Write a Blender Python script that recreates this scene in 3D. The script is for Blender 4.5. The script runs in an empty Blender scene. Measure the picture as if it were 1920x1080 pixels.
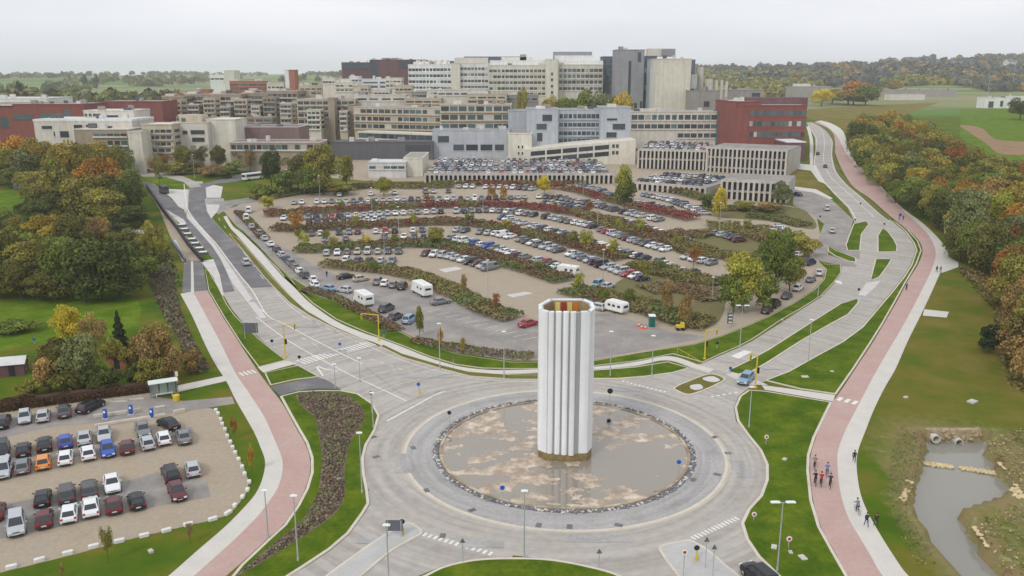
import bpy, bmesh, math, random
import numpy as np
from mathutils import Vector, Matrix
R = math.radians
random.seed(7); rng = np.random.default_rng(7)
SC = bpy.context.scene
COL = SC.collection

# ------------------------------------------------------------------ camera, sky, sun, exposure
HAZE = .00014
PITCH = R(14.21); FPX = 1580.0; CH = 48.0
cam = bpy.data.objects.new('camera', bpy.data.cameras.new('camera')); COL.objects.link(cam)
cam.location = (0, 0, CH); cam.rotation_euler = (R(90) - PITCH, 0, 0)
cam.data.sensor_width = 36; cam.data.lens = FPX / 1920 * 36
cam.data.clip_start = 1; cam.data.clip_end = 40000
SC.camera = cam
SC.cycles.volume_bounces = 3
SC.view_settings.view_transform = 'Standard'; SC.view_settings.look = 'None'
SC.view_settings.exposure = 0.0; SC.view_settings.gamma = 1
W = bpy.data.worlds.new('World'); SC.world = W; W.use_nodes = True
nt = W.node_tree; nt.nodes.clear()
out = nt.nodes.new('ShaderNodeOutputWorld'); bg = nt.nodes.new('ShaderNodeBackground')
sky = nt.nodes.new('ShaderNodeTexSky'); sky.sky_type = 'NISHITA'; sky.sun_disc = False
SUN_EL, SUN_AZ = 42, -135
sky.sun_elevation = R(SUN_EL); sky.sun_rotation = R(SUN_AZ); sky.dust_density = 5
hs = nt.nodes.new('ShaderNodeHueSaturation'); hs.inputs['Saturation'].default_value = .45
nt.links.new(sky.outputs[0], hs.inputs['Color'])
tc = nt.nodes.new('ShaderNodeTexCoord'); mp = nt.nodes.new('ShaderNodeMapping'); mp.inputs['Scale'].default_value = (1.2, 1.2, 7)
nz = nt.nodes.new('ShaderNodeTexNoise'); nz.inputs['Scale'].default_value = 1.6; nz.inputs['Detail'].default_value = 4
nt.links.new(tc.outputs['Generated'], mp.inputs[0]); nt.links.new(mp.outputs[0], nz.inputs[0])
cr = nt.nodes.new('ShaderNodeValToRGB')
cr.color_ramp.elements[0].position = .3; cr.color_ramp.elements[0].color = (.70, .73, .80, 1)
cr.color_ramp.elements[1].position = .7; cr.color_ramp.elements[1].color = (.89, .90, .94, 1)
nt.links.new(nz.outputs[0], cr.inputs[0])
vs = nt.nodes.new('ShaderNodeVectorMath'); vs.operation = 'SCALE'; vs.inputs['Scale'].default_value = 12.0
nt.links.new(cr.outputs[0], vs.inputs[0])
mx = nt.nodes.new('ShaderNodeMixRGB'); mx.inputs[0].default_value = .9
nt.links.new(hs.outputs[0], mx.inputs[1]); nt.links.new(vs.outputs[0], mx.inputs[2])
nt.links.new(mx.outputs[0], bg.inputs[0]); bg.inputs[1].default_value = .1
nt.links.new(bg.outputs[0], out.inputs[0])
sun = bpy.data.objects.new('sun', bpy.data.lights.new('sun', 'SUN')); COL.objects.link(sun)
sun.data.energy = 1.15; sun.data.angle = R(10); sun.data.color = (1, .94, .85)
sun.rotation_euler = (R(90 - SUN_EL), 0, R(-35)); sun.location = (0, 0, 300)   # light comes from behind left of the camera

# ------------------------------------------------------------------ helpers
c_, s_ = math.cos(PITCH), math.sin(PITCH)
def smooth(a, b, x):
    t = min(1, max(0, (x - a) / (b - a))); return t * t * (3 - 2 * t)
def T(x, y):
    """height of the ground"""
    if y < 200: return 0.0
    if y < 600: return .045 * (y - 200)
    z = 18.0
    if y > 900:
        a = x / y
        amp = np.interp(a, [-.8, -.45, -.25, -.1, .1, .2, .3, .4, .5, .65], [18, 22, 28, 26, 32, 38, 42, 58, 68, 70])
        z += amp * smooth(1000, 2500, y) + (4 * math.sin(x * .004 + 1) + 3 * math.sin(x * .011 + y * .003)) * smooth(1200, 2200, y)
    else:
        z += 0
    return z
def ray(px, py):
    u = (px - 960) / FPX; w = -(py - 540) / FPX
    return Vector((u, c_ + w * s_, -s_ + w * c_))
def G(px, py, h=0.0):
    """a point of the photograph laid on the ground (or on a level h above it)"""
    d = ray(px, py); lo, hi = 20.0, 9000.0
    def f(t): return CH + d.z * t - (T(d.x * t, d.y * t) + h)
    t = lo; st = 4.0
    while t < hi and f(t) > 0: t += st; st = max(4, t * .02)
    a, b = t - st, t
    for _ in range(30):
        m = (a + b) / 2
        if f(m) > 0: a = m
        else: b = m
    return Vector((d.x * a, d.y * a, CH + d.z * a))
def PZ(px, py, z):
    d = ray(px, py); t = (z - CH) / d.z; return Vector((d.x * t, d.y * t, z))
def PY(px, py, Y):
    d = ray(px, py); t = Y / d.y; return Vector((d.x * t, Y, CH + d.z * t))
def scale_at(p):   # metres per photo pixel at a point
    return (p.y * c_ + (CH - p.z) * s_) / FPX

def tag(o, label=None, cat=None, group=None, kind=None):
    if label: o['label'] = label
    if cat: o['category'] = cat
    if group: o['group'] = group
    if kind: o['kind'] = kind
    return o
def link(name, me, parent=None, mats=None):
    o = bpy.data.objects.new(name, me); COL.objects.link(o)
    if mats:
        for m in (mats if isinstance(mats, (list, tuple)) else [mats]): me.materials.append(m)
    if parent: o.parent = parent
    return o
def empty(name, loc=(0, 0, 0), rz=0.0):
    o = bpy.data.objects.new(name, None); COL.objects.link(o); o.location = loc; o.rotation_euler.z = rz
    o.empty_display_size = .3; return o
def copy_tree(o, parent=None):
    c = o.copy(); COL.objects.link(c)
    if parent: c.parent = parent
    for ch in list(o.children): copy_tree(ch, c)
    return c

class MB:
    """collects shapes into one mesh"""
    def __init__(s): s.v = []; s.f = []; s.m = []; s.sm = []
    def add(s, vs, fs, mi=0, smooth=False):
        n = len(s.v); s.v += [tuple(v) for v in vs]
        for f in fs: s.f.append([i + n for i in f]); s.m.append(mi); s.sm.append(smooth)
    def box(s, c, d, rz=0.0, mi=0, M=None):
        x, y, z = d[0] / 2, d[1] / 2, d[2] / 2
        vs = [Vector((a * x, b * y, e * z)) for a in (-1, 1) for b in (-1, 1) for e in (-1, 1)]
        Rm = M if M is not None else Matrix.Rotation(rz, 3, 'Z')
        vs = [Rm @ v + Vector(c) for v in vs]
        s.add(vs, [(0, 1, 3, 2), (4, 6, 7, 5), (0, 4, 5, 1), (2, 3, 7, 6), (0, 2, 6, 4), (1, 5, 7, 3)], mi)
    def prism(s, pts, z0, z1, mi=0, mtop=None, cap0=True):
        n = len(pts)
        a = sum(pts[i][0] * pts[(i + 1) % n][1] - pts[(i + 1) % n][0] * pts[i][1] for i in range(n))
        if a < 0: pts = pts[::-1]
        vs = [(p[0], p[1], z0) for p in pts] + [(p[0], p[1], z1) for p in pts]
        s.add(vs, [(i, (i + 1) % n, n + (i + 1) % n, n + i) for i in range(n)], mi)
        s.add([(p[0], p[1], z1) for p in pts], [list(range(n))], mi if mtop is None else mtop)
        if cap0: s.add([(p[0], p[1], z0) for p in pts], [list(range(n))[::-1]], mi)
    def tube(s, a, b, r0, r1=None, n=8, mi=0, caps=True, sm=True):
        a, b = Vector(a), Vector(b); r1 = r0 if r1 is None else r1
        d = (b - a); 
        if d.length < 1e-6: return
        q = d.to_track_quat('Z', 'Y').to_matrix()
        vs = []
        for p, r in ((a, r0), (b, r1)):
            for i in range(n):
                t = 2 * math.pi * i / n; vs.append(p + q @ Vector((r * math.cos(t), r * math.sin(t), 0)))
        s.add(vs, [(i, (i + 1) % n, n + (i + 1) % n, n + i) for i in range(n)], mi, sm)
        if caps: s.add(vs, [list(range(n))[::-1], list(range(n, 2 * n))], mi)
    def ball(s, c, r, n=8, mi=0, sz=(1, 1, 1)):
        vs = []; m = n // 2 + 1
        for j in range(1, m):
            ph = math.pi * j / m
            for i in range(n):
                t = 2 * math.pi * i / n
                vs.append((c[0] + r * sz[0] * math.sin(ph) * math.cos(t), c[1] + r * sz[1] * math.sin(ph) * math.sin(t), c[2] + r * sz[2] * math.cos(ph)))
        k = len(vs); vs += [(c[0], c[1], c[2] + r * sz[2]), (c[0], c[1], c[2] - r * sz[2])]
        fs = []
        for j in range(m - 2):
            for i in range(n):
                a = j * n + i; b = j * n + (i + 1) % n; fs.append((a, a + n, b + n, b))
        for i in range(n):
            fs.append((k, i, (i + 1) % n)); fs.append((k + 1, (m - 2) * n + (i + 1) % n, (m - 2) * n + i))
        s.add(vs, fs, mi, True)
    def mesh(s, name):
        me = bpy.data.meshes.new(name); me.from_pydata(s.v, [], s.f)
        me.polygons.foreach_set('material_index', s.m); me.polygons.foreach_set('use_smooth', s.sm); me.update(); return me
    def build(s, name, mats, parent=None, loc=None, rz=0.0):
        o = link(name, s.mesh(name), parent, mats)
        if loc is not None: o.location = loc
        if rz: o.rotation_euler.z = rz
        return o

def catmull(pts, n=6, closed=False):
    P = [Vector(p).to_2d() if len(p) > 2 else Vector(p) for p in pts]; o = []
    N = len(P); rng_ = range(N) if closed else range(N - 1)
    for i in rng_:
        if closed: a, b, c, d = P[i - 1], P[i], P[(i + 1) % N], P[(i + 2) % N]
        else: a, b, c, d = P[max(i - 1, 0)], P[i], P[i + 1], P[min(i + 2, N - 1)]
        for k in range(n):
            t = k / n
            o.append(.5 * ((2 * b) + (c - a) * t + (2 * a - 5 * b + 4 * c - d) * t * t + (3 * b - a - 3 * c + d) * t ** 3))
    if not closed: o.append(P[-1])
    return o
def bezier_smooth(pts): return catmull(pts, 5, True)

# ------------------------------------------------------------------ materials
def mat(name, col, rough=.8, metal=0.0, var=0.0, scale=1.0, objcol=False, tint=False, bump=0.0, streak=0.0, tracks=0, spec=.3, detail=4, coord='pos', col2=None, thr=(.4, .6), jit=0.0, em=None):
    m = bpy.data.materials.new(name); m.use_nodes = True; t = m.node_tree; N = t.nodes; L = t.links
    b = N['Principled BSDF']; b.inputs['Roughness'].default_value = rough; b.inputs['Metallic'].default_value = metal
    b.inputs['Specular IOR Level'].default_value = spec
    rgb = N.new('ShaderNodeRGB'); rgb.outputs[0].default_value = (*col, 1); cur = rgb.outputs[0]
    if coord == 'pos': pos = N.new('ShaderNodeNewGeometry').outputs['Position']
    else: pos = N.new('ShaderNodeTexCoord').outputs['Object']
    if col2 is not None:
        n = N.new('ShaderNodeTexNoise'); n.inputs['Scale'].default_value = scale; n.inputs['Detail'].default_value = detail; n.inputs['Roughness'].default_value = .62
        L.new(pos, n.inputs['Vector']); mr = N.new('ShaderNodeMapRange'); mr.inputs['From Min'].default_value = thr[0]; mr.inputs['From Max'].default_value = thr[1]
        L.new(n.outputs[0], mr.inputs[0]); x = N.new('ShaderNodeMixRGB'); L.new(mr.outputs[0], x.inputs[0]); L.new(cur, x.inputs[1]); x.inputs[2].default_value = (*col2, 1); cur = x.outputs[0]
    if var:
        for k, (sc_, vv) in enumerate(((scale, var), (scale * 7.3, var * .8))):
            n = N.new('ShaderNodeTexNoise'); n.inputs['Scale'].default_value = sc_; n.inputs['Detail'].default_value = detail
            L.new(pos, n.inputs['Vector']); mr = N.new('ShaderNodeMapRange'); mr.inputs['From Min'].default_value = .25; mr.inputs['From Max'].default_value = .75
            mr.inputs['To Min'].default_value = 1 - vv; mr.inputs['To Max'].default_value = 1 + vv; L.new(n.outputs[0], mr.inputs[0])
            x = N.new('ShaderNodeVectorMath'); x.operation = 'SCALE'; L.new(cur, x.inputs[0]); L.new(mr.outputs[0], x.inputs['Scale']); cur = x.outputs[0]
    if streak:
        mpp = N.new('ShaderNodeMapping'); mpp.inputs['Scale'].default_value = (.7, .7, .05); L.new(pos, mpp.inputs[0]); n = N.new('ShaderNodeTexNoise'); n.inputs['Scale'].default_value = 1; n.inputs['Detail'].default_value = 5; L.new(mpp.outputs[0], n.inputs['Vector'])
        mr = N.new('ShaderNodeMapRange'); mr.inputs['From Min'].default_value = .35; mr.inputs['From Max'].default_value = .65; mr.inputs['To Min'].default_value = 1 - streak; mr.inputs['To Max'].default_value = 1 + streak * .5; L.new(n.outputs[0], mr.inputs[0])
        x = N.new('ShaderNodeVectorMath'); x.operation = 'SCALE'; L.new(cur, x.inputs[0]); L.new(mr.outputs[0], x.inputs['Scale']); cur = x.outputs[0]
    if tracks:   # worn tyre bands running round the roundabout
        sb = N.new('ShaderNodeVectorMath'); sb.operation = 'SUBTRACT'; L.new(pos, sb.inputs[0]); sb.inputs[1].default_value = (6.85, 103.1, 0)
        ln = N.new('ShaderNodeVectorMath'); ln.operation = 'LENGTH'; L.new(sb.outputs[0], ln.inputs[0]); cb = N.new('ShaderNodeCombineXYZ'); ml = N.new('ShaderNodeMath'); ml.operation = 'MULTIPLY'; ml.inputs[1].default_value = 1.1; L.new(ln.outputs['Value'], ml.inputs[0]); L.new(ml.outputs[0], cb.inputs[0])
        sc2 = N.new('ShaderNodeVectorMath'); sc2.operation = 'SCALE'; sc2.inputs['Scale'].default_value = .07; L.new(pos, sc2.inputs[0]); ad2 = N.new('ShaderNodeVectorMath'); L.new(cb.outputs[0], ad2.inputs[0]); L.new(sc2.outputs[0], ad2.inputs[1])
        n = N.new('ShaderNodeTexNoise'); n.inputs['Scale'].default_value = 1; n.inputs['Detail'].default_value = 3; L.new(ad2.outputs[0], n.inputs['Vector']); mr = N.new('ShaderNodeMapRange'); mr.inputs['From Min'].default_value = .38; mr.inputs['From Max'].default_value = .62; mr.inputs['To Min'].default_value = .84; mr.inputs['To Max'].default_value = 1.05; L.new(n.outputs[0], mr.inputs[0])
        x = N.new('ShaderNodeVectorMath'); x.operation = 'SCALE'; L.new(cur, x.inputs[0]); L.new(mr.outputs[0], x.inputs['Scale']); cur = x.outputs[0]
    if objcol:
        oi = N.new('ShaderNodeObjectInfo'); x = N.new('ShaderNodeMixRGB'); x.blend_type = 'MULTIPLY'; x.inputs[0].default_value = 1
        L.new(cur, x.inputs[1]); L.new(oi.outputs['Color'], x.inputs[2]); cur = x.outputs[0]
    if tint:
        at = N.new('ShaderNodeAttribute'); at.attribute_name = 'tint'; x = N.new('ShaderNodeMixRGB'); x.blend_type = 'MULTIPLY'; x.inputs[0].default_value = 1
        L.new(cur, x.inputs[1]); L.new(at.outputs['Color'], x.inputs[2]); cur = x.outputs[0]
    if jit:
        oi = N.new('ShaderNodeObjectInfo'); mr = N.new('ShaderNodeMapRange'); mr.inputs['To Min'].default_value = 1 - jit; mr.inputs['To Max'].default_value = 1 + jit
        L.new(oi.outputs['Random'], mr.inputs[0]); x = N.new('ShaderNodeVectorMath'); x.operation = 'SCALE'; L.new(cur, x.inputs[0]); L.new(mr.outputs[0], x.inputs['Scale']); cur = x.outputs[0]
    L.new(cur, b.inputs['Base Color'])
    if bump:
        n = N.new('ShaderNodeTexNoise'); n.inputs['Scale'].default_value = scale * 5; n.inputs['Detail'].default_value = 5; L.new(pos, n.inputs['Vector'])
        bp = N.new('ShaderNodeBump'); bp.inputs['Strength'].default_value = bump; bp.inputs['Distance'].default_value = .1; L.new(n.outputs[0], bp.inputs['Height']); L.new(bp.outputs[0], b.inputs['Normal'])
    if em: b.inputs['Emission Color'].default_value = (*em, 1); b.inputs['Emission Strength'].default_value = 1
    return m
M = {}
M['grass'] = mat('grass', (.08, .13, .011), .95, var=.3, scale=.12, col2=(.17, .175, .04), thr=(.5, .72), bump=.6, spec=.1, detail=8)
M['lawn'] = mat('lawn', (.072, .130, .009), .95, var=.25, scale=.25, col2=(.125, .15, .012), thr=(.4, .75), bump=.6, spec=.03, detail=8)
M['dry'] = mat('dry_grass', (.165, .14, .022), .95, var=.22, scale=.12, col2=(.20, .155, .05), thr=(.5, .7), bump=.6, spec=.1, detail=8)
M['meadow'] = mat('bright_meadow', (.10, .175, .012), .95, var=.22, scale=.2, col2=(.15, .18, .02), thr=(.45, .75), bump=.5, spec=.03)
M['brown_edge'] = mat('brown_verge', (.17, .14, .035), .95, var=.25, scale=.3, col2=(.12, .15, .03), thr=(.45, .6), bump=.5, spec=.1)
M['scrub'] = mat('scrub_ground', (.19, .155, .085), .95, var=.25, scale=.4, col2=(.14, .145, .05), thr=(.42, .6), bump=.5, spec=.1)
M['mud'] = mat('mud', (.33, .25, .17), .9, var=.25, scale=.3, col2=(.46, .38, .27), thr=(.45, .6), bump=.6)
M['gravel'] = mat('gravel', (.40, .33, .245), .95, var=.12, scale=.25, col2=(.33, .285, .225), thr=(.45, .7), bump=.4)
M['road'] = mat('road', (.445, .41, .365), .85, var=.14, tracks=1, scale=.13, col2=(.40, .375, .345), thr=(.45, .65), bump=.15)
M['road_edge'] = mat('road_edge', (.50, .455, .37), .85, var=.1, scale=.3)
M['ring'] = mat('ring_road', (.405, .39, .375), .85, var=.16, tracks=1, scale=.3, col2=(.36, .352, .345), thr=(.5, .68), bump=.15)
M['asphalt'] = mat('asphalt', (.165, .16, .165), .85, var=.14, scale=.2, col2=(.21, .205, .205), thr=(.5, .7), bump=.2)
M['lotasphalt'] = mat('worn_asphalt', (.27, .25, .235), .85, var=.12, scale=.2, col2=(.33, .30, .265), thr=(.4, .7), bump=.2)
M['paving'] = mat('paving', (.55, .52, .46), .8, var=.07, scale=.4)
M['kerb'] = mat('kerb', (.60, .55, .46), .8, var=.1, scale=.6)
M['path'] = mat('path', (.60, .57, .52), .85, var=.06, scale=.4)
M['pink'] = mat('pink_path', (.49, .325, .29), .85, var=.08, scale=.25, col2=(.46, .335, .295), thr=(.4, .7))
M['line'] = mat('road_paint', (.74, .72, .67), .7, var=.12, scale=1.2)
M['white_slab'] = mat('pale_slab', (.58, .56, .53), .8, var=.1, scale=.3)

# ------------------------------------------------------------------ ground sheets
def zc(x, y): return T(x, y)
def in_poly(x, y, P):
    c = False; n = len(P)
    for i in range(n):
        x1, y1 = P[i][0], P[i][1]; x2, y2 = P[i - 1][0], P[i - 1][1]
        if (y1 > y) != (y2 > y) and x < (x2 - x1) * (y - y1) / (y2 - y1) + x1: c = not c
    return c
def seg_dist(x, y, P, closed=True):
    d = 1e9; n = len(P)
    for i in range(n if closed else n - 1):
        ax, ay = P[i][0], P[i][1]; bx, by = P[(i + 1) % n][0], P[(i + 1) % n][1]
        dx, dy = bx - ax, by - ay; l = dx * dx + dy * dy
        t = 0 if l == 0 else max(0, min(1, ((x - ax) * dx + (y - ay) * dy) / l))
        d = min(d, math.hypot(x - ax - t * dx, y - ay - t * dy))
    return d
def sheet_w(name, pts, m, lift, kind='structure', thick=0.0, label=None, parent=None):
    """flat sheet from world xy points, laid on the ground"""
    bm = bmesh.new(); vs = [bm.verts.new((p[0], p[1], 0)) for p in pts]
    try: f = bm.faces.new(vs)
    except Exception: bm.free(); return None
    f.normal_update()
    if f.normal.z < 0: f.normal_flip()
    bmesh.ops.triangulate(bm, faces=bm.faces[:])
    for y in (200, 600):
        bmesh.ops.bisect_plane(bm, geom=bm.verts[:] + bm.edges[:] + bm.faces[:], plane_co=(0, y, 0), plane_no=(0, 1, 0))
    if max(p[1] for p in pts) > 900:
        for y in range(950, 3000, 100):
            bmesh.ops.bisect_plane(bm, geom=bm.verts[:] + bm.edges[:] + bm.faces[:], plane_co=(0, y, 0), plane_no=(0, 1, 0))
    for v in bm.verts: v.co.z = T(v.co.x, v.co.y) + lift
    if thick:
        r = bmesh.ops.extrude_edge_only(bm, edges=[e for e in bm.edges if e.is_boundary])
        for g in r['geom']:
            if isinstance(g, bmesh.types.BMVert): g.co.z -= thick
    me = bpy.data.meshes.new(name); bm.to_mesh(me); bm.free()
    o = link(name, me, parent, m)
    if kind: o['kind'] = kind
    return o
def W2(pts): return [G(*p).to_2d() for p in pts]
def sheet(name, pts, m, lift, sm=False, thick=0.0):
    P = W2(pts)
    if sm: P = catmull(P, 5, True)
    return sheet_w(name, P, m, lift, thick=thick)
def clean(P, tol=.12):
    o = [P[0]]
    for p in P[1:]:
        if (p - o[-1]).length > tol: o.append(p)
    if (o[0] - o[-1]).length < tol: o.pop()
    return o
def inset(P, w):
    n = len(P); a = sum(P[i].x * P[(i + 1) % n].y - P[(i + 1) % n].x * P[i].y for i in range(n)); sg = 1 if a > 0 else -1
    o = []
    for i in range(n):
        d1 = (P[i] - P[i - 1]).normalized(); d2 = (P[(i + 1) % n] - P[i]).normalized()
        nn = Vector((-(d1.y + d2.y), d1.x + d2.x)) * sg
        if nn.length < .2: nn = Vector((-d1.y, d1.x)) * sg
        nn.normalize(); k = max(.5, nn.dot(Vector((-d1.y, d1.x)) * sg))
        o.append(P[i] + nn * (w / k))
    return o
def island(name, pts, m, sm=True, kw=.3, h=.12, kerbmat='kerb', world=False):
    P = pts if world else W2(pts)
    if sm: P = catmull(P, 6, True)
    P = clean(P, .25)
    sheet_w('kerb', P, M[kerbmat], h, thick=h + .02)
    return sheet_w(name, inset(P, kw), m, h + .012)
def strip_w(name, P, w, m, lift, parent=None):
    """ribbon of width w along a world polyline"""
    L, Rr = [], []
    for i, p in enumerate(P):
        d = (P[min(i + 1, len(P) - 1)] - P[max(i - 1, 0)]).normalized(); n = Vector((-d.y, d.x))
        L.append(p + n * w / 2); Rr.append(p - n * w / 2)
    return sheet_w(name, L + Rr[::-1], m, lift, parent=parent)
def line(pts, w=.15, lift=.03, sm=True, m='line', name='lane_marking'):
    P = W2(pts)
    if sm and len(P) > 2: P = catmull(P, 5)
    return strip_w(name, P, w, M[m], lift)
def dashes(a, b, n, length=None, w=.3, lift=.03, frac=.5):
    A, B = G(*a).to_2d(), G(*b).to_2d(); mb = MB(); d = (B - A) / n; nn = Vector((-d.y, d.x)).normalized()
    for i in range(n):
        p = A + d * (i + .5 - frac / 2); q = A + d * (i + .5 + frac / 2)
        vs = [p - nn * w / 2, q - nn * w / 2, q + nn * w / 2, p + nn * w / 2]
        vs = [(v.x, v.y, T(v.x, v.y) + lift) for v in vs]
        mb.add(vs, [(0, 1, 2, 3)])
    o = mb.build('road_marking', M['line']); o['kind'] = 'structure'; return o

# pond (lower than the path), traced at water level
WZ = -1.4
POND = [PZ(*p, WZ).to_2d() for p in [(1736, 833), (1770, 836), (1838, 846), (1862, 868), (1869, 880), (1872, 893), (1888, 905), (1902, 928), (1877, 945), (1830, 962), (1800, 972), (1825, 1017), (1852, 1055), (1885, 1095), (1930, 1150), (1830, 1150), (1800, 1095), (1764, 1055), (1738, 1017), (1718, 985), (1704, 957), (1713, 922), (1724, 887)]]
def ground_z(x, y):
    z = T(x, y)
    if 35 < x < 90 and 45 < y < 135:
        d = seg_dist(x, y, POND)
        if in_poly(x, y, POND): z = WZ - min(1.0, .25 + d * .5)
        elif d < 6.5:
            k = min(1, max(0, d / 5.0)) if x < 62 else smooth(-.2, 6.5, d)
            if y > 104 and 56 < x < 66 and y < 108.4: k = 0 ; z = (WZ - .25) * (1 - k)
    return z
xs = sorted(set(list(np.arange(-9000, -1000, 500)) + list(np.arange(-1000, -160, 40)) + list(np.arange(-160, 38, 6)) + list(np.arange(38, 86, .8)) + list(np.arange(86, 160, 4)) + list(np.arange(160, 1000, 40)) + list(np.arange(1000, 9001, 500))))
ys = sorted(set([-400, -100, 0] + list(np.arange(20, 48, 7)) + list(np.arange(48, 132, .8)) + list(np.arange(132, 200, 6)) + list(np.arange(200, 601, 40)) + list(np.arange(620, 1000, 40)) + list(np.arange(1000, 3000, 50)) + list(np.arange(3000, 9001, 1000))))
def build_ground():
    nx, ny = len(xs), len(ys)
    V = np.zeros((ny, nx, 3)); soil = np.zeros((ny, nx)); dry = np.zeros((ny, nx))
    for j, y in enumerate(ys):
        for i, x in enumerate(xs):
            V[j, i] = (x, y, ground_z(x, y)); dry[j, i] = smooth(30, 46, x - .12 * (y - 110)) * smooth(100, 122, y) * smooth(230, 190, y)
            if 40 < x < 90 and 45 < y < 135:
                d = seg_dist(x, y, POND)
                s = .85 * smooth(3.5, .2, d) if d < 4 else 0
                if x > 50 and y < 110: s = max(s, .9 * smooth(10, 1, d) * (1 if x > 55 else .3))
                if x > 46: s = max(s, .5 * smooth(9, 2, d))
                soil[j, i] = s
    idx = np.arange(nx * ny).reshape(ny, nx)
    F = np.stack([idx[:-1, :-1], idx[:-1, 1:], idx[1:, 1:], idx[1:, :-1]], -1).reshape(-1, 4)
    me = bpy.data.meshes.new('ground'); me.from_pydata(V.reshape(-1, 3).tolist(), [], F.tolist())
    me.polygons.foreach_set('use_smooth', [True] * len(me.polygons))
    a = me.attributes.new('soil', 'FLOAT', 'POINT'); a.data.foreach_set('value', soil.ravel()); a = me.attributes.new('dry', 'FLOAT', 'POINT'); a.data.foreach_set('value', dry.ravel())
    m = bpy.data.materials.new('ground'); m.use_nodes = True; t = m.node_tree; N = t.nodes; L = t.links; b = N['Principled BSDF']
    b.inputs['Roughness'].default_value = .95; b.inputs['Specular IOR Level'].default_value = .03
    g = N.new('ShaderNodeNewGeometry')
    def noise(sc, det=6, ro=.6):
        n = N.new('ShaderNodeTexNoise'); n.inputs['Scale'].default_value = sc; n.inputs['Detail'].default_value = det; n.inputs['Roughness'].default_value = ro; L.new(g.outputs['Position'], n.inputs['Vector']); return n.outputs[0]
    def ramp(i, st):
        r = N.new('ShaderNodeValToRGB'); L.new(i, r.inputs[0]); e = r.color_ramp.elements
        e[0].position, e[0].color = st[0][0], (*st[0][1], 1); e[1].position, e[1].color = st[-1][0], (*st[-1][1], 1)
        for p, c in st[1:-1]: x = e.new(p); x.color = (*c, 1)
        return r.outputs[0]
    near = ramp(noise(.1, 9), [(.32, (.058, .112, .009)), (.48, (.09, .14, .012)), (.58, (.145, .14, .02)), (.7, (.19, .16, .045))])
    dryc = ramp(noise(.12, 9), [(.36, (.095, .13, .016)), (.5, (.145, .138, .022)), (.68, (.19, .155, .045))]); atd = N.new('ShaderNodeAttribute'); atd.attribute_name = 'dry'
    xd = N.new('ShaderNodeMixRGB'); L.new(atd.outputs['Fac'], xd.inputs[0]); L.new(near, xd.inputs[1]); L.new(dryc, xd.inputs[2]); near = xd.outputs[0]
    soilc = ramp(noise(.5, 9, .7), [(.3, (.16, .11, .055)), (.45, (.26, .19, .1)), (.55, (.2, .19, .07)), (.7, (.42, .34, .22))])
    mpn = N.new('ShaderNodeMapping'); mpn.inputs['Scale'].default_value = (.0028, .0075, 1); L.new(g.outputs['Position'], mpn.inputs[0])
    vo = N.new('ShaderNodeTexVoronoi'); vo.inputs['Scale'].default_value = 1; L.new(mpn.outputs[0], vo.inputs['Vector'])
    sp = N.new('ShaderNodeSeparateColor'); L.new(vo.outputs['Color'], sp.inputs[0])
    far = ramp(sp.outputs[0], [(.0, (.10, .20, .04)), (.3, (.17, .26, .07)), (.55, (.28, .25, .14)), (.75, (.09, .14, .05)), (1, (.33, .29, .18))])
    s = N.new('ShaderNodeSeparateXYZ'); L.new(g.outputs['Position'], s.inputs[0])
    mr = N.new('ShaderNodeMapRange'); mr.inputs['From Min'].default_value = 620; mr.inputs['From Max'].default_value = 680; L.new(s.outputs['Y'], mr.inputs[0])
    x1 = N.new('ShaderNodeMixRGB'); L.new(mr.outputs[0], x1.inputs[0]); L.new(near, x1.inputs[1]); L.new(far, x1.inputs[2])
    at = N.new('ShaderNodeAttribute'); at.attribute_name = 'soil'
    ad = N.new('ShaderNodeMath'); ad.operation = 'MULTIPLY_ADD'; L.new(noise(.8, 6), ad.inputs[0]); ad.inputs[1].default_value = 1.4; ad.inputs[2].default_value = -.7
    a2 = N.new('ShaderNodeMath'); a2.operation = 'MULTIPLY_ADD'; L.new(at.outputs['Fac'], a2.inputs[0]); a2.inputs[1].default_value = 1.3; L.new(ad.outputs[0], a2.inputs[2]); a2.use_clamp = True
    a3 = N.new('ShaderNodeMath'); a3.operation = 'MULTIPLY'; a3.use_clamp = True; L.new(a2.outputs[0], a3.inputs[0])
    a4 = N.new('ShaderNodeMath'); a4.operation = 'GREATER_THAN'; L.new(at.outputs['Fac'], a4.inputs[0]); a4.inputs[1].default_value = .02; L.new(a4.outputs[0], a3.inputs[1])
    x2 = N.new('ShaderNodeMixRGB'); L.new(a3.outputs[0], x2.inputs[0]); L.new(x1.outputs[0], x2.inputs[1]); L.new(soilc, x2.inputs[2])
    L.new(x2.outputs[0], b.inputs['Base Color'])
    bp = N.new('ShaderNodeBump'); bp.inputs['Strength'].default_value = .5; bp.inputs['Distance'].default_value = .2; L.new(noise(1.2, 8), bp.inputs['Height']); L.new(bp.outputs[0], b.inputs['Normal'])
    tag(link('ground', me, None, m), kind='structure')
build_ground()
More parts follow.
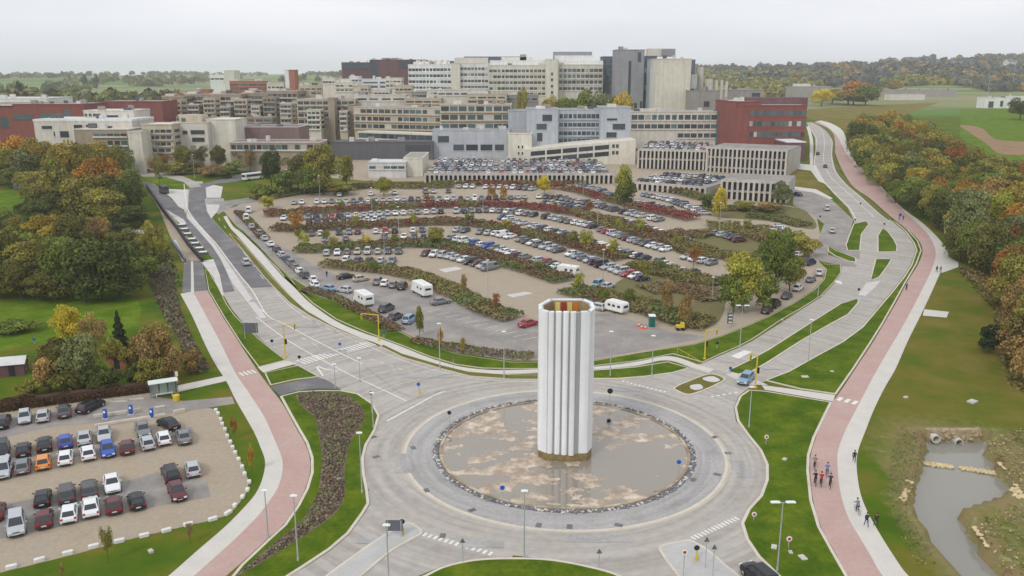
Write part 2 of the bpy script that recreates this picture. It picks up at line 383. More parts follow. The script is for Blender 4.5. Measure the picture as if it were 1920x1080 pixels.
# ------------------------------------------------------------------ roads, paths, islands
CX, CY = 6.85, 103.1
M['split'] = mat('grey_paving', (.47, .465, .45), .85, var=.08, scale=.5)
def circ(r, n=96, cx=CX, cy=CY): return [Vector((cx + r * math.cos(2 * math.pi * i / n), cy + r * math.sin(2 * math.pi * i / n))) for i in range(n)]
sheet('road', [(345, 422), (400, 485), (412, 515), (420, 555), (435, 580), (457, 607), (480, 628), (510, 655), (540, 677), (555, 686), (597, 707), (630, 726), (640, 732), (672, 738), (700, 758), (712, 780), (700, 812), (686, 835), (760, 900), (900, 780), (1010, 730), (1110, 709), (960, 711), (880, 705), (830, 692), (755, 670), (710, 649), (687, 639), (630, 617), (580, 592), (542, 567), (510, 535), (480, 500), (450, 465), (425, 440), (400, 412), (387, 390), (383, 365), (380, 340), (345, 340)], M['road'], .004)
sheet('road', [(1050, 709), (1160, 710), (1210, 706), (1260, 699), (1292, 690), (1320, 680), (1350, 667), (1385, 652), (1410, 640), (1440, 621), (1465, 605), (1502, 581), (1540, 557), (1565, 530), (1577, 512), (1578, 497), (1590, 470), (1595, 440), (1602, 415), (1590, 390), (1565, 365), (1542, 340), (1527, 320), (1525, 303), (1529, 280), (1528, 258), (1518, 240), (1512, 230), (1522, 229), (1536, 235), (1553, 247), (1563, 264), (1562, 292), (1569, 320), (1590, 345), (1617, 367), (1647, 395), (1670, 412), (1685, 425), (1700, 438), (1713, 458), (1717, 470), (1707, 497), (1691, 522), (1666, 553), (1641, 582), (1616, 613), (1578, 641), (1528, 668), (1478, 696), (1440, 713), (1405, 727), (1385, 742), (1376, 765), (1380, 790), (1402, 820), (1300, 900), (1100, 850)], M['road'], .008)
sheet('road', [(690, 920), (694, 945), (682, 965), (655, 1002), (620, 1032), (575, 1062), (540, 1082), (470, 1130), (700, 1130), (780, 1082), (830, 1061), (892, 1050), (960, 1047), (1000, 900)], M['road'], .012)
sheet('road', [(1000, 1047), (1035, 1050), (1110, 1065), (1165, 1082), (1230, 1120), (1500, 1120), (1458, 1082), (1420, 1045), (1398, 1012), (1390, 982), (1402, 955), (1425, 930), (1200, 880)], M['road'], .016)
sheet_w('road', circ(26.6), M['road'], .020)
sheet_w('ring_road', circ(20.9), M['ring'], .026)
# painted ring line with a low step, built as an annulus
def annulus(name, r0, r1, m, lift, thick=0.0, n=128, kind='structure'):
    a, b = circ(r0, n), circ(r1, n); mb = MB()
    z = lift
    mb.add([(p.x, p.y, z) for p in a] + [(p.x, p.y, z) for p in b], [(i, n + i, n + (i + 1) % n, (i + 1) % n)[::-1] for i in range(n)][::1])
    if thick:
        for c, fl in ((a, 0), (b, 1)):
            mb.add([(p.x, p.y, z) for p in c] + [(p.x, p.y, z - thick) for p in c], [(i, (i + 1) % n, n + (i + 1) % n, n + i) for i in range(n)])
    o = mb.build(name, m); o['kind'] = kind; return o
annulus('lane_marking', 20.75, 21.15, M['kerb'], .032)
annulus('pale_gutter', 21.15, 21.5, M['road_edge'], .030)
# dark asphalt sections
sheet('asphalt_road', [(265, 342), (285, 341), (300, 354), (345, 397), (370, 420), (390, 445), (408, 475), (425, 510), (440, 546), (419, 549), (412, 515), (400, 485), (372, 450), (345, 422), (310, 394)], M['asphalt'], .030)
sheet('asphalt_road', [(356, 345), (354, 370), (353, 392), (372, 420), (405, 455), (430, 490), (450, 515), (468, 540), (514, 538), (480, 501), (450, 466), (425, 441), (400, 413), (388, 392), (385, 368), (392, 350), (410, 344), (445, 340), (470, 334), (460, 326), (430, 332), (400, 340), (385, 344)], M['asphalt'], .034)
sheet('road', [(255, 325), (300, 324), (345, 331), (370, 342), (378, 350), (356, 352), (345, 342), (310, 332), (255, 331)], M['road'], .038)
sheet('road', [(384, 372), (420, 372), (420, 380), (385, 384)], M['ring'], .039)
sheet('asphalt_road', [(388, 392), (410, 402), (440, 385), (480, 378), (560, 366), (555, 360), (470, 370), (430, 376), (405, 378), (385, 382)], M['lotasphalt'], .042)
for P in ([(300, 354), (352, 356), (352, 385), (350, 396), (335, 388), (322, 372)], [(386, 383), (412, 384), (408, 396), (396, 410), (388, 396)], [(310, 392), (345, 412), (350, 420), (338, 420)], [(386, 352), (400, 347), (418, 350), (414, 371), (387, 371)]):
    sheet('paving', P, M['white_slab'], .046)
sheet('paving', [(350, 398), (380, 428), (408, 466), (420, 482), (445, 520), (470, 556), (500, 596), (488, 598), (470, 575), (435, 530), (415, 488), (398, 462), (370, 430), (350, 408)], M['white_slab'], .050)
sheet('paving', [(376, 490), (400, 486), (412, 515), (420, 555), (413, 552), (400, 520)], M['white_slab'], .046)
line([(345, 345), (352, 392), (372, 421), (405, 457), (432, 493), (470, 541), (500, 590), (530, 606), (580, 633), (655, 671), (705, 693), (767, 721), (815, 731)], .25, .056)
line([(480, 594), (530, 632), (580, 662), (655, 702), (705, 725), (762, 752)], .22, .030)
line([(480, 575), (500, 588)], .3, .030)
line([(725, 790), (780, 760), (817, 740), (835, 734)], .3, .030)
line([(515, 545), (545, 575), (582, 600), (632, 624), (690, 649), (757, 677), (832, 699), (900, 711), (1000, 716), (1110, 716)], .12, .030)
dashes((690, 672), (780, 702), 5, w=.14, frac=.45); dashes((600, 652), (560, 630), 2, w=.14); dashes((640, 628), (560, 590), 4, w=.14, frac=.4)
dashes((388, 380), (500, 530), 9, w=.14, lift=.045, frac=.35)
# crossings
def zebra(a, b, n, length, lift=.032):
    A, B = G(*a).to_2d(), G(*b).to_2d(); d = (B - A) / n; nn = Vector((-d.y, d.x)).normalized(); mb = MB()
    for i in range(n):
        p = A + d * (i + .25); q = A + d * (i + .75)
        vs = [p - nn * length / 2, q - nn * length / 2, q + nn * length / 2, p + nn * length / 2]
        mb.add([(v.x, v.y, T(v.x, v.y) + lift) for v in vs], [(0, 1, 2, 3)])
    tag(mb.build('zebra_crossing', M['line']), kind='structure')
zebra((562, 680), (698, 643), 21, 3.0, .032)
line([(592, 686), (606, 705), (632, 696), (609, 692), (592, 686)], .35, .033, sm=False)
dashes((792, 1001), (925, 1040), 13, w=.75, lift=.032); dashes((1297, 1011), (1384, 971), 14, w=.75, lift=.032)
dashes((1165, 714), (1250, 736), 11, w=.5, lift=.032); dashes((1330, 745), (1385, 735), 5, w=.4, lift=.032)
# bicycle and foot paths
PINK_L = [(362, 547), (385, 590), (412, 640), (440, 697), (462, 730), (480, 757), (497, 785), (517, 830), (529, 862), (529, 887), (520, 917), (500, 947), (480, 972), (440, 1012), (400, 1048), (362, 1082), (320, 1118)]
PINK_R = [(389, 545), (420, 598), (450, 645), (478, 688), (507, 728), (530, 758), (558, 808), (572, 832), (581, 860), (581, 887), (572, 917), (555, 950), (530, 985), (500, 1012), (480, 1031), (450, 1058), (422, 1082), (380, 1118)]
BEI_L = [(338, 551), (360, 592), (385, 647), (405, 685), (425, 716), (443, 752), (475, 808), (488, 838), (497, 865), (493, 895), (480, 925), (455, 955), (420, 990), (370, 1033), (314, 1082), (265, 1118)]
def band(name, A, B, m, lift, thick=0.0):
    P = catmull([G(*p).to_2d() for p in A], 5); Q = catmull([G(*p).to_2d() for p in B], 5)
    return sheet_w(name, P + Q[::-1], m, lift, thick=thick)
band('foot_path', BEI_L, PINK_L, M['path'], .05, .06); band('bicycle_path', PINK_L, PINK_R, M['pink'], .046, .06)
E_L = [(1640, 1118), (1592, 1082), (1565, 1035), (1540, 990), (1525, 940), (1519, 885), (1520, 855), (1530, 820), (1552, 765), (1572, 740), (1602, 695), (1635, 645), (1657, 608), (1685, 560), (1702, 527), (1722, 495), (1730, 470), (1722, 450), (1703, 431), (1675, 410), (1630, 371), (1600, 350), (1580, 320), (1567, 290), (1560, 262), (1546, 241), (1527, 229)]
E_M = [(1710, 1118), (1657, 1082), (1632, 1042), (1610, 1005), (1590, 970), (1576, 925), (1571, 885), (1571, 847), (1584, 810), (1600, 778), (1620, 740), (1640, 702), (1660, 667), (1688, 620), (1710, 580), (1733, 535), (1750, 497), (1754, 470), (1741, 441), (1717, 416), (1692, 394), (1662, 362), (1630, 330), (1595, 300), (1578, 271), (1567, 252), (1550, 237), (1532, 227)]
E_R = [(1755, 1118), (1705, 1082), (1677, 1045), (1647, 997), (1625, 957), (1612, 920), (1606, 872), (1610, 842), (1622, 810), (1640, 765), (1660, 725), (1680, 690), (1702, 640), (1727, 590), (1745, 552), (1763, 512), (1778, 488), (1773, 465), (1753, 440), (1727, 416), (1702, 398), (1685, 384), (1660, 358), (1632, 330), (1602, 300), (1590, 275), (1585, 256), (1578, 243), (1560, 232), (1540, 226)]
band('bicycle_path', E_L, E_M, M['pink'], .050, .06); band('foot_path', E_M, E_R, M['path'], .046, .06)
sheet('foot_path', [(1772, 478), (1797, 492), (1797, 501), (1766, 512), (1752, 500)], M['path'], .042)
sheet('foot_path', [(1733, 580), (1779, 585), (1775, 596), (1730, 592)], M['path'], .042)
for k in range(4):
    pass
dz = dashes((1568, 747), (1610, 757), 3, w=1.7, lift=.06, frac=.55); dashes((449, 703), (479, 696), 4, w=1.9, lift=.06, frac=.5)
# pavement north of the roundabout
band('foot_path', [(425, 405), (437, 425), (450, 435), (480, 463), (515, 503), (550, 538), (580, 568), (630, 603), (680, 625), (710, 635), (755, 652), (805, 672), (855, 687), (905, 694), (960, 695), (1110, 689), (1190, 680), (1256, 669), (1312, 686), (1340, 694)],
     [(419, 407), (432, 428), (445, 442), (475, 477), (508, 515), (543, 553), (573, 581), (620, 610), (668, 632), (700, 642), (755, 665), (805, 680), (850, 692), (905, 700), (960, 702), (1110, 694), (1190, 687), (1250, 676), (1300, 691), (1330, 700)], M['path'], .13, .14)
sheet('foot_path', [(483, 689), (537, 676), (556, 682), (494, 699)], M['path'], .034)
sheet('foot_path', [(333, 723), (424, 704), (432, 713), (335, 735)], M['path'], .034)
sheet('foot_path', [(1428, 722), (1566, 741), (1562, 753), (1434, 731)], M['path'], .034)
sheet('foot_path', [(1360, 702), (1385, 698), (1440, 722), (1400, 722)], M['path'], .036)
# bicycle ramp by the left island
band('asphalt_road', [(507, 726), (550, 716), (600, 709), (632, 725)], [(525, 742), (560, 733), (600, 729), (640, 731)], M['asphalt'], .042)
# green strips and islands
island('grass', [(510, 536), (542, 568), (580, 593), (630, 618), (685, 640), (676, 634), (625, 612), (575, 583), (545, 556), (508, 518), (476, 480), (446, 446), (430, 440), (452, 466)], M['brown_edge'], sm=False, kw=.15)
island('grass', [(712, 650), (755, 671), (830, 693), (880, 706), (960, 712), (1010, 712), (1010, 704), (960, 704), (880, 698), (830, 686), (755, 664), (720, 647)], M['brown_edge'], sm=False, kw=.15)
island('grass', [(1090, 697), (1190, 689), (1252, 679), (1294, 691), (1262, 700), (1210, 707), (1160, 711), (1090, 711)], M['lawn'], sm=False)
island('grass', [(1330, 702), (1360, 711), (1345, 722), (1315, 735), (1290, 741), (1265, 732), (1264, 727), (1285, 717)], M['brown_edge'])
sheet('bare_ground', [(1318, 710), (1336, 707), (1350, 714), (1338, 718), (1322, 715)], M['white_slab'], .15, sm=True)
sheet('bare_ground', [(1295, 724), (1312, 722), (1318, 729), (1306, 733), (1295, 730)], M['white_slab'], .15, sm=True)
island('grass', [(1360, 697), (1400, 678), (1440, 656), (1490, 624), (1540, 592), (1575, 570), (1608, 560), (1611, 568), (1592, 590), (1552, 612), (1502, 641), (1440, 681), (1412, 697), (1385, 703)], M['lawn'], sm=False)
island('grass', [(1600, 420), (1625, 415), (1630, 421), (1616, 440), (1613, 470), (1588, 470), (1585, 460), (1592, 440)], M['lawn'], sm=False)
island('grass', [(1655, 428), (1666, 435), (1677, 450), (1683, 462), (1682, 472), (1645, 473), (1645, 442)], M['lawn'], sm=False)
island('grass', [(1641, 486), (1673, 486), (1665, 500), (1650, 520), (1632, 526), (1636, 505)], M['lawn'], sm=False)
island('grass', [(1552, 461), (1570, 471), (1605, 484), (1606, 492), (1590, 490), (1565, 480), (1552, 471)], M['lawn'], sm=False)
sheet('paving', [(1625, 530), (1652, 527), (1635, 545), (1613, 563), (1606, 557)], M['white_slab'], .05)
island('grass', [(1434, 714), (1478, 697), (1528, 669), (1578, 642), (1616, 614), (1642, 583), (1667, 554), (1692, 523), (1708, 498), (1718, 470), (1713, 456), (1700, 437), (1682, 420), (1674, 414), (1703, 432), (1721, 452), (1728, 470), (1719, 495), (1700, 527), (1682, 560), (1655, 608), (1632, 645), (1600, 694), (1568, 740), (1500, 730)], M['lawn'], sm=False)
island('grass', [(1403, 732), (1434, 734), (1560, 755), (1543, 790), (1528, 822), (1518, 855), (1517, 885), (1523, 940), (1538, 990), (1563, 1035), (1590, 1082), (1610, 1112), (1490, 1112), (1458, 1082), (1420, 1045), (1398, 1012), (1389, 982), (1402, 955), (1425, 930), (1436, 900), (1436, 872), (1424, 845), (1402, 818), (1382, 790), (1377, 765), (1386, 744)], M['lawn'], sm=False, kw=.35)
island('grass', [(770, 1095), (800, 1078), (835, 1062), (892, 1050), (960, 1047), (1035, 1050), (1110, 1064), (1160, 1079), (1190, 1100), (1200, 1140), (960, 1150), (760, 1140)], M['lawn'], kw=.35)
island('grass', [(525, 744), (560, 735), (600, 733), (640, 733), (672, 739), (700, 758), (712, 780), (704, 808), (688, 835), (682, 860), (684, 890), (690, 920), (693, 945), (681, 965), (655, 1001), (620, 1031), (575, 1061), (545, 1080), (500, 1112), (405, 1118), (452, 1060), (482, 1032), (502, 1013), (532, 986), (557, 950), (574, 917), (583, 887), (583, 860), (574, 832), (560, 808), (540, 772)], M['lawn'], sm=False, kw=.35)
island('grass', [(496, 700), (560, 686), (598, 707), (550, 713), (507, 723)], M['lawn'], sm=False, kw=.2)
# splitter islands
island('paving', [(590, 1100), (680, 1030), (730, 997), (742, 985), (767, 981), (786, 990), (792, 1001), (767, 1016), (730, 1038), (650, 1100)], M['split'], kw=.3)
island('paving', [(1235, 1026), (1262, 1018), (1290, 1013), (1305, 1018), (1327, 1031), (1360, 1059), (1395, 1095), (1350, 1130), (1285, 1095), (1260, 1068), (1243, 1045)], M['split'], kw=.3)
island('paving', [(680, 682), (740, 701), (815, 728), (818, 737), (795, 746), (760, 742), (720, 715)], M['road'], kw=.2, h=.08, kerbmat='road')
# verge between the left paths and the road
for P in ([(391, 545), (385, 505), (393, 510), (410, 540), (425, 571), (440, 592), (458, 610), (482, 633), (512, 658), (536, 676), (485, 689), (452, 645), (422, 598)],):
    island('grass', P, M['lawn'], sm=False, kw=.15)
# left car park
sheet('gravel', [(0, 790), (-60, 800), (-60, 1090), (0, 1074), (130, 1042), (260, 1007), (390, 977), (427, 966), (443, 951), (464, 921), (466, 902), (457, 876), (442, 848), (426, 815), (417, 790), (404, 768), (380, 762), (280, 755)], M['gravel'], .006)
sheet('foot_path', [(-60, 783), (0, 773), (280, 735), (336, 727), (336, 736), (285, 744), (200, 757), (0, 788), (-60, 798)], M['gravel'], .014)
sheet('asphalt_road', [(-60, 797), (0, 788), (200, 757), (286, 743), (345, 752), (435, 744), (440, 757), (345, 772), (200, 792), (100, 800), (0, 822), (-60, 832)], M['lotasphalt'], .018)
sheet('asphalt_road', [(-30, 952), (0, 947), (225, 905), (300, 885), (388, 902), (395, 932), (275, 952), (100, 990), (0, 1010), (-30, 1014)], M['lotasphalt'], .022)
sheet('asphalt_road', [(-60, 868), (0, 858), (200, 838), (360, 800), (365, 812), (200, 850), (0, 872), (-60, 880)], M['lotasphalt'], .024)
# underpass
sheet('asphalt_road', [(342, 549), (390, 546), (384, 520), (380, 490), (345, 488), (343, 520)], M['asphalt'], .028)
sheet('paving', [(358, 549), (364, 549), (362, 490), (358, 490)], M['path'], .034)
sheet('dirt_strip', [(345, 488), (380, 490), (372, 470), (345, 435), (318, 395), (285, 355), (275, 352), (300, 395), (318, 440), (335, 475)], M['gravel'], .024)
sheet('paving', [(322, 452), (330, 450), (352, 490), (342, 490)], M['path'], .030)
# main car park
sheet('gravel', [(417, 393), (440, 388), (470, 374), (560, 364), (640, 358), (700, 352), (790, 343), (900, 341), (1100, 336), (1200, 333), (1300, 345), (1330, 368), (1480, 385), (1530, 400), (1538, 440), (1527, 478), (1548, 505), (1543, 524), (1525, 543), (1490, 566), (1440, 593), (1400, 610), (1350, 630), (1300, 645), (1200, 661), (1110, 676), (960, 676), (860, 662), (800, 645), (740, 615), (690, 590), (640, 565), (590, 548), (545, 520), (505, 480), (475, 455), (440, 420)], M['gravel'], .006)
sheet('asphalt_road', [(440, 388), (457, 386), (470, 420), (510, 452), (560, 480), (600, 503), (640, 520), (700, 530), (790, 548), (870, 575), (930, 590), (985, 603), (1060, 590), (1140, 588), (1200, 605), (1260, 622), (1330, 632), (1200, 658), (1110, 673), (960, 672), (860, 658), (800, 640), (740, 610), (690, 588), (640, 562), (590, 545), (545, 517), (505, 478), (475, 452), (440, 418)], M['lotasphalt'], .012)
sheet('asphalt_road', [(1487, 352), (1530, 360), (1560, 375), (1600, 412), (1592, 440), (1584, 466), (1612, 470), (1612, 486), (1572, 470), (1552, 460), (1553, 478), (1600, 492), (1606, 500), (1578, 499), (1530, 487), (1523, 470), (1535, 445), (1545, 420), (1520, 400), (1487, 385)], M['lotasphalt'], .030)
sheet('foot_path', [(1478, 305), (1530, 310), (1548, 345), (1535, 340), (1520, 320), (1478, 315)], M['path'], .02)
sheet('grass', [(1480, 318), (1518, 322), (1560, 365), (1540, 362), (1500, 350), (1480, 350)], M['dry'], .016)
sheet('foot_path', [(1490, 350), (1530, 355), (1562, 372), (1556, 374), (1525, 361), (1488, 356)], M['path'], .04)
for P in ([(822, 505), (855, 500), (868, 504), (835, 511)], [(950, 553), (985, 547), (1000, 550), (962, 558)], [(1000, 345), (1010, 345), (1010, 347), (1000, 347)]):
    sheet('paving', P, M['white_slab'], .02)
island('grass', [(562, 546), (600, 556), (650, 577), (700, 598), (740, 618), (800, 648), (860, 665), (960, 680), (1010, 680), (1010, 692), (960, 692), (905, 691), (855, 684), (805, 669), (755, 649), (710, 632), (680, 621), (630, 599), (585, 568)], M['lawn'], sm=False, kw=.15)
island('grass', [(545, 522), (505, 482), (475, 457), (440, 422), (432, 410), (441, 424), (455, 434), (484, 462), (520, 503), (556, 539), (590, 562), (560, 545)], M['lawn'], sm=False, kw=.15)
island('grass', [(1532, 489), (1552, 497), (1576, 496), (1577, 511), (1566, 527), (1540, 555), (1502, 579), (1465, 600), (1440, 617), (1410, 637), (1385, 650), (1350, 665), (1318, 680), (1262, 664), (1190, 678), (1110, 687), (1110, 678), (1200, 662), (1300, 647), (1350, 632), (1400, 612), (1440, 595), (1490, 568), (1527, 544), (1545, 524), (1549, 506)], M['lawn'], sm=False, kw=.15)
for i in range(11):   # bay markings in the worn asphalt lane
    a = (800 + i * 18, 585 + i * 5.2); line([a, (a[0] + 26, a[1] - 5)], .12, .02, sm=False)
for i in range(5):
    x, y = 1572 - i * 37, 527 + i * 22 + (i > 2) * 2
    sheet('road_marking', [(x - 12, y - 2), (x + 4, y - 6 + 6), (x + 8, y + 6), (x - 2, y + 4)], M['line'], .022)
sheet('road_marking', [(1370, 668), (1395, 657), (1410, 660), (1385, 673)], M['line'], .03)
band('grass', [(1522, 228), (1550, 239), (1563, 252), (1566, 275), (1566, 292), (1574, 320), (1594, 344), (1622, 368), (1652, 394), (1672, 409)], [(1524, 230), (1546, 243), (1560, 262), (1561, 280), (1561, 294), (1568, 321), (1588, 346), (1616, 370), (1644, 396), (1665, 413)], M['brown_edge'], .06)
band('foot_path', [(1512, 238), (1518, 262), (1518, 290), (1519, 312)], [(1517, 236), (1524, 260), (1525, 290), (1524, 312)], M['path'], .05)
line([(1522, 232), (1541, 245), (1546, 270), (1544, 300), (1556, 330), (1590, 362), (1640, 408)], .2, .03)
line([(1517, 240), (1530, 258), (1530, 282), (1527, 303), (1530, 320), (1543, 338), (1566, 363), (1592, 389), (1606, 413)], .25, .03)
line([(1525, 231), (1551, 246), (1560, 264), (1559, 292), (1566, 321), (1586, 346), (1613, 369), (1645, 398), (1668, 416)], .25, .03)
for P in ([(1240, 440), (1300, 430), (1420, 425), (1500, 440), (1520, 470), (1500, 500), (1420, 500), (1330, 480), (1270, 475)], [(1200, 510), (1330, 530), (1360, 560), (1340, 610), (1270, 612), (1180, 575), (1130, 555)], [(1300, 385), (1480, 388), (1520, 405), (1525, 430), (1440, 415), (1330, 405)]):
    sheet('scrub', P, M['scrub'], .03, sm=True)
# repair patches in the pavement
for i, (x, y, a, b) in enumerate(((620, 660, 3, 1.2), (560, 612, 5, 1), (800, 705, 4, 1), (1180, 730, 3, 1.1), (760, 870, 1.2, 3), (1390, 880, 1, 2.4), (1120, 1010, 3.4, .9), (900, 1020, 2.4, .8), (700, 1010, 2, 1), (1450, 690, 2, .8), (1620, 560, 1, 3), (480, 560, 1, 3))):
    p = G(x, y); q = [Vector((p.x + u * a * random.uniform(.8, 1.1), p.y + v * b * random.uniform(.8, 1.1))) for u, v in ((-1, -1), (1, -1), (1, 1), (-1, 1))]; sheet_w('repair_patch', q, M['ring'], .041 + i * .001)
# green spot meadows
for P in ([(300, 328), (350, 334), (366, 346), (352, 355), (320, 348), (255, 338), (255, 331)], [(445, 318), (470, 306), (482, 310), (484, 322), (455, 328), (430, 334), (400, 330)]):
    sheet('meadow', P, M['meadow'], .03, sm=True)
sheet('meadow', [(-40, 360), (62, 355), (70, 372), (52, 400), (-40, 405)], M['meadow'], .01)
sheet('meadow', [(-40, 570), (255, 553), (265, 580), (258, 610), (180, 640), (60, 645), (-40, 668)], M['meadow'], .01)
sheet('meadow', [(1800, 205), (1960, 200), (1960, 300), (1880, 300), (1800, 260)], M['meadow'], .05)
sheet('dirt_strip', [(1800, 235), (1840, 240), (1870, 262), (1960, 268), (1960, 285), (1880, 290), (1850, 270), (1820, 250)], mat('bare_earth', (.27, .17, .09), .95, var=.2, scale=.2), .08, sm=True)
sheet('meadow', [(1515, 205), (1620, 198), (1760, 192), (1700, 215), (1600, 228), (1590, 250), (1560, 228), (1515, 224)], M['dry'], .02)
sheet('campus_verge', [(250, 330), (480, 326), (480, 302), (255, 298)], M['brown_edge'], .03)
sheet('campus_yard', [(250, 322), (480, 322), (700, 340), (800, 340), (1100, 334), (1480, 345), (1480, 262), (1100, 290), (250, 285)], M['gravel'], .004)
sheet('roadside_yard', [(480, 352), (700, 338), (700, 352), (560, 364), (480, 372)], M['dry'], .05)
# pond water, weir, culverts
mw = bpy.data.materials.new('pond_water'); mw.use_nodes = True; b = mw.node_tree.nodes['Principled BSDF']
b.inputs['Base Color'].default_value = (.27, .26, .225, 1); b.inputs['Roughness'].default_value = .08; b.inputs['IOR'].default_value = 1.33
n = mw.node_tree.nodes.new('ShaderNodeTexNoise'); n.inputs['Scale'].default_value = 1.2; g = mw.node_tree.nodes.new('ShaderNodeNewGeometry'); mw.node_tree.links.new(g.outputs['Position'], n.inputs['Vector'])
bp = mw.node_tree.nodes.new('ShaderNodeBump'); bp.inputs['Strength'].default_value = .08; mw.node_tree.links.new(n.outputs[0], bp.inputs['Height']); mw.node_tree.links.new(bp.outputs[0], b.inputs['Normal'])
mb = MB(); mb.add([(40, 45, WZ), (84, 45, WZ), (84, 130, WZ), (40, 130, WZ)], [(0, 1, 2, 3)]); tag(mb.build('pond_water', mw), kind='structure')
def rock(mb, c, r, flat=.7, mi=0):
    vs = []; t0 = random.random() * 6
    bm = bmesh.new(); bmesh.ops.create_icosphere(bm, subdivisions=1, radius=1)
    k = Vector((random.uniform(.7, 1.25), random.uniform(.7, 1.25), random.uniform(.6, 1) * flat)); rz = Matrix.Rotation(t0, 3, 'Z')
    vs = [rz @ Vector((v.co.x * k.x, v.co.y * k.y, v.co.z * k.z)) * r * random.uniform(.82, 1.15) + Vector(c) for v in bm.verts]
    mb.add(vs, [[v.index for v in f.verts] for f in bm.faces], mi); bm.free()
M['sandstone'] = mat('sandstone_blocks', (.58, .47, .27), .9, var=.25, scale=1.5, bump=.4)
M['rockgrey'] = mat('grey_rock', (.19, .195, .21), .8, var=.35, scale=1.6, jit=.1, bump=.4)
def weir(a, b, label):
    A, B = PZ(*a, WZ + .2), PZ(*b, WZ + .2); mb = MB(); n = max(2, int((B - A).length / .5))
    for i in range(n + 1):
        for j in range(2):
            p = A.lerp(B, i / n); rock(mb, (p.x + random.uniform(-.1, .1), p.y + (j - .5) * .5, WZ + .12 + random.uniform(-.04, .06)), .42, .6)
    tag(mb.build('rock_weir', M['sandstone']), label, 'weir', 'sand coloured weir bars across the pond')
weir((1730, 867), (1785, 874), 'pale sandstone weir bar on the left side of the pond gap')
weir((1806, 877), (1866, 886), 'pale sandstone weir bar on the right side of the pond gap')
mb = MB()
for (a, b, n) in (((1842, 836), (1870, 872), 90), ((1870, 872), (1915, 935), 150), ((1818, 985), (1853, 1040), 110), ((1853, 1040), (1895, 1100), 110), ((1690, 940), (1706, 900), 20)):
    for i in range(n):
        t = random.random(); px = a[0] + (b[0] - a[0]) * t + random.uniform(-9, 9); py = a[1] + (b[1] - a[1]) * t
        p = G(px, py); rock(mb, (p.x, p.y, ground_z(p.x, p.y) + .05), random.uniform(.14, .34), .5)
tag(mb.build('riprap', M['sandstone']), 'pale riprap stones along the pond banks', 'rocks', kind='stuff')
M['concrete'] = mat('concrete', (.55, .53, .48), .85, var=.12, scale=.8, bump=.2)
M['black'] = mat('black_plastic', (.012, .012, .014), .6)
for (px, py, w) in ((1756, 824, 'left'), (1799, 831, 'right')):
    p = PY(px, py, 107.2); r = 0.60
    t = empty('culvert_pipe', (p.x, p.y, p.z)); tag(t, f'round concrete culvert mouth in the pond bank, {w} one of the pair', 'culvert', 'culvert pipes')
    n = 20; ring = MB()
    for k in range(n):
        a0, a1 = 2 * math.pi * k / n, 2 * math.pi * (k + 1) / n
        q = [(rr * math.cos(a), yy, rr * math.sin(a)) for (rr, yy) in ((r, 0), (r * .78, 0)) for a in (a0, a1)]
        o1 = [(r * math.cos(a), 1.3, r * math.sin(a)) for a in (a0, a1)]; i1 = [(r * .78 * math.cos(a), 1.1, r * .78 * math.sin(a)) for a in (a0, a1)]
        ring.add([q[0], q[1], q[3], q[2]], [(0, 1, 2, 3)]); ring.add([q[0], q[1], o1[1], o1[0]], [(0, 1, 2, 3)]); ring.add([q[2], q[3], i1[1], i1[0]], [(3, 2, 1, 0)])
    ring.build('pipe_ring', M['concrete'], t); d = MB(); d.tube((0, 1.0, 0), (0, 1.1, 0), r * .8, n=20); d.build('dark_bore', M['black'], t)
p0 = PY(1738, 824, 108.2); p1 = PY(1836, 832, 108.2); mb = MB()
for i in range(90):
    q = p0.lerp(p1, random.random()); rock(mb, (q.x, 108.0 + random.uniform(0, .9), WZ + random.uniform(-.1, 1.75)), random.uniform(.25, .45), .8)
mb.box(((p0.x + p1.x) / 2, 108.6, WZ + .7), (p1.x - p0.x, .9, 2.0)); tag(mb.build('culvert_headwall', mat('earth_bank', (.36, .29, .18), .95, var=.3, scale=1.2, bump=.5)), 'rough earthy headwall round the two culvert mouths', 'headwall')

# ------------------------------------------------------------------ fountain basin in the roundabout
M['basinwater'] = bpy.data.materials.new('basin_water'); m = M['basinwater']; m.use_nodes = True; b = m.node_tree.nodes['Principled BSDF']
b.inputs['Base Color'].default_value = (.27, .235, .19, 1); b.inputs['Roughness'].default_value = .03; b.inputs['IOR'].default_value = 1.7
M['basinmud'] = mat('basin_mud', (.40, .32, .24), .6, var=.2, scale=.6, col2=(.60, .50, .40), thr=(.45, .65), bump=.4)
tag(sheet_w('basin_water', circ(16.3), m, .05), kind='structure')
from mathutils import noise as mn
n = 150; mb = MB(); vs = []; fs = []; ids = {}
for j in range(n + 1):
    for i in range(n + 1):
        x = -16.5 + 33 * i / n; y = -16.5 + 33 * j / n; r = math.hypot(x, y)
        h = .10 * mn.fractal(Vector((x * .24 + 3, y * .4, 5)), .85, 2.1, 7) - .012 + .03 * mn.noise(Vector((x * 1.5, y * 1.5, 2)))
        h += .05 * math.exp(-((x + 5) ** 2 + (y + 7) ** 2) / 30) + .035 * math.exp(-((x - 4) ** 2 + (y - 9) ** 2) / 25) + .03 * math.exp(-((x + 8) ** 2 + (y - 4) ** 2) / 20)
        h -= .11 * math.exp(-((x - 9) ** 2 + (y + 5) ** 2) / 22) + .06 * math.exp(-((x + 10) ** 2 + (y - 1) ** 2) / 9) + .055 * math.exp(-((x - 1.5) ** 2 + (y + 8) ** 2) / 6)
        if r <= 16.4: ids[(i, j)] = len(vs); vs.append((CX + x, CY + y, .050 + max(-.03, min(h, .1))))
for j in range(n):
    for i in range(n):
        k = [(i, j), (i + 1, j), (i + 1, j + 1), (i, j + 1)]
        if all(q in ids for q in k): fs.append([ids[q] for q in k])
mb.add(vs, fs, 0, True); tag(mb.build('basin_mud', M['basinmud']), kind='structure')
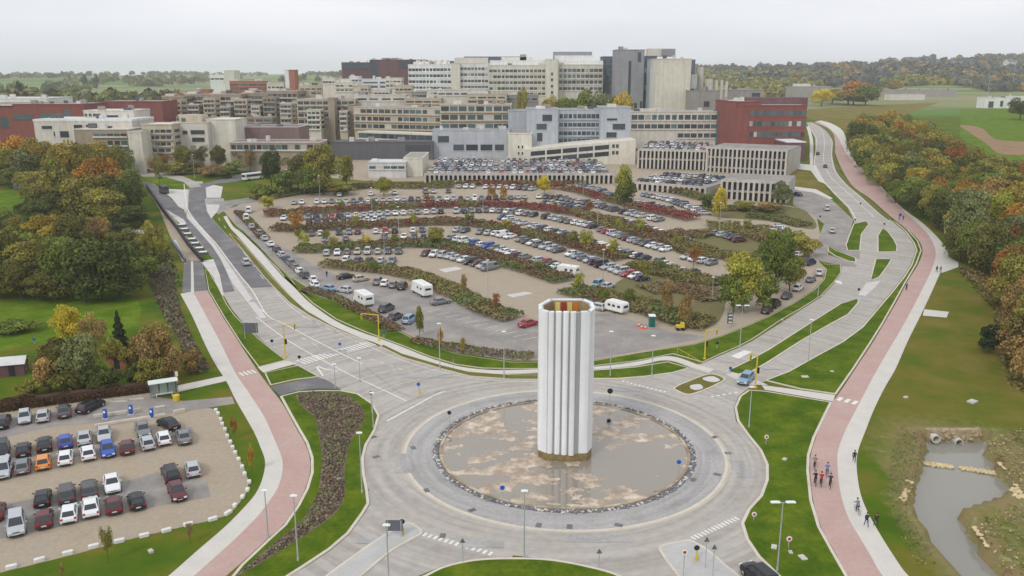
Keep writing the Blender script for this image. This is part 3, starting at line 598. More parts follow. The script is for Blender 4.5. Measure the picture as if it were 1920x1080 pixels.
annulus('kerb', 16.1, 16.45, M['mud'], .16, .16)
mb = MB()
for i in range(620):
    a = 2 * math.pi * (i + random.random()) / 620; r = 16.6 + random.random() * .62
    rock(mb, (CX + r * math.cos(a), CY + r * math.sin(a), .1), random.uniform(.12, .26), .8, random.choice((0, 0, 1)))
tag(mb.build('rock_ring', [M['rockgrey'], M['concrete']]), 'dark grey rubble ring around the muddy basin', 'rocks', kind='stuff')
tag(sheet_w('gravel_ring', circ(17.2), M['rockgrey'], .034), kind='structure')
# drain covers
mb_ = MB()
for (px, py) in ((843, 820), (1365, 850), (1230, 925), (1160, 985), (1068, 988), (1010, 985), (885, 957), (800, 920), (775, 840), (705, 857), (700, 820), (830, 1005), (1340, 820), (1345, 890), (1300, 900)):
    p = G(px, py); a = random.random() * 3
    tag(MB().build('x', M['asphalt']) if 0 else None) if 0 else None
    d = MB(); d.box((p.x, p.y, .06), (.9, .6, .02), a); o = d.build('drain_cover', M['asphalt']); tag(o, None, None, kind='structure')
# ------------------------------------------------------------------ the tower
M['tower'] = mat('white_enamel', (.80, .81, .83), .5, var=.04, scale=.5, spec=.4, streak=.12)
M['towergap'] = mat('grey_groove', (.36, .37, .39), .7)
M['plinth'] = mat('mossy_plinth', (.24, .18, .08), .9, var=.35, scale=1.5, bump=.5)
def tower():
    TX, TY, TH, Z0 = CX + .0, CY - .9, 19.9, 1.15
    t = empty('tower', (TX, TY, 0)); tag(t, 'tall hollow white column of fluted panels in the middle of the roundabout basin', 'tower')
    # octagon, slightly turned; front faces carry narrow ribs
    hexa = [Vector(p) for p in [(-2.45, -3.1), (1.15, -3.3), (1.55, -3.12), (2.75, -3.05), (3.5, -1.3), (3.45, 1.5), (2.5, 3.2), (-2.0, 3.2), (-3.5, .3), (-3.5, -2.1)]]
    def sc(k): return [p * k for p in hexa]
    core = MB(); n = len(hexa); outer = sc(.955); inner = sc(.82); H = TH
    vs = [(p.x, p.y, z) for z in (Z0 * .5, H - .12) for p in outer] + [(p.x, p.y, z) for z in (H - .12, H - 6) for p in inner]
    fs = []
    for i in range(n):
        j = (i + 1) % n
        fs.append((i, j, n + j, n + i)); fs.append((n + i, n + j, 2 * n + j, 2 * n + i)); fs.append((2 * n + i, 2 * n + j, 3 * n + j, 3 * n + i))
    fs.append([3 * n + i for i in range(n)])
    core.add(vs, fs); core.build('core', M['towergap'], t)
    lin = MB(); li = sc(.815); lin.add([(p.x, p.y, z) for z in (H - .14, H - 5.9) for p in li], [(i, (i + 1) % n, n + (i + 1) % n, n + i) for i in range(n)]); lin.build('inner_lining', mat('rusty_lining', (.33, .24, .13), .8, var=.2, scale=.6), t)
    def panel(a, b, off, th, rnd, k=1.0, name='panel', z0=Z0, z1=TH, m=M['tower']):
        """an upright panel between plan points a and b with a rounded front"""
        d = (b - a); L = d.length; d.normalize(); nn = Vector((d.y, -d.x)); mb = MB(); P = []
        steps = 8 if rnd else 1
        for i in range(steps + 1):
            q = i / steps; bulge = rnd * math.sqrt(max(0, 1 - (2 * q - 1) ** 2)) if rnd else 0
            P.append(a + d * (L * q) + nn * (off + bulge))
        P += [b - nn * th, a - nn * th]
        mb.prism([(p.x, p.y) for p in P], z0, z1); return mb.build(name, m, t)
    F = hexa
    # front face: five vertical flutes
    A, B = F[0], F[1]; nfl = 4
    for i in range(nfl):
        a = A.lerp(B, (i + .10) / nfl); b = A.lerp(B, (i + .84) / nfl); panel(a, b, .0, .5, .16, name='flute', z0=Z0 - .12 * i * .6)
    panel(F[9].lerp(F[0], .03), F[0].lerp(F[9], .03), .02, .5, .0)
    panel(F[2].lerp(F[3], .06), F[2].lerp(F[3], .97), .04, .5, .05)
    for i in (3, 4, 5, 6, 7, 8): panel(F[i].lerp(F[(i + 1) % n], .02), F[i].lerp(F[(i + 1) % n], .98), .02, .45, .0)
    cs = [(.62, .2, .02), (.75, .60, .16), (.38, .04, .03), (.78, .62, .2)]
    for i, c in enumerate(cs):
        a = inner[6].lerp(inner[7], .10 + i * .21); b = inner[6].lerp(inner[7], .27 + i * .21)
        mb = MB(); mb.box(((a.x + b.x) / 2, a.y - .1, TH - 1.6), (abs(a.x - b.x), .06, 2.6)); mb.build('colour_panel', mat('colour_panel_paint', c, .6), t)
    p = MB(); p.prism([(q.x, q.y) for q in sc(.99)], -.1, Z0 - .1); p.build('plinth', M['plinth'], t)
tower()
# ------------------------------------------------------------------ vehicles
M['carpaint'] = mat('car_paint', (1, 1, 1), .28, objcol=True, spec=.5, var=.03, scale=1.2, coord='obj')
M['glass'] = mat('car_glass', (.035, .042, .05), .12, spec=.6)
M['tyre'] = mat('tyre', (.02, .02, .021), .9)
M['rim'] = mat('wheel_rim', (.45, .46, .48), .4, metal=.6)
M['headl'] = mat('headlamp', (.75, .76, .75), .2)
M['taill'] = mat('tail_lamp', (.45, .02, .02), .3)
M['plate'] = mat('number_plate', (.75, .75, .72), .5)
M['trim'] = mat('dark_trim', (.03, .03, .032), .7)
CAR = {  # L, W, H, belt, hood z, tail z, belt front y, roof front y, roof rear y, belt rear y
 'hatchback': (4.0, 1.74, 1.48, .92, .80, .90, .95, .25, -1.35, -1.85),
 'saloon': (4.55, 1.8, 1.43, .92, .80, .90, 1.05, .35, -1.05, -1.70),
 'estate car': (4.6, 1.8, 1.48, .93, .82, .92, 1.05, .35, -1.75, -2.15),
 'people carrier': (4.5, 1.84, 1.72, 1.02, .92, 1.0, 1.35, .55, -1.8, -2.12),
 'van': (4.9, 1.92, 1.95, 1.12, 1.0, 1.1, 1.75, 1.15, -2.2, -2.36)}
def car_pieces(kind):
    L, Wd, H, zb, zh, zt, yf, yrf, yrr, yr = CAR[kind]; h = Wd / 2; P = {}
    st = [(-L / 2, .86, zt * .78, .42), (-L / 2 + .12, .96, zt * .97, .26), (yr, .99, zb, .22), (-L * .25, 1, zb, .2), (L * .1, 1, zb, .2), (yf, .99, zb * .985, .2), (L / 2 - .75, .97, zh + .04, .22), (L / 2 - .2, .92, zh - .06, .25), (L / 2, .78, zh - .2, .38)]
    mb = MB(); vs = []
    for (y, w, z, zl) in st:
        w = h * w
        for (x, zz) in ((-w * .93, zl), (-w, zl + .22), (-w * .985, zl + (z - zl) * .72), (-w * .88, z), (0, z + .03), (w * .88, z), (w * .985, zl + (z - zl) * .72), (w, zl + .22), (w * .93, zl)): vs.append((x, y, zz))
    n = 9; fs = []
    for k in range(len(st) - 1):
        for i in range(n): fs.append((k * n + i, k * n + (i + 1) % n, (k + 1) * n + (i + 1) % n, (k + 1) * n + i))
    fs.append(list(range(n))[::-1]); fs.append([(len(st) - 1) * n + i for i in range(n)])
    mb.add(vs, fs, 0, False)
    wb, wr = h * .87, h * .70
    c = [(-wb, yr, zb - .02), (wb, yr, zb - .02), (wb, yf, zb - .02), (-wb, yf, zb - .02), (-wr, yrr, H - .03), (wr, yrr, H - .03), (wr, yrf, H - .03), (-wr, yrf, H - .03)]
    mb.add(c, [(0, 1, 5, 4), (1, 2, 6, 5), (2, 3, 7, 6), (3, 0, 4, 7)], 0)
    ym = (yrr + yrf) / 2; r2 = [(-wr, yrr, H - .03), (wr, yrr, H - .03), (wr, yrf, H - .03), (-wr, yrf, H - .03), (-wr * .82, yrr + .15, H), (wr * .82, yrr + .15, H), (wr * .82, yrf - .15, H), (-wr * .82, yrf - .15, H)]
    mb.add(r2, [(0, 1, 5, 4), (1, 2, 6, 5), (2, 3, 7, 6), (3, 0, 4, 7), (4, 5, 6, 7)], 0)
    for s in (-1, 1): mb.box((s * (h + .06), yf - .42, zb + .06), (.18, .1, .13))
    P['body'] = mb; c = [Vector(v) for v in c]
    def quad(a, b, d, e, ins, off, mb=None):
        """glass inset in the face a b (belt) d e (roof)"""
        mb = mb or MB(); nn = (b - a).cross(e - a).normalized()
        def pt(u, v): lo = a.lerp(b, u); hi = e.lerp(d, u); return lo.lerp(hi, v) + nn * off
        u0, u1, v0, v1 = ins; mb.add([pt(u0, v0), pt(u1, v0), pt(u1, v1), pt(u0, v1)], [(0, 1, 2, 3)]); return mb
    P['windshield'] = quad(c[2], c[3], c[7], c[6], (.06, .94, .06, .95), .012)
    P['rear_window'] = quad(c[0], c[1], c[5], c[4], (.08, .92, .12, .92), .012)
    for s, (a, b, d, e) in enumerate(((c[1], c[2], c[6], c[5]), (c[3], c[0], c[4], c[7]))):
        g = MB(); parts = ((.07, .36), (.39, .66), (.69, .92)) if L > 4.3 else ((.07, .46), (.5, .92))
        if kind == 'van': parts = ((.66, .95),)
        for u0, u1 in parts: quad(a, b, d, e, (u0, u1, .14, .90), .012, g)
        P['side_window%d' % s] = g
    wy = (L / 2 - .82, -L / 2 + .78); k = 0
    for y in wy:
        for s in (-1, 1):
            w = MB(); w.tube((s * (h - .2), y, .32), (s * (h + .012), y, .32), .32, n=14, mi=0); w.tube((s * (h + .012), y, .32), (s * (h + .022), y, .32), .2, n=10, mi=1); P['wheel%d' % k] = w; k += 1
    for s in (0, 1):
        x = (-1, 1)[s]
        a = MB(); a.box((x * h * .66, L / 2 - .06, zh - .2), (.34, .16, .15)); P['headlight%d' % s] = a
        a = MB(); a.box((x * h * .78, -L / 2 + .05, zt - .14), (.24, .14, .2)); P['taillight%d' % s] = a
    a = MB(); a.box((0, L / 2 + .005, .42), (.5, .03, .12)); P['front_plate'] = a
    a = MB(); a.box((0, -L / 2 - .005, .55), (.5, .03, .12)); P['rear_plate'] = a
    a = MB(); a.box((0, L / 2 - .02, .33), (h * 1.5, .1, .16)); P['bumper'] = a; a = MB(); a.box((0, -L / 2 + .02, .36), (h * 1.5, .1, .14)); P['bumperr'] = a; a = MB(); a.box((0, L / 2 - .02, zh - .24), (h * .62, .1, .09)); P['grille'] = a
    return P
MIDX = {'body': 'carpaint', 'windshield': 'glass', 'rear_window': 'glass', 'side_window': 'glass', 'wheel': ('tyre', 'rim'), 'headlight': 'headl', 'taillight': 'taill', 'front_plate': 'plate', 'rear_plate': 'plate', 'bumper': 'trim', 'bumperr': 'trim', 'grille': 'trim'}
CARMATS = ['carpaint', 'glass', 'tyre', 'rim', 'headl', 'taill', 'plate', 'trim']
FULL, FLAT, FLATMB = {}, {}, {}
for kd in CAR:
    P = car_pieces(kd); ms = []; al = MB()
    for nm, mb in P.items():
        base = nm.rstrip('0123456789'); mm = MIDX[base]; mm = mm if isinstance(mm, tuple) else (mm,)
        me = mb.mesh(base)
        for q in mm: me.materials.append(M[q])
        ms.append((base, me)); k = len(al.v); al.v += mb.v
        for f, mi, s_m in zip(mb.f, mb.m, mb.sm): al.f.append([i + k for i in f]); al.m.append(CARMATS.index(mm[mi])); al.sm.append(s_m)
    FULL[kd] = ms; me = al.mesh('car_shell')
    for q in CARMATS: me.materials.append(M[q])
    FLAT[kd] = me; FLATMB[kd] = al
CC = {'black': (.014, .014, .017), 'dark grey': (.07, .073, .08), 'grey': (.19, .20, .21), 'silver': (.46, .48, .50), 'white': (.78, .79, .79), 'dark blue': (.02, .035, .11), 'blue': (.03, .09, .42),
      'pale blue': (.22, .33, .45), 'red': (.38, .03, .035), 'dark red': (.11, .02, .026), 'orange': (.72, .28, .05), 'beige': (.46, .42, .32), 'green': (.05, .12, .08), 'yellow': (.7, .6, .1)}
def car(kind, colour, p, head, label, group, full):
    name = kind.replace(' ', '_') if kind != 'saloon' else 'saloon_car'
    if full:
        o = empty(name, p, head)
        for nm, me in FULL[kind]:
            c = link('bumper' if nm == 'bumperr' else nm, me, o)
            if nm == 'body': c.color = (*CC[colour], 1)
    else:
        o = link(name, FLAT[kind]); o.location = p; o.rotation_euler.z = head; o.color = (*CC[colour], 1)
    tag(o, label, 'car' if kind != 'van' else 'van', group); return o
def heading_vp(vx):   # heading whose vanishing point is at photo column vx on the horizon
    return -math.atan2((vx - 960) / FPX * c_, 1.0)
KINDS = ['hatchback'] * 5 + ['saloon'] * 3 + ['estate car'] * 3 + ['people carrier'] * 3 + ['van']
COLS = ['black'] * 5 + ['dark grey'] * 5 + ['grey'] * 5 + ['silver'] * 14 + ['white'] * 10 + ['grey'] * 3 + ['dark blue'] * 4 + ['pale blue'] + ['red'] + ['dark red', 'dark red', 'blue', 'beige']
# the left car park, car by car: px, py, colour, kind, turned round
LOT = [
 ('row beside the hedge', [(6, 797, 'black', 'estate car', 0), (47, 789, 'silver', 'hatchback', 1), (82, 786, 'silver', 'hatchback', 0), (121, 777, 'dark grey', 'saloon', 0)]),
 ('far double row', [(5, 852, 'black', 'people carrier', 1), (45, 850, 'black', 'hatchback', 0), (84, 839, 'black', 'saloon', 0), (123, 834, 'blue', 'hatchback', 0), (159, 827, 'silver', 'saloon', 0), (196, 821, 'silver', 'saloon', 1), (269, 812, 'grey', 'saloon', 1)]),
 ('second line of the double row', [(8, 888, 'silver', 'people carrier', 1), (44, 881, 'grey', 'hatchback', 0), (82, 873, 'orange', 'hatchback', 0), (124, 865, 'white', 'hatchback', 0), (166, 856, 'white', 'hatchback', 0), (203, 850, 'blue', 'hatchback', 1), (239, 845, 'dark red', 'hatchback', 0), (277, 837, 'silver', 'hatchback', 0), (308, 828, 'white', 'hatchback', 0), (345, 825, 'grey', 'saloon', 0)]),
 ('dark asphalt bays', [(81, 941, 'black', 'hatchback', 0), (126, 934, 'dark grey', 'people carrier', 0), (168, 924, 'dark grey', 'estate car', 0), (211, 914, 'white', 'saloon', 1), (362, 886, 'silver', 'hatchback', 0)]),
 ('nearest line of the gravel lot', [(-6, 967, 'dark red', 'hatchback', 0), (32, 992, 'silver', 'people carrier', 1), (84, 980, 'dark red', 'hatchback', 0), (131, 970, 'white', 'hatchback', 0), (171, 958, 'white', 'saloon', 0), (214, 954, 'dark red', 'hatchback', 0), (257, 946, 'black', 'hatchback', 0)])]
used_labels = {}
def ordinal(k): return ['first', 'second', 'third', 'fourth', 'fifth', 'sixth', 'seventh', 'eighth', 'ninth', 'tenth', 'eleventh', 'twelfth', 'thirteenth', 'fourteenth', 'fifteenth', 'sixteenth', 'seventeenth', 'eighteenth', 'nineteenth', 'twentieth'][k] if k < 20 else f'{k + 1}th'
def an(s): return s
for nm, cars in LOT:
    cnt = {}
    for (x, y, c, k, t) in cars:
        p = G(x, y); i = cnt.get((c, k), 0); cnt[(c, k)] = i + 1; tot = sum(1 for q in cars if (q[2], q[3]) == (c, k))
        lab = f'{c} {k} in the {nm} of the left car park' if tot == 1 else f'{c} {k}, {ordinal(i)} such from left, {nm}, left car park'
        car(k, c, (p.x, p.y, .03), heading_vp(125) + random.uniform(-.05, .05) + (math.pi if t else 0), lab, 'cars in the left car park', True)
def one(x, y, c, k, h, lab, grp=None, full=True):
    p = G(x, y); return car(k, c, (p.x, p.y, p.z + .03), h, lab, grp, full)
def head_px(a, b):
    A, B = G(*a), G(*b); return math.atan2(-(B.x - A.x), B.y - A.y)
one(171, 768, 'black', 'estate car', head_px((150, 780), (195, 757)), 'large black estate car with roof rails parked alone beside the hedge', 'cars in the left car park')
one(316, 801, 'black', 'saloon', head_px((330, 808), (300, 789)), 'black saloon parked slantwise at the right end of the double row', 'cars in the left car park')
one(1398, 716, 'pale blue', 'estate car', head_px((1410, 700), (1388, 722)), 'grey blue car entering the roundabout over the crossing')
one(461, 496, 'silver', 'people carrier', head_px((468, 505), (455, 485)), 'silver car driving away on the dark asphalt road')
one(1424, 1090, 'black', 'people carrier', head_px((1440, 1090), (1410, 1065)), 'black car at the bottom edge entering the roundabout')
one(1533, 290, 'black', 'hatchback', head_px((1535, 300), (1531, 280)), 'dark car farthest away on the road beside the woodland', full=False)
one(1547, 314, 'dark blue', 'hatchback', head_px((1550, 322), (1543, 305)), 'dark blue car on the road beside the woodland', full=False)
one(1560, 436, 'silver', 'hatchback', head_px((1561, 445), (1558, 425)), 'silver car waiting on the car park access road', full=False)
one(1550, 394, 'silver', 'people carrier', head_px((1553, 402), (1546, 384)), 'silver people carrier farther up the car park access road', full=False)
one(1495, 367, 'dark blue', 'saloon', head_px((1510, 372), (1480, 362)), 'dark blue car by the garage entrance on the right', full=False)
# main car park: foreground cars
FG = [(649, 522, 'black', 'saloon', (630, 524), (672, 517)), (677, 527, 'beige', 'hatchback', (662, 528), (697, 522)), (709, 532, 'grey', 'people carrier', (700, 540), (716, 522)), (722, 535, 'white', 'hatchback', (714, 543), (729, 526)), (738, 538, 'grey', 'hatchback', (730, 546), (746, 528)), (755, 541, 'black', 'people carrier', (747, 550), (763, 531)),
      (826, 570, 'grey', 'saloon', (805, 573), (847, 566)), (725, 583, 'dark grey', 'people carrier', (708, 591), (742, 574)), (742, 598, 'dark grey', 'hatchback', (728, 604), (757, 590)), (768, 604, 'pale blue', 'people carrier', (752, 615), (785, 592)),
      (587, 528, 'white', 'hatchback', (594, 538), (580, 517)), (590, 538, 'white', 'hatchback', (602, 545), (580, 530)), (616, 545, 'pale blue', 'saloon', (635, 548), (600, 540)), (646, 548, 'silver', 'hatchback', (665, 551), (630, 545)), (991, 611, 'red', 'saloon', (975, 614), (1010, 604)), (1118, 580, 'silver', 'estate car', (1135, 584), (1100, 577))]
for i, (x, y, c, k, a, b) in enumerate(FG):
    where = ['between the shrub island and the lane', 'beside the black one near the shrub island', 'left end of the slanting row by the caravan', 'second of the slanting row by the caravan', 'third of the slanting row by the caravan', 'right beside the long white camper', 'right in front of the long white camper', 'behind the white motorhome', 'middle of three slanting cars by the yellow signal', 'nearest the small tree by the yellow signal', 'left of the motorhome lane', 'left edge of the lane, nearer one', 'just left of the motorhome', 'touching the rear of the motorhome', 'behind the tower, nose to the right', 'hitched in front of the white caravan'][i]
    one(x, y, c, k, head_px(a, b), f'{c} {k} {where}', 'foreground cars of the main car park')
PAR_W = [(467, 398), (462, 412), (472, 428), (486, 441), (496, 450), (507, 461), (519, 471), (528, 481), (537, 489), (545, 497), (554, 505), (562, 512), (571, 520)]
for i, (x, y) in enumerate(PAR_W):
    nx = PAR_W[min(i + 1, 12)]; pv = PAR_W[max(i - 1, 0)]
    c = ['white', 'white', 'silver', 'grey', 'silver', 'white', 'dark grey', 'silver', 'dark blue', 'grey', 'grey', 'white', 'dark grey'][i]
    one(x, y, c, ['van', 'van', 'hatchback'][i] if i < 3 else random.choice(KINDS[:-1]), head_px(nx, pv), f'{c} car parked along the western lane, {ordinal(i)} from the far end', 'cars parked along the western lane', False)
PAR_E = [(1438, 586), (1452, 575), (1475, 559), (1496, 544), (1520, 528), (1535, 515), (1518, 496), (1497, 481)]
for i, (x, y) in enumerate(PAR_E):
    nx = PAR_E[min(i + 1, 7)]; pv = PAR_E[max(i - 1, 0)]; c = ['black', 'black', 'dark grey', 'white', 'grey', 'silver', 'dark blue', 'white'][i]
    one(x, y, c, random.choice(KINDS[:-1]), head_px(pv, nx) if i < 6 else heading_vp(2600), f'{c} car on the eastern edge lane, {ordinal(i)} from the near end', 'cars parked along the eastern lane')
# main car park rows: name, spine in the photo, share of bays taken
ROWS = [
 ('left row, green hedge', [(603, 478), (657, 476), (710, 475), (765, 474)], .9, 2.7),
 ('row behind nearest shrubs', [(640, 491), (700, 492), (752, 493)], .95, 2.9),
 ('slanting row near tower', [(790, 478), (812, 480), (842, 483), (870, 491), (897, 499), (928, 510)], 1.0, 2.6),
 ('row above pale bays', [(838, 449), (875, 455), (905, 463), (940, 472), (975, 483), (1015, 492), (1070, 512)], .93, 2.5),
 ('long central row', [(850, 433), (900, 438), (945, 444), (1010, 462), (1072, 480), (1140, 504), (1215, 529)], .88, 2.6),
 ('yellow sapling row', [(575, 442), (640, 439), (800, 434)], .85, 2.7),
 ('row behind green hedge', [(600, 453), (700, 448), (800, 447)], .8, 2.8),
 ('left row, red hedge', [(572, 419), (640, 417), (720, 416)], .95, 2.6),
 ('long fourth hedge row', [(525, 412), (615, 410), (660, 407), (780, 401), (860, 399), (930, 398), (1022, 409), (1060, 417), (1110, 427), (1145, 439), (1190, 454), (1258, 474)], .93, 2.5),
 ('centre aisle facing row', [(940, 410), (1000, 427), (1050, 439), (1110, 459), (1165, 476), (1250, 499)], .95, 2.5),
 ('far long row', [(545, 383), (645, 380), (780, 376), (915, 374), (1022, 372), (1092, 382), (1145, 394), (1185, 404), (1235, 415)], .93, 2.5),
 ('red bushes row left', [(640, 389), (780, 386), (905, 382)], .85, 2.6),
 ('red bushes row middle', [(1017, 382), (1060, 389), (1100, 397)], .95, 2.5),
 ('red bushes row right', [(1157, 414), (1200, 426), (1242, 439)], .95, 2.5),
 ('farthest row, left', [(855, 352), (910, 353), (975, 355), (1010, 358)], .9, 2.6),
 ('farthest row, middle', [(1085, 350), (1102, 353), (1147, 369)], .95, 2.5),
 ('row by the tall tree', [(1175, 382), (1215, 387), (1255, 394)], .9, 2.6),
 ('garage hedge row', [(1205, 367), (1260, 379), (1323, 403)], .95, 2.6),
 ('eastern lot, centre row', [(1275, 452), (1302, 458)], 1, 2.5),
 ('eastern lot, far row', [(1335, 439), (1365, 446), (1395, 457)], .95, 2.5),
 ('eastern lot, rear row', [(1387, 430), (1435, 440), (1462, 427)], .8, 2.8),
 ('eastern lot, short row', [(1282, 483), (1300, 488), (1345, 499)], .8, 2.6),
 ('eastern lot, near row', [(1270, 510), (1312, 516), (1362, 535)], .75, 2.8),
 ('short row behind tower', [(1110, 536), (1130, 539), (1165, 545)], .8, 2.8),
 ('third hedge row right', [(1155, 475), (1180, 480), (1200, 486)], .9, 2.6),
 ('fifth hedge row left', [(600, 369), (700, 366), (800, 362), (850, 361)], .35, 2.8),
]
stuff_cars = []
allc = []
for nm, sp, occ, gap in ROWS:
    P = catmull(W2(sp), 8); acc = gap / 2; cnt = 0
    for a, b in zip(P[:-1], P[1:]):
        d = b - a; L = d.length; d.normalize()
        while acc < L:
            p = a + d * acc; acc += gap + random.uniform(-.12, .15)
            if random.random() > occ: continue
            h = math.atan2(-(-d.y), d.x) * -1
            h = math.atan2(d.y, d.x)   # heading (+Y rotated): across the row
            allc.append((p, h + random.uniform(-.04, .04) + random.choice((0, math.pi)), nm, cnt)); cnt += 1
        acc -= L
for nm, sp, occ, gap in [('', [(282, 300), (345, 297), (380, 296)], .8, 3.4), ('', [(255, 322), (275, 323)], 1, 4), ('', [(440, 300), (480, 298)], .6, 4)]:
    P = catmull(W2(sp), 4)
    for q in range(0, len(P) - 1):
        if random.random() < occ: allc.append((P[q], random.uniform(-.3, .3) + (1.2 if q % 2 else 0), 'yard', q))
print('cars in rows', len(allc))
# garage decks (top level cars)
DECKS = []
order = sorted(range(len(allc)), key=lambda i: allc[i][0].y); keep = set(order[:226])
for i, (p, h, nm, k) in enumerate(allc):
    c = random.choice(COLS); kd = random.choice(KINDS) if k % 2 else random.choice(KINDS[:-1]); z = T(p.x, p.y) + .02
    if i in keep: car(kd, c, (p.x, p.y, z), h, f'{c} {kd}, {ordinal(k)} from left, {nm}', 'cars in the rows of the main car park', False)
    else: stuff_cars.append((kd, c, (p.x, p.y, z), h))
print('kept', len(keep))
def merge_cars(lst, name, label):
    """one mesh of far cars: geometry by numpy, colour in the tint attribute"""
    V, F, MI, TI = [], [], [], []; n = 0
    for kd, c, p, h in lst:
        mb = FLATMB[kd]; v = np.array(mb.v); ca, sa = math.cos(h), math.sin(h)
        w = np.stack([v[:, 0] * ca - v[:, 1] * sa + p[0], v[:, 0] * sa + v[:, 1] * ca + p[1], v[:, 2] + p[2]], 1); V.append(w)
        for f, mi in zip(mb.f, mb.m): F.append([i + n for i in f]); MI.append(mi); TI.append((*CC[c], 1) if mi == 0 else (1, 1, 1, 1))
        n += len(v)
    me = bpy.data.meshes.new(name); me.from_pydata(np.concatenate(V).tolist(), [], F); me.polygons.foreach_set('material_index', MI)
    a = me.attributes.new('tint', 'FLOAT_COLOR', 'FACE'); a.data.foreach_set('color', np.array(TI, float).ravel())
    for q in CARMATS: me.materials.append(M[q] if q != 'carpaint' else M['carpaint_t'])
    tag(link(name, me), label, 'cars', kind='stuff')
M['carpaint_t'] = mat('car_paint_far', (1, 1, 1), .28, tint=True, spec=.5)
# caravans and motorhomes
M['cvwhite'] = mat('caravan_white', (.78, .78, .76), .4, var=.05, scale=1)
def caravan(x, y, h, L, Wd, H, label, motor=False, name='caravan'):
    p = G(x, y); t = empty(name, (p.x, p.y, p.z), h); tag(t, label, 'caravan')
    zb = .55; prof = [(-L / 2 + .25, zb), (-L / 2, zb + .5), (-L / 2 + .08, H - .35), (-L / 2 + .4, H), (L / 2 - .5, H), (L / 2 - .05, H - .55), (L / 2, zb + .45), (L / 2 - .2, zb)]
    if motor: prof = [(-L / 2 + .05, zb), (-L / 2, zb + .5), (-L / 2 + .05, H - .15), (-L / 2 + .2, H), (L / 2 - 1.0, H), (L / 2 - .55, H - .35), (L / 2 - .9, 1.75), (L / 2 - .15, 1.15), (L / 2, .6), (L / 2 - .1, zb - .1)]
    mb = MB(); n = len(prof); vs = [(-Wd / 2, a, b) for a, b in prof] + [(Wd / 2, a, b) for a, b in prof]
    mb.add(vs, [list(range(n)), list(range(n, 2 * n))[::-1]] + [(i, n + i, n + (i + 1) % n, (i + 1) % n) for i in range(n)])
    o = mb.build('body', M['cvwhite'], t); bv = o.modifiers.new('bevel', 'BEVEL'); bv.width = .08; bv.segments = 2; bv.limit_method = 'ANGLE'
    for s in (-1, 1):
        for q in ((-.28, .0, .24) if not motor else (-.3, -.05)):
            w = MB(); w.box((s * (Wd / 2 + .01), q * L, H * .66), (.03, .75, .5)); w.build('window', M['glass'], t)
        k = (0,) if not motor else (-.3, .32)
        for q in k:
            w = MB(); w.tube((s * (Wd / 2 - .18), q * L, .33), (s * (Wd / 2 + .015), q * L, .33), .33, n=14); w.tube((s * (Wd / 2 + .015), q * L, .33), (s * (Wd / 2 + .025), q * L, .33), .18, n=10, mi=1); w.build('wheel', [M['tyre'], M['rim']], t)
    w = MB(); w.box((0, -L / 2 - .0, H * .68), (Wd * .6, .06, .45)); w.build('rear_window', M['glass'], t)
    w = MB()
    if motor: w.add([(-Wd * .42, L / 2 - .86, 1.72), (Wd * .42, L / 2 - .86, 1.72), (Wd * .45, L / 2 - .14, 1.19), (-Wd * .45, L / 2 - .14, 1.19)], [(0, 3, 2, 1)])
    else: w.box((0, L / 2 - .02, H * .62), (Wd * .7, .08, .5))
    w.build('windshield' if motor else 'front_window', M['glass'], t)
    if not motor: w = MB(); w.tube((0, L / 2 - .2, .5), (0, L / 2 + 1.1, .45), .06); w.tube((0, L / 2 + .7, 0), (0, L / 2 + .7, .5), .05); w.build('tow_bar', M['trim'], t)
    w = MB(); w.box((Wd / 2 + .012, .1 * L + .6, 1.25), (.03, .6, 1.4)); w.build('door', M['kerb'], t)
    r = MB(); r.box((0, -.15 * L, H + .06), (.6, .6, .12)); r.box((0, .15 * L, H + .05), (.5, .5, .1)); r.build('roof_vent', M['plate'], t)
caravan(1156, 586, head_px((1175, 592), (1130, 580)), 5.0, 2.1, 2.55, 'small white touring caravan hitched behind a silver car right of the tower')
caravan(791, 552, head_px((808, 562), (770, 541)), 7.2, 2.3, 2.9, 'long white camper parked at the end of the slanting row', True, 'motorhome')
caravan(682, 570, head_px((695, 580), (662, 561)), 6.4, 2.3, 2.8, 'white motorhome in the lane beside the shrub verge', True, 'motorhome')
caravan(1063, 517, head_px((1080, 520), (1045, 514)), 6, 2.2, 2.7, 'white motorhome just behind the top of the tower', True, 'motorhome')
# small open trailer with red body, left car park; black off-roader pulling it
p = G(321, 896); h = head_px((327, 905), (318, 885))
car('people carrier', 'black', (p.x, p.y, .03), h, 'black off-roader nose to tail with the dark red car', 'cars in the left car park', True)
p = G(333, 930); car('hatchback', 'dark red', (p.x, p.y, .03), h + math.pi, 'dark red car right in front of the black off-roader', 'cars in the left car park', True)
# ambulance-like bus and van near the far roundabout
def bus(x, y, h, L, label, col, name='bus', cat='bus'):
    p = G(x, y); t = empty(name, (p.x, p.y, p.z), h); tag(t, label, cat); H = 2.9; Wd = 2.5
    mb = MB(); mb.box((0, 0, 1.65), (Wd, L, 2.5)); o = mb.build('body', mat('bus_paint', col, .4), t); bv = o.modifiers.new('bevel', 'BEVEL'); bv.width = .15; bv.segments = 2
    for s in (-1, 1):
        w = MB(); w.box((s * (Wd / 2 + .01), 0, 1.95), (.04, L * .88, .9)); w.build('side_windows', M['glass'], t)
        for q in (-.3, .32): w = MB(); w.tube((s * (Wd / 2 - .2), q * L, .45), (s * (Wd / 2 + .015), q * L, .45), .45, n=12); w.build('wheel', M['tyre'], t)
    for s, nm in ((1, 'windshield'), (-1, 'rear_window')): w = MB(); w.box((0, s * (L / 2 + .01), 1.9), (Wd * .85, .04, 1.1)); w.build(nm, M['glass'], t)
bus(474, 337, head_px((460, 338), (490, 333)), 9, 'white bus with dark windows near the upper left junction', (.75, .76, .74))
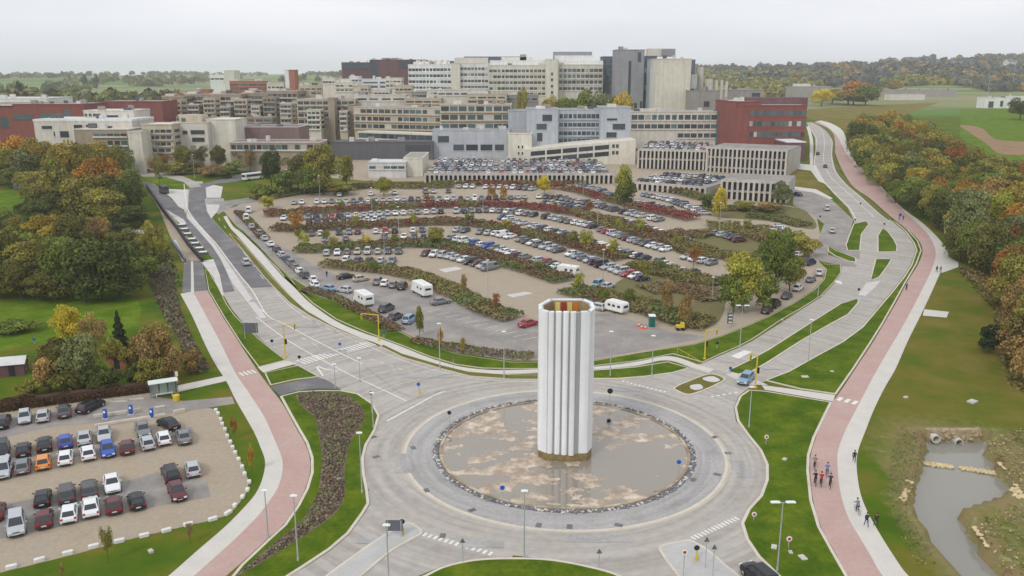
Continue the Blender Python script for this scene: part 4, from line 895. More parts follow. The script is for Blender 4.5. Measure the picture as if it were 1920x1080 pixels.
bus(308, 362, head_px((318, 368), (300, 354)), 6, 'dark delivery truck with pale cab roof by the meadow edge', (.1, .09, .1), 'delivery_truck', 'truck')
bus(262, 313, head_px((240, 314), (285, 312)), 9, 'long white coach beyond the trees at the upper left', (.72, .73, .72), 'coach', 'coach')

# ------------------------------------------------------------------ people and bicycles
M['skin'] = mat('skin', (.52, .33, .24), .6); M['jacket'] = mat('jacket_cloth', (1, 1, 1), .9, objcol=True); M['trouser'] = mat('dark_trousers', (.035, .04, .06), .9)
M['shoe'] = mat('shoe', (.02, .02, .02), .6); M['hair'] = mat('hair', (.05, .03, .02), .9)
def skin_body(name, pose):
    """one continuous body grown from a joint graph; pose 'walk', 'stand' or 'ride'"""
    V, E, Rr = [], [], []
    def add(p, r, par=None):
        V.append(Vector(p)); Rr.append(r); i = len(V) - 1
        if par is not None: E.append((par, i))
        return i
    if pose == 'ride': hip = (0, -.18, .98); chest = (0, .08, 1.32); neck = (0, .17, 1.50); head = (0, .24, 1.60); top = (0, .25, 1.74)
    else: hip = (0, 0, .95); chest = (0, .02, 1.28); neck = (0, .02, 1.47); head = (0, .04, 1.56); top = (0, .03, 1.72)
    pe = add(hip, .13); be = add(Vector(hip).lerp(Vector(chest), .5), .125, pe); ch = add(chest, .15, be)
    up = add(Vector(chest).lerp(Vector(neck), .6), .11, ch); ne = add(neck, .055, up); hd = add(head, .085, ne); tp = add(top, .085, hd)
    add(Vector(head) + Vector((0, .10, .0)), .022, hd)   # nose
    for s in (-1, 1):
        sh = add(Vector(chest) + Vector((s * .19, 0, .1)), .06, ch)
        if pose == 'ride': el = Vector((s * .25, .27, 1.20)); wr = Vector((s * .24, .50, 1.06)); hn = Vector((s * .24, .58, 1.05))
        elif pose == 'walk': el = Vector((s * .25, s * .10, 1.10)); wr = Vector((s * .25, s * .26, .90)); hn = Vector((s * .25, s * .29, .82))
        else: el = Vector((s * .26, -.02, 1.10)); wr = Vector((s * .25, .06, .87)); hn = Vector((s * .24, .08, .79))
        e = add(el, .045, sh); w = add(wr, .03, e); h = add(hn, .036, w); dr = (hn - wr).normalized(); sd = Vector((0, 1, 0)) if pose != 'ride' else Vector((1, 0, 0))
        for q in range(4):
            a = add(hn + dr * .05 + sd * ((q - 1.5) * .022), .010, h); add(V[a] + dr * (.045, .055, .05, .035)[q] + Vector((-s * .012, 0, 0)), .008, a)
        a = add(hn + sd * .05 + dr * .01, .011, h); add(V[a] + dr * .03 + sd * .02, .009, a)
        hp = add(Vector(hip) + Vector((s * .095, 0, -.07)), .095, pe)
        if pose == 'ride': kn = Vector((s * .11, .22 if s > 0 else .12, .78 if s > 0 else .58)); an_ = Vector((s * .11, .02 if s > 0 else -.02, .42 if s > 0 else .18)); to = an_ + Vector((0, .17, -.05))
        elif pose == 'walk': kn = Vector((s * .1, -s * .12 + .06, .51)); an_ = Vector((s * .1, -s * .30, .11 if s < 0 else .14)); to = an_ + Vector((0, .17, -.06))
        else: kn = Vector((s * .1, .02, .50)); an_ = Vector((s * .1, -.02, .09)); to = an_ + Vector((0, .17, -.05))
        k = add(kn, .06, hp); a = add(an_, .04, k); f = add(to, .035, a)
    me = bpy.data.meshes.new(name); me.from_pydata([tuple(v) for v in V], E, []); o = bpy.data.objects.new(name, me); COL.objects.link(o)
    m = o.modifiers.new('s', 'SKIN'); m.use_smooth_shade = True
    for i, r in enumerate(Rr): me.skin_vertices[0].data[i].radius = (r, r)
    me.skin_vertices[0].data[0].use_root = True
    u = o.modifiers.new('u', 'SUBSURF'); u.levels = 1; u.render_levels = 1
    dg = bpy.context.evaluated_depsgraph_get(); dg.update(); nm = bpy.data.meshes.new_from_object(o.evaluated_get(dg)); bpy.data.objects.remove(o)
    nm.materials.clear()
    for q in ('skin', 'jacket', 'trouser', 'shoe'): nm.materials.append(M[q])
    hv = Vector(head)
    hipz = hip[2] + .02
    for p in nm.polygons:
        c = p.center; 
        if (c - hv).length < .2 and c.z > neck[2] - .01: k = 0
        elif c.z > hipz and not (abs(c.x) > .2 and ((c - Vector((.24, .56, 1.05))).length < .1 or (c - Vector((-.24, .56, 1.05))).length < .1)): k = 1
        elif abs(c.x) > .19 and c.z > .7: k = 0 if c.z < .9 else 1
        elif c.z < .12 or (pose == 'ride' and c.z < .47 and c.x > 0 and c.y > .02 and c.z < .43): k = 3
        else: k = 2
        p.material_index = k
    hb = MB(); hb.ball((0, head[1] - .02, head[2] + .075), .105, 10, sz=(1, 1.08, 1)); 
    fe = MB()
    for s in (-1, 1): fe.ball((s * .035, head[1] + .085, head[2] + .035), .012, 6)
    fe.box((0, head[1] + .09, head[2] - .045), (.045, .012, .012))
    return nm, hb.mesh('hair'), fe.mesh('face_detail')
BOD = {q: skin_body('body', q) for q in ('walk', 'stand', 'ride')}
for q in BOD.values(): q[1].materials.append(M['hair']); q[2].materials.append(M['shoe'])
JC = {'black': (.015, .015, .02), 'grey': (.2, .2, .21), 'red': (.35, .03, .04), 'blue': (.1, .2, .42), 'dark brown': (.06, .035, .025), 'navy': (.03, .04, .09)}
def person(x, y, pose, col, h, label, group=None, lift=.05):
    p = G(x, y); o = link('person', BOD[pose][0]); o.location = (p.x, p.y, p.z + lift); o.rotation_euler.z = h; o.color = (*JC[col], 1)
    tag(o, label, 'person', group); link('hair', BOD[pose][1], o); link('face', BOD[pose][2], o); return o
M['bike'] = mat('bicycle_frame', (.05, .05, .06), .4, jit=.5)
def bike_meshes():
    out = []
    for y in (-.52, .52):
        mb = MB(); n = 20
        for k in range(n):
            a, b = 2 * math.pi * k / n, 2 * math.pi * (k + 1) / n
            mb.tube((0, y + .33 * math.cos(a), .34 + .33 * math.sin(a)), (0, y + .33 * math.cos(b), .34 + .33 * math.sin(b)), .018, n=5, caps=False)
        for k in range(8):
            a = 2 * math.pi * k / 8; mb.tube((0, y, .34), (0, y + .33 * math.cos(a), .34 + .33 * math.sin(a)), .004, n=3, caps=False)
        out.append(('wheel', mb.mesh('wheel'), 'tyre'))
    mb = MB()
    for a, b in (((0, -.52, .34), (0, -.08, .32)), ((0, -.52, .34), (0, -.2, .82)), ((0, -.08, .32), (0, -.2, .9)), ((0, -.08, .32), (0, .36, .82)), ((0, -.19, .8), (0, .36, .86)), ((0, .34, .95), (0, .52, .34))): mb.tube(a, b, .018, n=6)
    out.append(('frame', mb.mesh('frame'), 'bike'))
    mb = MB(); mb.tube((-.26, .42, 1.03), (.26, .42, 1.03), .014); mb.tube((0, .34, .93), (0, .42, 1.03), .014); 
    for s in (-1, 1): mb.tube((s * .26, .42, 1.03), (s * .26, .56, 1.03), .018)
    out.append(('handlebar', mb.mesh('handlebar'), 'trim')); mb = MB(); mb.ball((0, -.22, .91), .12, 8, sz=(.8, 1.1, .35)); out.append(('saddle', mb.mesh('saddle'), 'trim'))
    for _, me, m in out: me.materials.append(M[m])
    return out
BM_ = bike_meshes()
def cyclist(x, y, col, h, who, group='cyclists riding in a group on the pink path'):
    p = G(x, y); t = empty('bicycle', (p.x, p.y, p.z + .055), h); tag(t, f'bicycle ridden by the {who}', 'bicycle', 'bicycles of the riders')
    for nm, me, _ in BM_: link(nm, me, t)
    person(x, y, 'ride', col, h, who, group, .055)
hN = head_px((1541, 905), (1538, 870))
cyclist(1527, 879, 'grey', hN, 'cyclist in a grey jacket at the back left of the group')
cyclist(1528, 909, 'black', hN + .1, 'cyclist in black at the front left of the group')
cyclist(1539, 911, 'red', hN, 'cyclist in a red jacket in the middle of the group')
cyclist(1550, 893, 'blue', hN - .1, 'cyclist in a blue jacket behind the right hand rider')
cyclist(1556, 914, 'navy', hN, 'cyclist in navy at the front right of the group')
cyclist(1607, 962, 'grey', hN + .3, 'lone cyclist in grey on the pale footpath', None)
cyclist(1699, 545, 'navy', head_px((1690, 560), (1705, 520)), 'distant cyclist in navy on the left edge of the pink path', None)
person(1601, 868, 'walk', 'black', hN, 'person in black walking alone on the pale footpath')
person(1624, 988, 'walk', 'navy', hN + .3, 'person in navy walking on the footpath beside a companion in brown', 'two walkers side by side')
person(1642, 989, 'walk', 'dark brown', hN + .3, 'person in a dark brown coat at the footpath edge beside a companion in navy', 'two walkers side by side')
person(1756, 511, 'walk', 'black', hN, 'person in black by the paved spur, left one of two', 'two walkers by the paved spur')
person(1763, 511, 'walk', 'grey', hN, 'person in grey by the paved spur, right one of two', 'two walkers by the paved spur')
person(1686, 415, 'walk', 'blue', hN, 'person in a blue jacket at the far crossing, left one')
person(1693, 414, 'walk', 'black', hN + 3, 'person in black at the far crossing, right one')
person(613, 520, 'stand', 'black', 1, 'person in black standing in the western lane of the car park', lift=.03)

# ------------------------------------------------------------------ street furniture
M['pole'] = mat('galvanised_pole', (.42, .46, .46), .5, metal=.2, var=.06, scale=2)
M['lampw'] = mat('white_lamp_head', (.8, .82, .8), .4)
M['yel'] = mat('yellow_paint', (.65, .47, .04), .5, var=.08, scale=2)
M['signblue'] = mat('sign_blue', (.02, .10, .45), .4); M['signback'] = mat('sign_back', (.02, .022, .025), .6); M['signwhite'] = mat('sign_white', (.8, .8, .8), .5); M['signred'] = mat('sign_red', (.55, .03, .03), .5); M['signgrey'] = mat('grey_sign_back', (.12, .13, .15), .6)
def lamp(bx, by, ty, where, heads=1, r=.09):
    b = G(bx, by); top = PY(bx, ty, b.y); h = max(4, top.z - b.z); t = empty('street_lamp', b); tag(t, f'grey street lamp {where}', 'street lamp', 'street lamps on tall grey poles')
    mb = MB(); mb.tube((0, 0, 0), (0, 0, h), r, r * .55, 10); mb.tube((0, 0, 0), (0, 0, .5), r * 1.5, r * 1.3, 10); mb.build('pole', M['pole'], t)
    xs_ = (0,) if heads == 1 else (-.75, .75)
    for x in xs_:
        if heads == 2: a = MB(); a.tube((0, 0, h - .05), (x * .5, 0, h + .02), .04); a.build('arm', M['pole'], t)
        q = MB(); q.box((x, 0, h + .03), (.95 if heads == 2 else .7, .38, .12)); q.box((x, 0, h + .11), (.6 if heads == 2 else .45, .28, .06)); o = q.build('lamp_head', M['lampw'], t); bv = o.modifiers.new('bevel', 'BEVEL'); bv.width = .05
for a in [(983, 1047, 921, 'at the edge of the bottom lawn below the tower', 1), (729, 1092, 985, 'on the lower left traffic island', 1), (559, 1053, 930, 'at the lower tip of the left shrub bed', 1), (503, 1009, 920, 'beside the pink path at the lower left', 1), (679, 926, 812, 'on the left lawn beside the roundabout', 1), (700, 803, 737, 'at the top right rim of the left lawn', 1),
          (1457, 1072, 942, 'with twin heads on the lower right lawn', 2), (1404, 802, 726, 'at the top left of the right lawn', 1), (1515, 677, 600, 'in the long grass island', 1), (1387, 652, 573, 'with twin heads beside the eastern road', 2), (825, 692, 607, 'on the shrub verge left of the tower', 1), (945, 710, 622, 'on the verge just left of the tower', 1), (1144, 706, 622, 'on the verge just right of the tower', 1), (1222, 706, 630, 'on the curved lawn right of the tower', 1),
          (915, 577, 488, 'in the main car park left of the tower', 1), (1130, 545, 468, 'in the main car park behind the tower', 1), (722, 507, 436, 'in the nearest shrub island of the car park', 2), (540, 366, 318, 'by the trees at the upper left of the car park', 1), (600, 372, 330, 'by the big tree clump', 1), (698, 405, 352, 'in the left red hedge', 1), (855, 382, 340, 'in the far hedge left of centre', 1), (906, 402, 352, 'in the far hedge near the orange trees', 1), (748, 438, 388, 'in the left half of the third hedge', 1), (1093, 378, 330, 'in the far red hedge', 1), (1120, 425, 375, 'in the fourth hedge at the centre', 1), (1335, 565, 520, 'by the round green tree', 1), (1348, 440, 380, 'in the eastern lot', 1), (1380, 388, 340, 'in front of the stone garage', 1), (1533, 560, 514, 'on the eastern grass verge', 1), (365, 335, 290, 'by the upper left meadow', 1), (675, 716, 685, 'at the crossing, short pole', 1), (629, 728, 697, 'at the bicycle ramp, short pole', 1)]:
    lamp(*a)
def signal(bx, by, ty, arm_px, where):
    b = G(bx, by); top = PY(bx, ty, b.y); h = top.z - b.z; e = PY(arm_px[0], arm_px[1], b.y); t = empty('traffic_signal', b); tag(t, f'yellow traffic signal mast {where}', 'traffic signal', 'yellow traffic signal masts')
    mb = MB(); mb.tube((0, 0, 0), (0, 0, h), .13, .11, 10); mb.box((0, 0, .1), (.5, .5, .25)); mb.build('mast', M['yel'], t)
    ax = e.x - b.x; mb = MB(); mb.tube((0, 0, h - .1), (ax, .0, h + .25), .09, .07, 8); mb.build('arm', M['yel'], t)
    for q, (x, z) in enumerate(((ax, h - .35), (0.28, 2.9))):
        mb = MB(); mb.box((x, 0, z), (.3, .28, .95)); s = mb.build('signal_head', M['yel'] if q == 0 else M['black'], t)
        for k in range(3): l = MB(); l.tube((x, -.14, z + .28 - k * .28), (x, -.17, z + .28 - k * .28), .1, n=10); l.build('lens', M['signback'], s)
signal(535, 670, 609, (552, 602), 'left of the zebra crossing'); signal(711, 640, 590, (678, 596), 'right of the zebra crossing'); signal(1321, 674, 619, (1344, 621), 'beside the eastern crossing'); signal(1416, 727, 666, (1408, 664), 'by the car entering the roundabout'); 
def sign(bx, by, ty, kind, where, size=.29):
    b = G(bx, by); top = PY(bx, ty, b.y); h = max(1.2, top.z - b.z); t = empty('road_sign', b)
    txt = {'back': 'round road sign seen from its dark back', 'blue': 'round blue direction sign', 'panel': 'large dark rectangular sign panel', 'yellow': 'yellow bollard', 'redwhite': 'round white sign with red centre', 'tri': 'grey triangular sign back', 'bluebox': 'small blue ticket pillar'}[kind]
    tag(t, ' '.join(f'{txt} {where}'.split()[:16]), 'sign', 'road signs')
    m = {'back': 'signback', 'blue': 'signblue', 'panel': 'signgrey', 'yellow': 'yel', 'redwhite': 'signwhite', 'tri': 'signgrey', 'bluebox': 'signblue'}[kind]
    if kind == 'panel':
        for s in (-1, 1): mb = MB(); mb.tube((s * size * 1.6, 0, 0), (s * size * 1.6, 0, h), .06); mb.build('post', M['pole'], t)
        mb = MB(); mb.box((0, 0, h - size * 1.3), (size * 4, .08, size * 2.8)); mb.build('panel', M[m], t); return
    if kind == 'bluebox':
        mb = MB(); mb.box((0, 0, .75), (.5, .4, 1.5)); o = mb.build('cabinet', M[m], t); bv = o.modifiers.new('bevel', 'BEVEL'); bv.width = .05
        mb = MB(); mb.box((0, -.21, 1.1), (.3, .02, .35)); mb.build('screen', M['signwhite'], t); mb = MB(); mb.box((0, 0, .06), (.8, .7, .12)); mb.build('base', M['concrete'], t); return
    mb = MB(); mb.tube((0, 0, 0), (0, 0, h), .045, n=8); mb.build('post', M['pole'], t)
    mb = MB()
    if kind == 'yellow': mb.tube((0, -.05, 0), (0, -.05, h * .8), .16, .14, 10)
    elif kind == 'tri': mb.add([(-size, -.05, h - size * 1.5), (size, -.05, h - size * 1.5), (0, -.05, h + .1), (-size, -.02, h - size * 1.5), (size, -.02, h - size * 1.5), (0, -.02, h + .1)], [(0, 1, 2), (5, 4, 3), (0, 3, 4, 1), (1, 4, 5, 2), (2, 5, 3, 0)])
    else: mb.tube((0, -.06, h - size), (0, -.02, h - size), size, n=18)
    pl = mb.build('sign_plate', M[m], t)
    if kind == 'redwhite': mb = MB(); mb.tube((0, -.09, h - size), (0, -.065, h - size), size * .55, n=14); mb.build('sign_face', M['signred'], pl)
for a in [(471, 636, 606, 'panel', 'on the left verge by the road', .7), (511, 655, 636, 'back', 'left of the left signal mast'), (562, 682, 666, 'back', 'at the left end of the zebra crossing'), (638, 660, 642, 'blue', 'in the middle of the zebra crossing'), (720, 637, 620, 'blue', 'beside the right signal mast'), (785, 738, 717, 'blue', 'at the tip of the upper left island'), (787, 740, 728, 'yellow', 'at the tip of the upper left island'),
          (697, 775, 733, 'back', 'on the rim of the left lawn'), (843, 800, 770, 'back', 'at the upper left of the rubble ring'), (1143, 763, 728, 'back', 'behind the basin right of the tower', .42), (1141, 800, 790, 'back', 'inside the basin right of the tower'), (942, 945, 910, 'blue', 'at the front of the basin'), (1272, 884, 862, 'blue', 'at the right rim of the basin'), (740, 1008, 976, 'panel', 'on the lower left island', .45), (755, 1006, 973, 'back', 'beside the lower left bollard'), (756, 1004, 990, 'yellow', 'on the lower left island'),
          (1281, 1082, 1030, 'redwhite', 'on the lower right island'), (1305, 1052, 1022, 'back', 'on the lower right island'), (1306, 1052, 1038, 'yellow', 'on the lower right island'), (1322, 1066, 1008, 'tri', 'on the lower right island'), (1336, 1082, 1022, 'tri', 'on the right kerb of the lower right island'), (868, 1055, 1010, 'tri', 'on the rim of the bottom lawn'), (1123, 1063, 1030, 'tri', 'at the right of the bottom lawn'), (1413, 978, 960, 'redwhite', 'on the right lawn near the dashes', .28),
          (1436, 835, 815, 'redwhite', 'on the right lawn by the kerb', .3), (1608, 565, 540, 'back', 'at the tip of the long grass island'), (1657, 430, 418, 'back', 'at the top of the triangular island'), (1603, 420, 410, 'back', 'left of the far crossing'), (1612, 395, 380, 'back', 'on the far east road'), (1537, 413, 404, 'back', 'on the access road'), (1686, 420, 400, 'blue', 'at the far crossing', .5), (1478, 1030, 1005, 'redwhite', 'beside the twin lamp', .3), (198, 785, 767, 'bluebox', 'left of the three by the barrier'), (246, 777, 759, 'bluebox', 'middle of the three by the barrier'), (285, 784, 764, 'bluebox', 'right of the three by the barrier'), (1344, 655, 640, 'back', 'by the eastern signal mast'), (850, 690, 668, 'tri', 'left of the tower verge'), (1369, 700, 690, 'blue', 'at the eastern crossing'), (65, 645, 638, 'blue', 'in the left garden')]:
    sign(*a)
# portable toilet, cones and odd equipment
p = G(1222, 612); t = empty('portable_toilet', p); tag(t, 'green portable toilet with white roof at the car park corner', 'portable toilet')
mb = MB(); mb.box((0, 0, 1.1), (1.15, 1.15, 2.1)); o = mb.build('cabin', mat('toilet_green', (.02, .16, .13), .5), t); mb = MB(); mb.box((0, 0, 2.25), (1.35, 1.35, .3)); o = mb.build('roof', M['lampw'], t); bv = o.modifiers.new('bevel', 'BEVEL'); bv.width = .12; bv.segments = 3
mb = MB(); mb.box((0, -.59, 1.05), (.8, .03, 1.8)); mb.build('door', mat('door_green', (.015, .12, .1), .5), t)
M['orange'] = mat('orange_plastic', (.7, .13, .05), .5)
for i, (x, y) in enumerate(((1203, 616), (1210, 617), (1198, 612))):
    p = G(x, y); mb = MB(); mb.tube((0, 0, .03), (0, 0, .9), .3, .06, 10); mb.box((0, 0, .03), (.7, .7, .06)); mb.tube((0, 0, .4), (0, 0, .6), .2, .15, 10, mi=1); o = mb.build('traffic_cone', [M['orange'], M['signwhite']], loc=p); tag(o, ['orange traffic cone, middle of three beside the green toilet', 'orange traffic cone nearest the green toilet', 'orange traffic cone farthest from the green toilet'][i], 'cone', 'cones by the toilet')
p = G(1275, 619); t = empty('dumper', p); tag(t, 'small yellow site dumper by the shrub corner', 'machine'); mb = MB(); mb.box((0, 0, .8), (1.6, .9, .5)); mb.box((.4, 0, 1.3), (.7, .8, .5)); mb.build('body', M['yel'], t)
for x in (-.5, .5):
    for y in (-.5, .5): mb = MB(); mb.tube((x, y * .8, .3), (x, y * 1.1, .3), .3, n=12); mb.build('wheel', M['tyre'], t)
p = G(1368, 614); t = empty('information_board', p); tag(t, 'tall narrow dark information board beside the eastern lane', 'board'); mb = MB(); mb.box((0, 0, 1.9), (1.1, .15, 2.2)); mb.build('panel', M['signgrey'], t); mb = MB(); mb.tube((0, 0, 0), (0, 0, .9), .08); mb.build('post', M['pole'], t)
for q in range(3): mb = MB(); mb.box((0.05, -.09, 2.5 - q * .7), (.7, .03, .18)); mb.build('notice', M['signwhite'], t)
# manhole blocks and slabs in the lawns
for i, (x, y, s, w) in enumerate(((1509, 708, 1.1, 'on the upper right lawn'), (1698, 746, .6, 'beside the footpath on the right meadow'), (1823, 754, 1.4, 'in the bare patch of the right meadow'), (1471, 863, .7, 'on the right lawn'), (1451, 1028, .8, 'left of the twin lamp on the right lawn'), (1482, 1038, .55, 'beside the white post on the right lawn'), (1505, 1048, .9, 'lowest on the right lawn'), (634, 900, .9, 'in the left shrub bed'), (283, 1035, .6, 'on the lower left lawn'), (1560, 698, .6, 'small, on the upper right lawn'))):
    p = G(x, y); mb = MB(); mb.box((0, 0, .12), (s, s * .7, .24)); mb.tube((0, 0, .24), (0, 0, .28), s * .25, n=12)
    o = mb.build('inspection_chamber', M['concrete'], loc=p, rz=.3 * i); tag(o, f'pale concrete inspection chamber cover {w}', 'chamber cover', 'chamber covers in the lawns')
# white edge stones of the left car park
STN = [(405, 769), (409, 775), (414, 786), (417, 795), (422, 805)] + [(a / 4, 810 + b / 4) for a, b in ((1705, 30), (1728, 75), (1745, 115), (1765, 155), (1790, 205), (1817, 262), (1835, 315), (1870, 375), (1857, 435), (1820, 487), (1762, 552), (1713, 608), (1597, 655), (1413, 695), (1250, 740), (1083, 778), (897, 820), (703, 860), (510, 910), (298, 962), (88, 1015))]
smb = MB(); bm = bmesh.new(); bmesh.ops.create_cube(bm, size=1); bmesh.ops.bevel(bm, geom=bm.edges[:], offset=.12, segments=1, affect='EDGES')
sv = [tuple(v.co) for v in bm.verts]; sf = [[v.index for v in f.verts] for f in bm.faces]; bm.free()
smb.add(sv, sf); sme = smb.mesh('edge_stone'); sme.materials.append(mat('white_stone', (.72, .71, .68), .85, var=.12, scale=2))
for i, (x, y) in enumerate(STN):
    p = G(x, y + 2); o = link('edge_stone', sme); nxt = G(*STN[min(i + 1, len(STN) - 1)]); pv = G(*STN[max(i - 1, 0)]); big = i > 15
    o.location = (p.x, p.y, .2); o.scale = (1.0 if big else .55, .45, .42); o.rotation_euler.z = math.atan2(nxt.y - pv.y, nxt.x - pv.x); tag(o, f'white kerb stone edging the left car park, {ordinal(i)} from the far end', 'stone', 'white stones edging the car park')
# concrete barriers and bicycle stands by the shelter
def barrier(a, b, label, h=.55):
    A, B = G(*a), G(*b); d = B - A; t = MB(); t.box(((A.x + B.x) / 2, (A.y + B.y) / 2, h / 2), (d.length, .3, h), math.atan2(d.y, d.x)); o = t.build('concrete_barrier', M['kerb']); bv = o.modifiers.new('bevel', 'BEVEL'); bv.width = .05; tag(o, label, 'barrier', 'concrete barriers by the ticket pillars')
barrier((176, 784), (240, 775), 'concrete barrier nearest the black estate car'); barrier((252, 773), (264, 771), 'short concrete barrier behind the middle ticket pillar'); barrier((178, 801), (310, 780), 'long concrete barrier in front of the ticket pillars', .45); barrier((325, 777), (347, 772), 'pale concrete barrier at the right end', .6); barrier((290, 766), (310, 763), 'short barrier in front of the bus shelter', .3)
for i, (x, y) in enumerate(((225, 753), (257, 748))):
    p = G(x, y); t = empty('bicycle_stand', p, .2); tag(t, f'low grey bicycle stand, {"left" if i == 0 else "right"} of two left of the bus shelter', 'bicycle stand', 'bicycle stands'); mb = MB()
    for s in (-1, 1): mb.tube((s * .8, 0, 0), (s * .8, 0, .5), .05)
    mb.tube((-.8, 0, .5), (.8, 0, .5), .05); mb.build('hoop', M['rim'], t); mb = MB(); mb.box((0, 0, .04), (2, .5, .08)); mb.build('base', M['concrete'], t)
# bus shelter
A, B = G(286, 748), G(331, 741); t = empty('bus_shelter', ((A.x + B.x) / 2, (A.y + B.y) / 2, 0), math.atan2(B.y - A.y, B.x - A.x)); L = (B - A).length + .3; tag(t, 'glazed bus shelter with thick pale roof beside the hedge', 'bus shelter')
mb = MB(); mb.box((0, .2, 2.55), (L + .5, 1.7, .22)); o = mb.build('roof', mat('shelter_roof', (.72, .78, .72), .4), t); bv = o.modifiers.new('bevel', 'BEVEL'); bv.width = .06
for i in range(4): mb = MB(); mb.tube((-L / 2 + i * L / 3, .75, 0), (-L / 2 + i * L / 3, .75, 2.45), .07); mb.build('post', M['signgrey'], t)
mg = mat('shelter_glass', (.35, .42, .38), .1); 
for i in range(3): mb = MB(); mb.box((-L / 2 + (i + .5) * L / 3, .75, 1.3), (L / 3 - .25, .04, 1.9)); mb.build('glass_panel', mg, t)
for s in (-1, 1): mb = MB(); mb.box((s * L / 2, .3, 1.3), (.04, .8, 1.9)); mb.build('glass_panel', mg, t)
mb = MB(); mb.box((0, .4, .48), (L * .7, .4, .08)); mb.box((-L * .3, .4, .24), (.1, .3, .48)); mb.box((L * .3, .4, .24), (.1, .3, .48)); mb.build('bench', M['lampw'], t)
p = G(331, 752); mb = MB(); mb.tube((0, 0, .05), (0, 0, .9), .45, .5, 14); mb.tube((0, 0, .9), (0, 0, 1.0), .55, .5, 14); mb.build('litter_bin', M['yel'], loc=p); o = bpy.data.objects['litter_bin']; tag(o, 'round yellow litter bin at the right end of the bus shelter', 'bin')
p = G(331, 735); t = empty('bus_stop_post', p); tag(t, 'tall dark bus stop post with pale flag behind the shelter', 'sign post'); mb = MB(); mb.tube((0, 0, 0), (0, 0, 3.4), .08); mb.build('post', M['signgrey'], t); mb = MB(); mb.box((.25, 0, 3.0), (.5, .05, .8)); mb.build('flag', M['kerb'], t)
# rooflights over the underpass
for i, (x, y) in enumerate(((341, 424), (346, 432), (352, 441), (360, 451), (366, 459), (374, 468), (381, 476))):
    p = G(x, y); t = empty('rooflight', (p.x, p.y, p.z), .35); tag(t, f'small white rooflight beside the bus lane, {ordinal(i)} from the far end', 'rooflight', 'rooflights over the underpass')
    mb = MB(); mb.box((0, 0, .25), (2.6, 1.9, .5)); mb.build('upstand', M['signgrey'], t); mb = MB(); mb.box((0, 0, .6), (2.0, 1.5, .2)); o = mb.build('dome', M['lampw'], t); bv = o.modifiers.new('bevel', 'BEVEL'); bv.width = .09
def wall_px(pts, h, w, m, name, label, cat='wall'):
    P = catmull(W2(pts), 3); mb = MB(); vs = []
    for i, p in enumerate(P):
        d = (P[min(i + 1, len(P) - 1)] - P[max(i - 1, 0)]).normalized(); n = Vector((-d.y, d.x)) * w / 2; z = T(p.x, p.y)
        vs += [(p.x - n.x, p.y - n.y, z - .1), (p.x + n.x, p.y + n.y, z - .1), (p.x + n.x, p.y + n.y, z + h), (p.x - n.x, p.y - n.y, z + h)]
    fs = []
    for i in range(len(P) - 1):
        for k in range(4): fs.append((i * 4 + k, i * 4 + (k + 1) % 4, (i + 1) * 4 + (k + 1) % 4, (i + 1) * 4 + k))
    fs += [(0, 1, 2, 3), tuple(reversed([len(vs) - 4 + k for k in range(4)]))]; mb.add(vs, fs); tag(mb.build(name, m), label, cat)
wall_px([(275, 352), (305, 396), (330, 428), (352, 460), (380, 492)], 1.3, .4, M['trim'], 'retaining_wall', 'long dark retaining wall between bus lane and sandy strip')
wall_px([(322, 455), (336, 474), (348, 492)], 1.0, .5, M['signgrey'], 'ramp_wall', 'short dark ramp wall at the underpass mouth')
t = empty('handrail', (0, 0, 0)); tag(t, 'thin yellow handrail on the eastern verge', 'handrail')
hr = [G(x, y) for x, y in ((1270, 662), (1290, 673), (1310, 685))]
for a, b in zip(hr[:-1], hr[1:]): mb = MB(); mb.tube(a + Vector((0, 0, .9)), b + Vector((0, 0, .9)), .035); mb.build('rail', M['yel'], t)
for a in hr: mb = MB(); mb.tube(a, a + Vector((0, 0, .9)), .035); mb.build('post', M['yel'], t)
# ------------------------------------------------------------------ buildings
B_ = {}
def bm_(name, c, rough=.85, var=.1, scale=.06): 
    M[name] = mat(name, c, rough, var=var, scale=scale, streak=.10 if rough > .5 else 0, col2=tuple(v * .8 for v in c), thr=(.55, .8)); return M[name]
bm_('beige_conc', (.54, .47, .355)); bm_('pale_render', (.62, .585, .515)); bm_('white_clad', (.74, .74, .73)); bm_('grey_clad', (.30, .30, .32)); bm_('garage_conc', (.51, .48, .43)); bm_('blue_clad', (.44, .47, .51))
bm_('brick_red', (.24, .08, .065)); bm_('plum', (.155, .085, .09)); bm_('slate', (.13, .15, .19)); bm_('brown_conc', (.35, .285, .215)); bm_('roofgrey', (.32, .30, .28)); bm_('rooflight', (.62, .62, .61)); bm_('roofdark', (.12, .12, .13)); bm_('terracotta', (.38, .15, .1)); bm_('cream', (.68, .645, .545)); bm_('orange_brick', (.38, .16, .11)); bm_('roofplum', (.22, .15, .14)); bm_('teal_glass', (.09, .16, .18), .2); bm_('light_glass', (.45, .52, .57), .2)
M['win'] = mat('window_glass', (.05, .058, .068), .18, jit=.5, spec=.6); M['winred'] = mat('window_glass_warm', (.14, .09, .085), .3, jit=.4, spec=.5); M['winteal'] = mat('window_glass_teal', (.07, .12, .13), .15, jit=.4, spec=.6); M['blind'] = mat('window_blind', (.45, .44, .40), .6, jit=.3)
def facade_z(A, B, px, py):
    """point of the vertical plane over A-B seen at a pixel"""
    d = ray(px, py); n = Vector((-(B.y - A.y), B.x - A.x, 0)); t = n.dot(Vector((A.x, A.y, 0)) - Vector((0, 0, CH)) * 0) / n.dot(Vector((d.x, d.y, 0)))
    return Vector((d.x * t, d.y * t, CH + d.z * t))
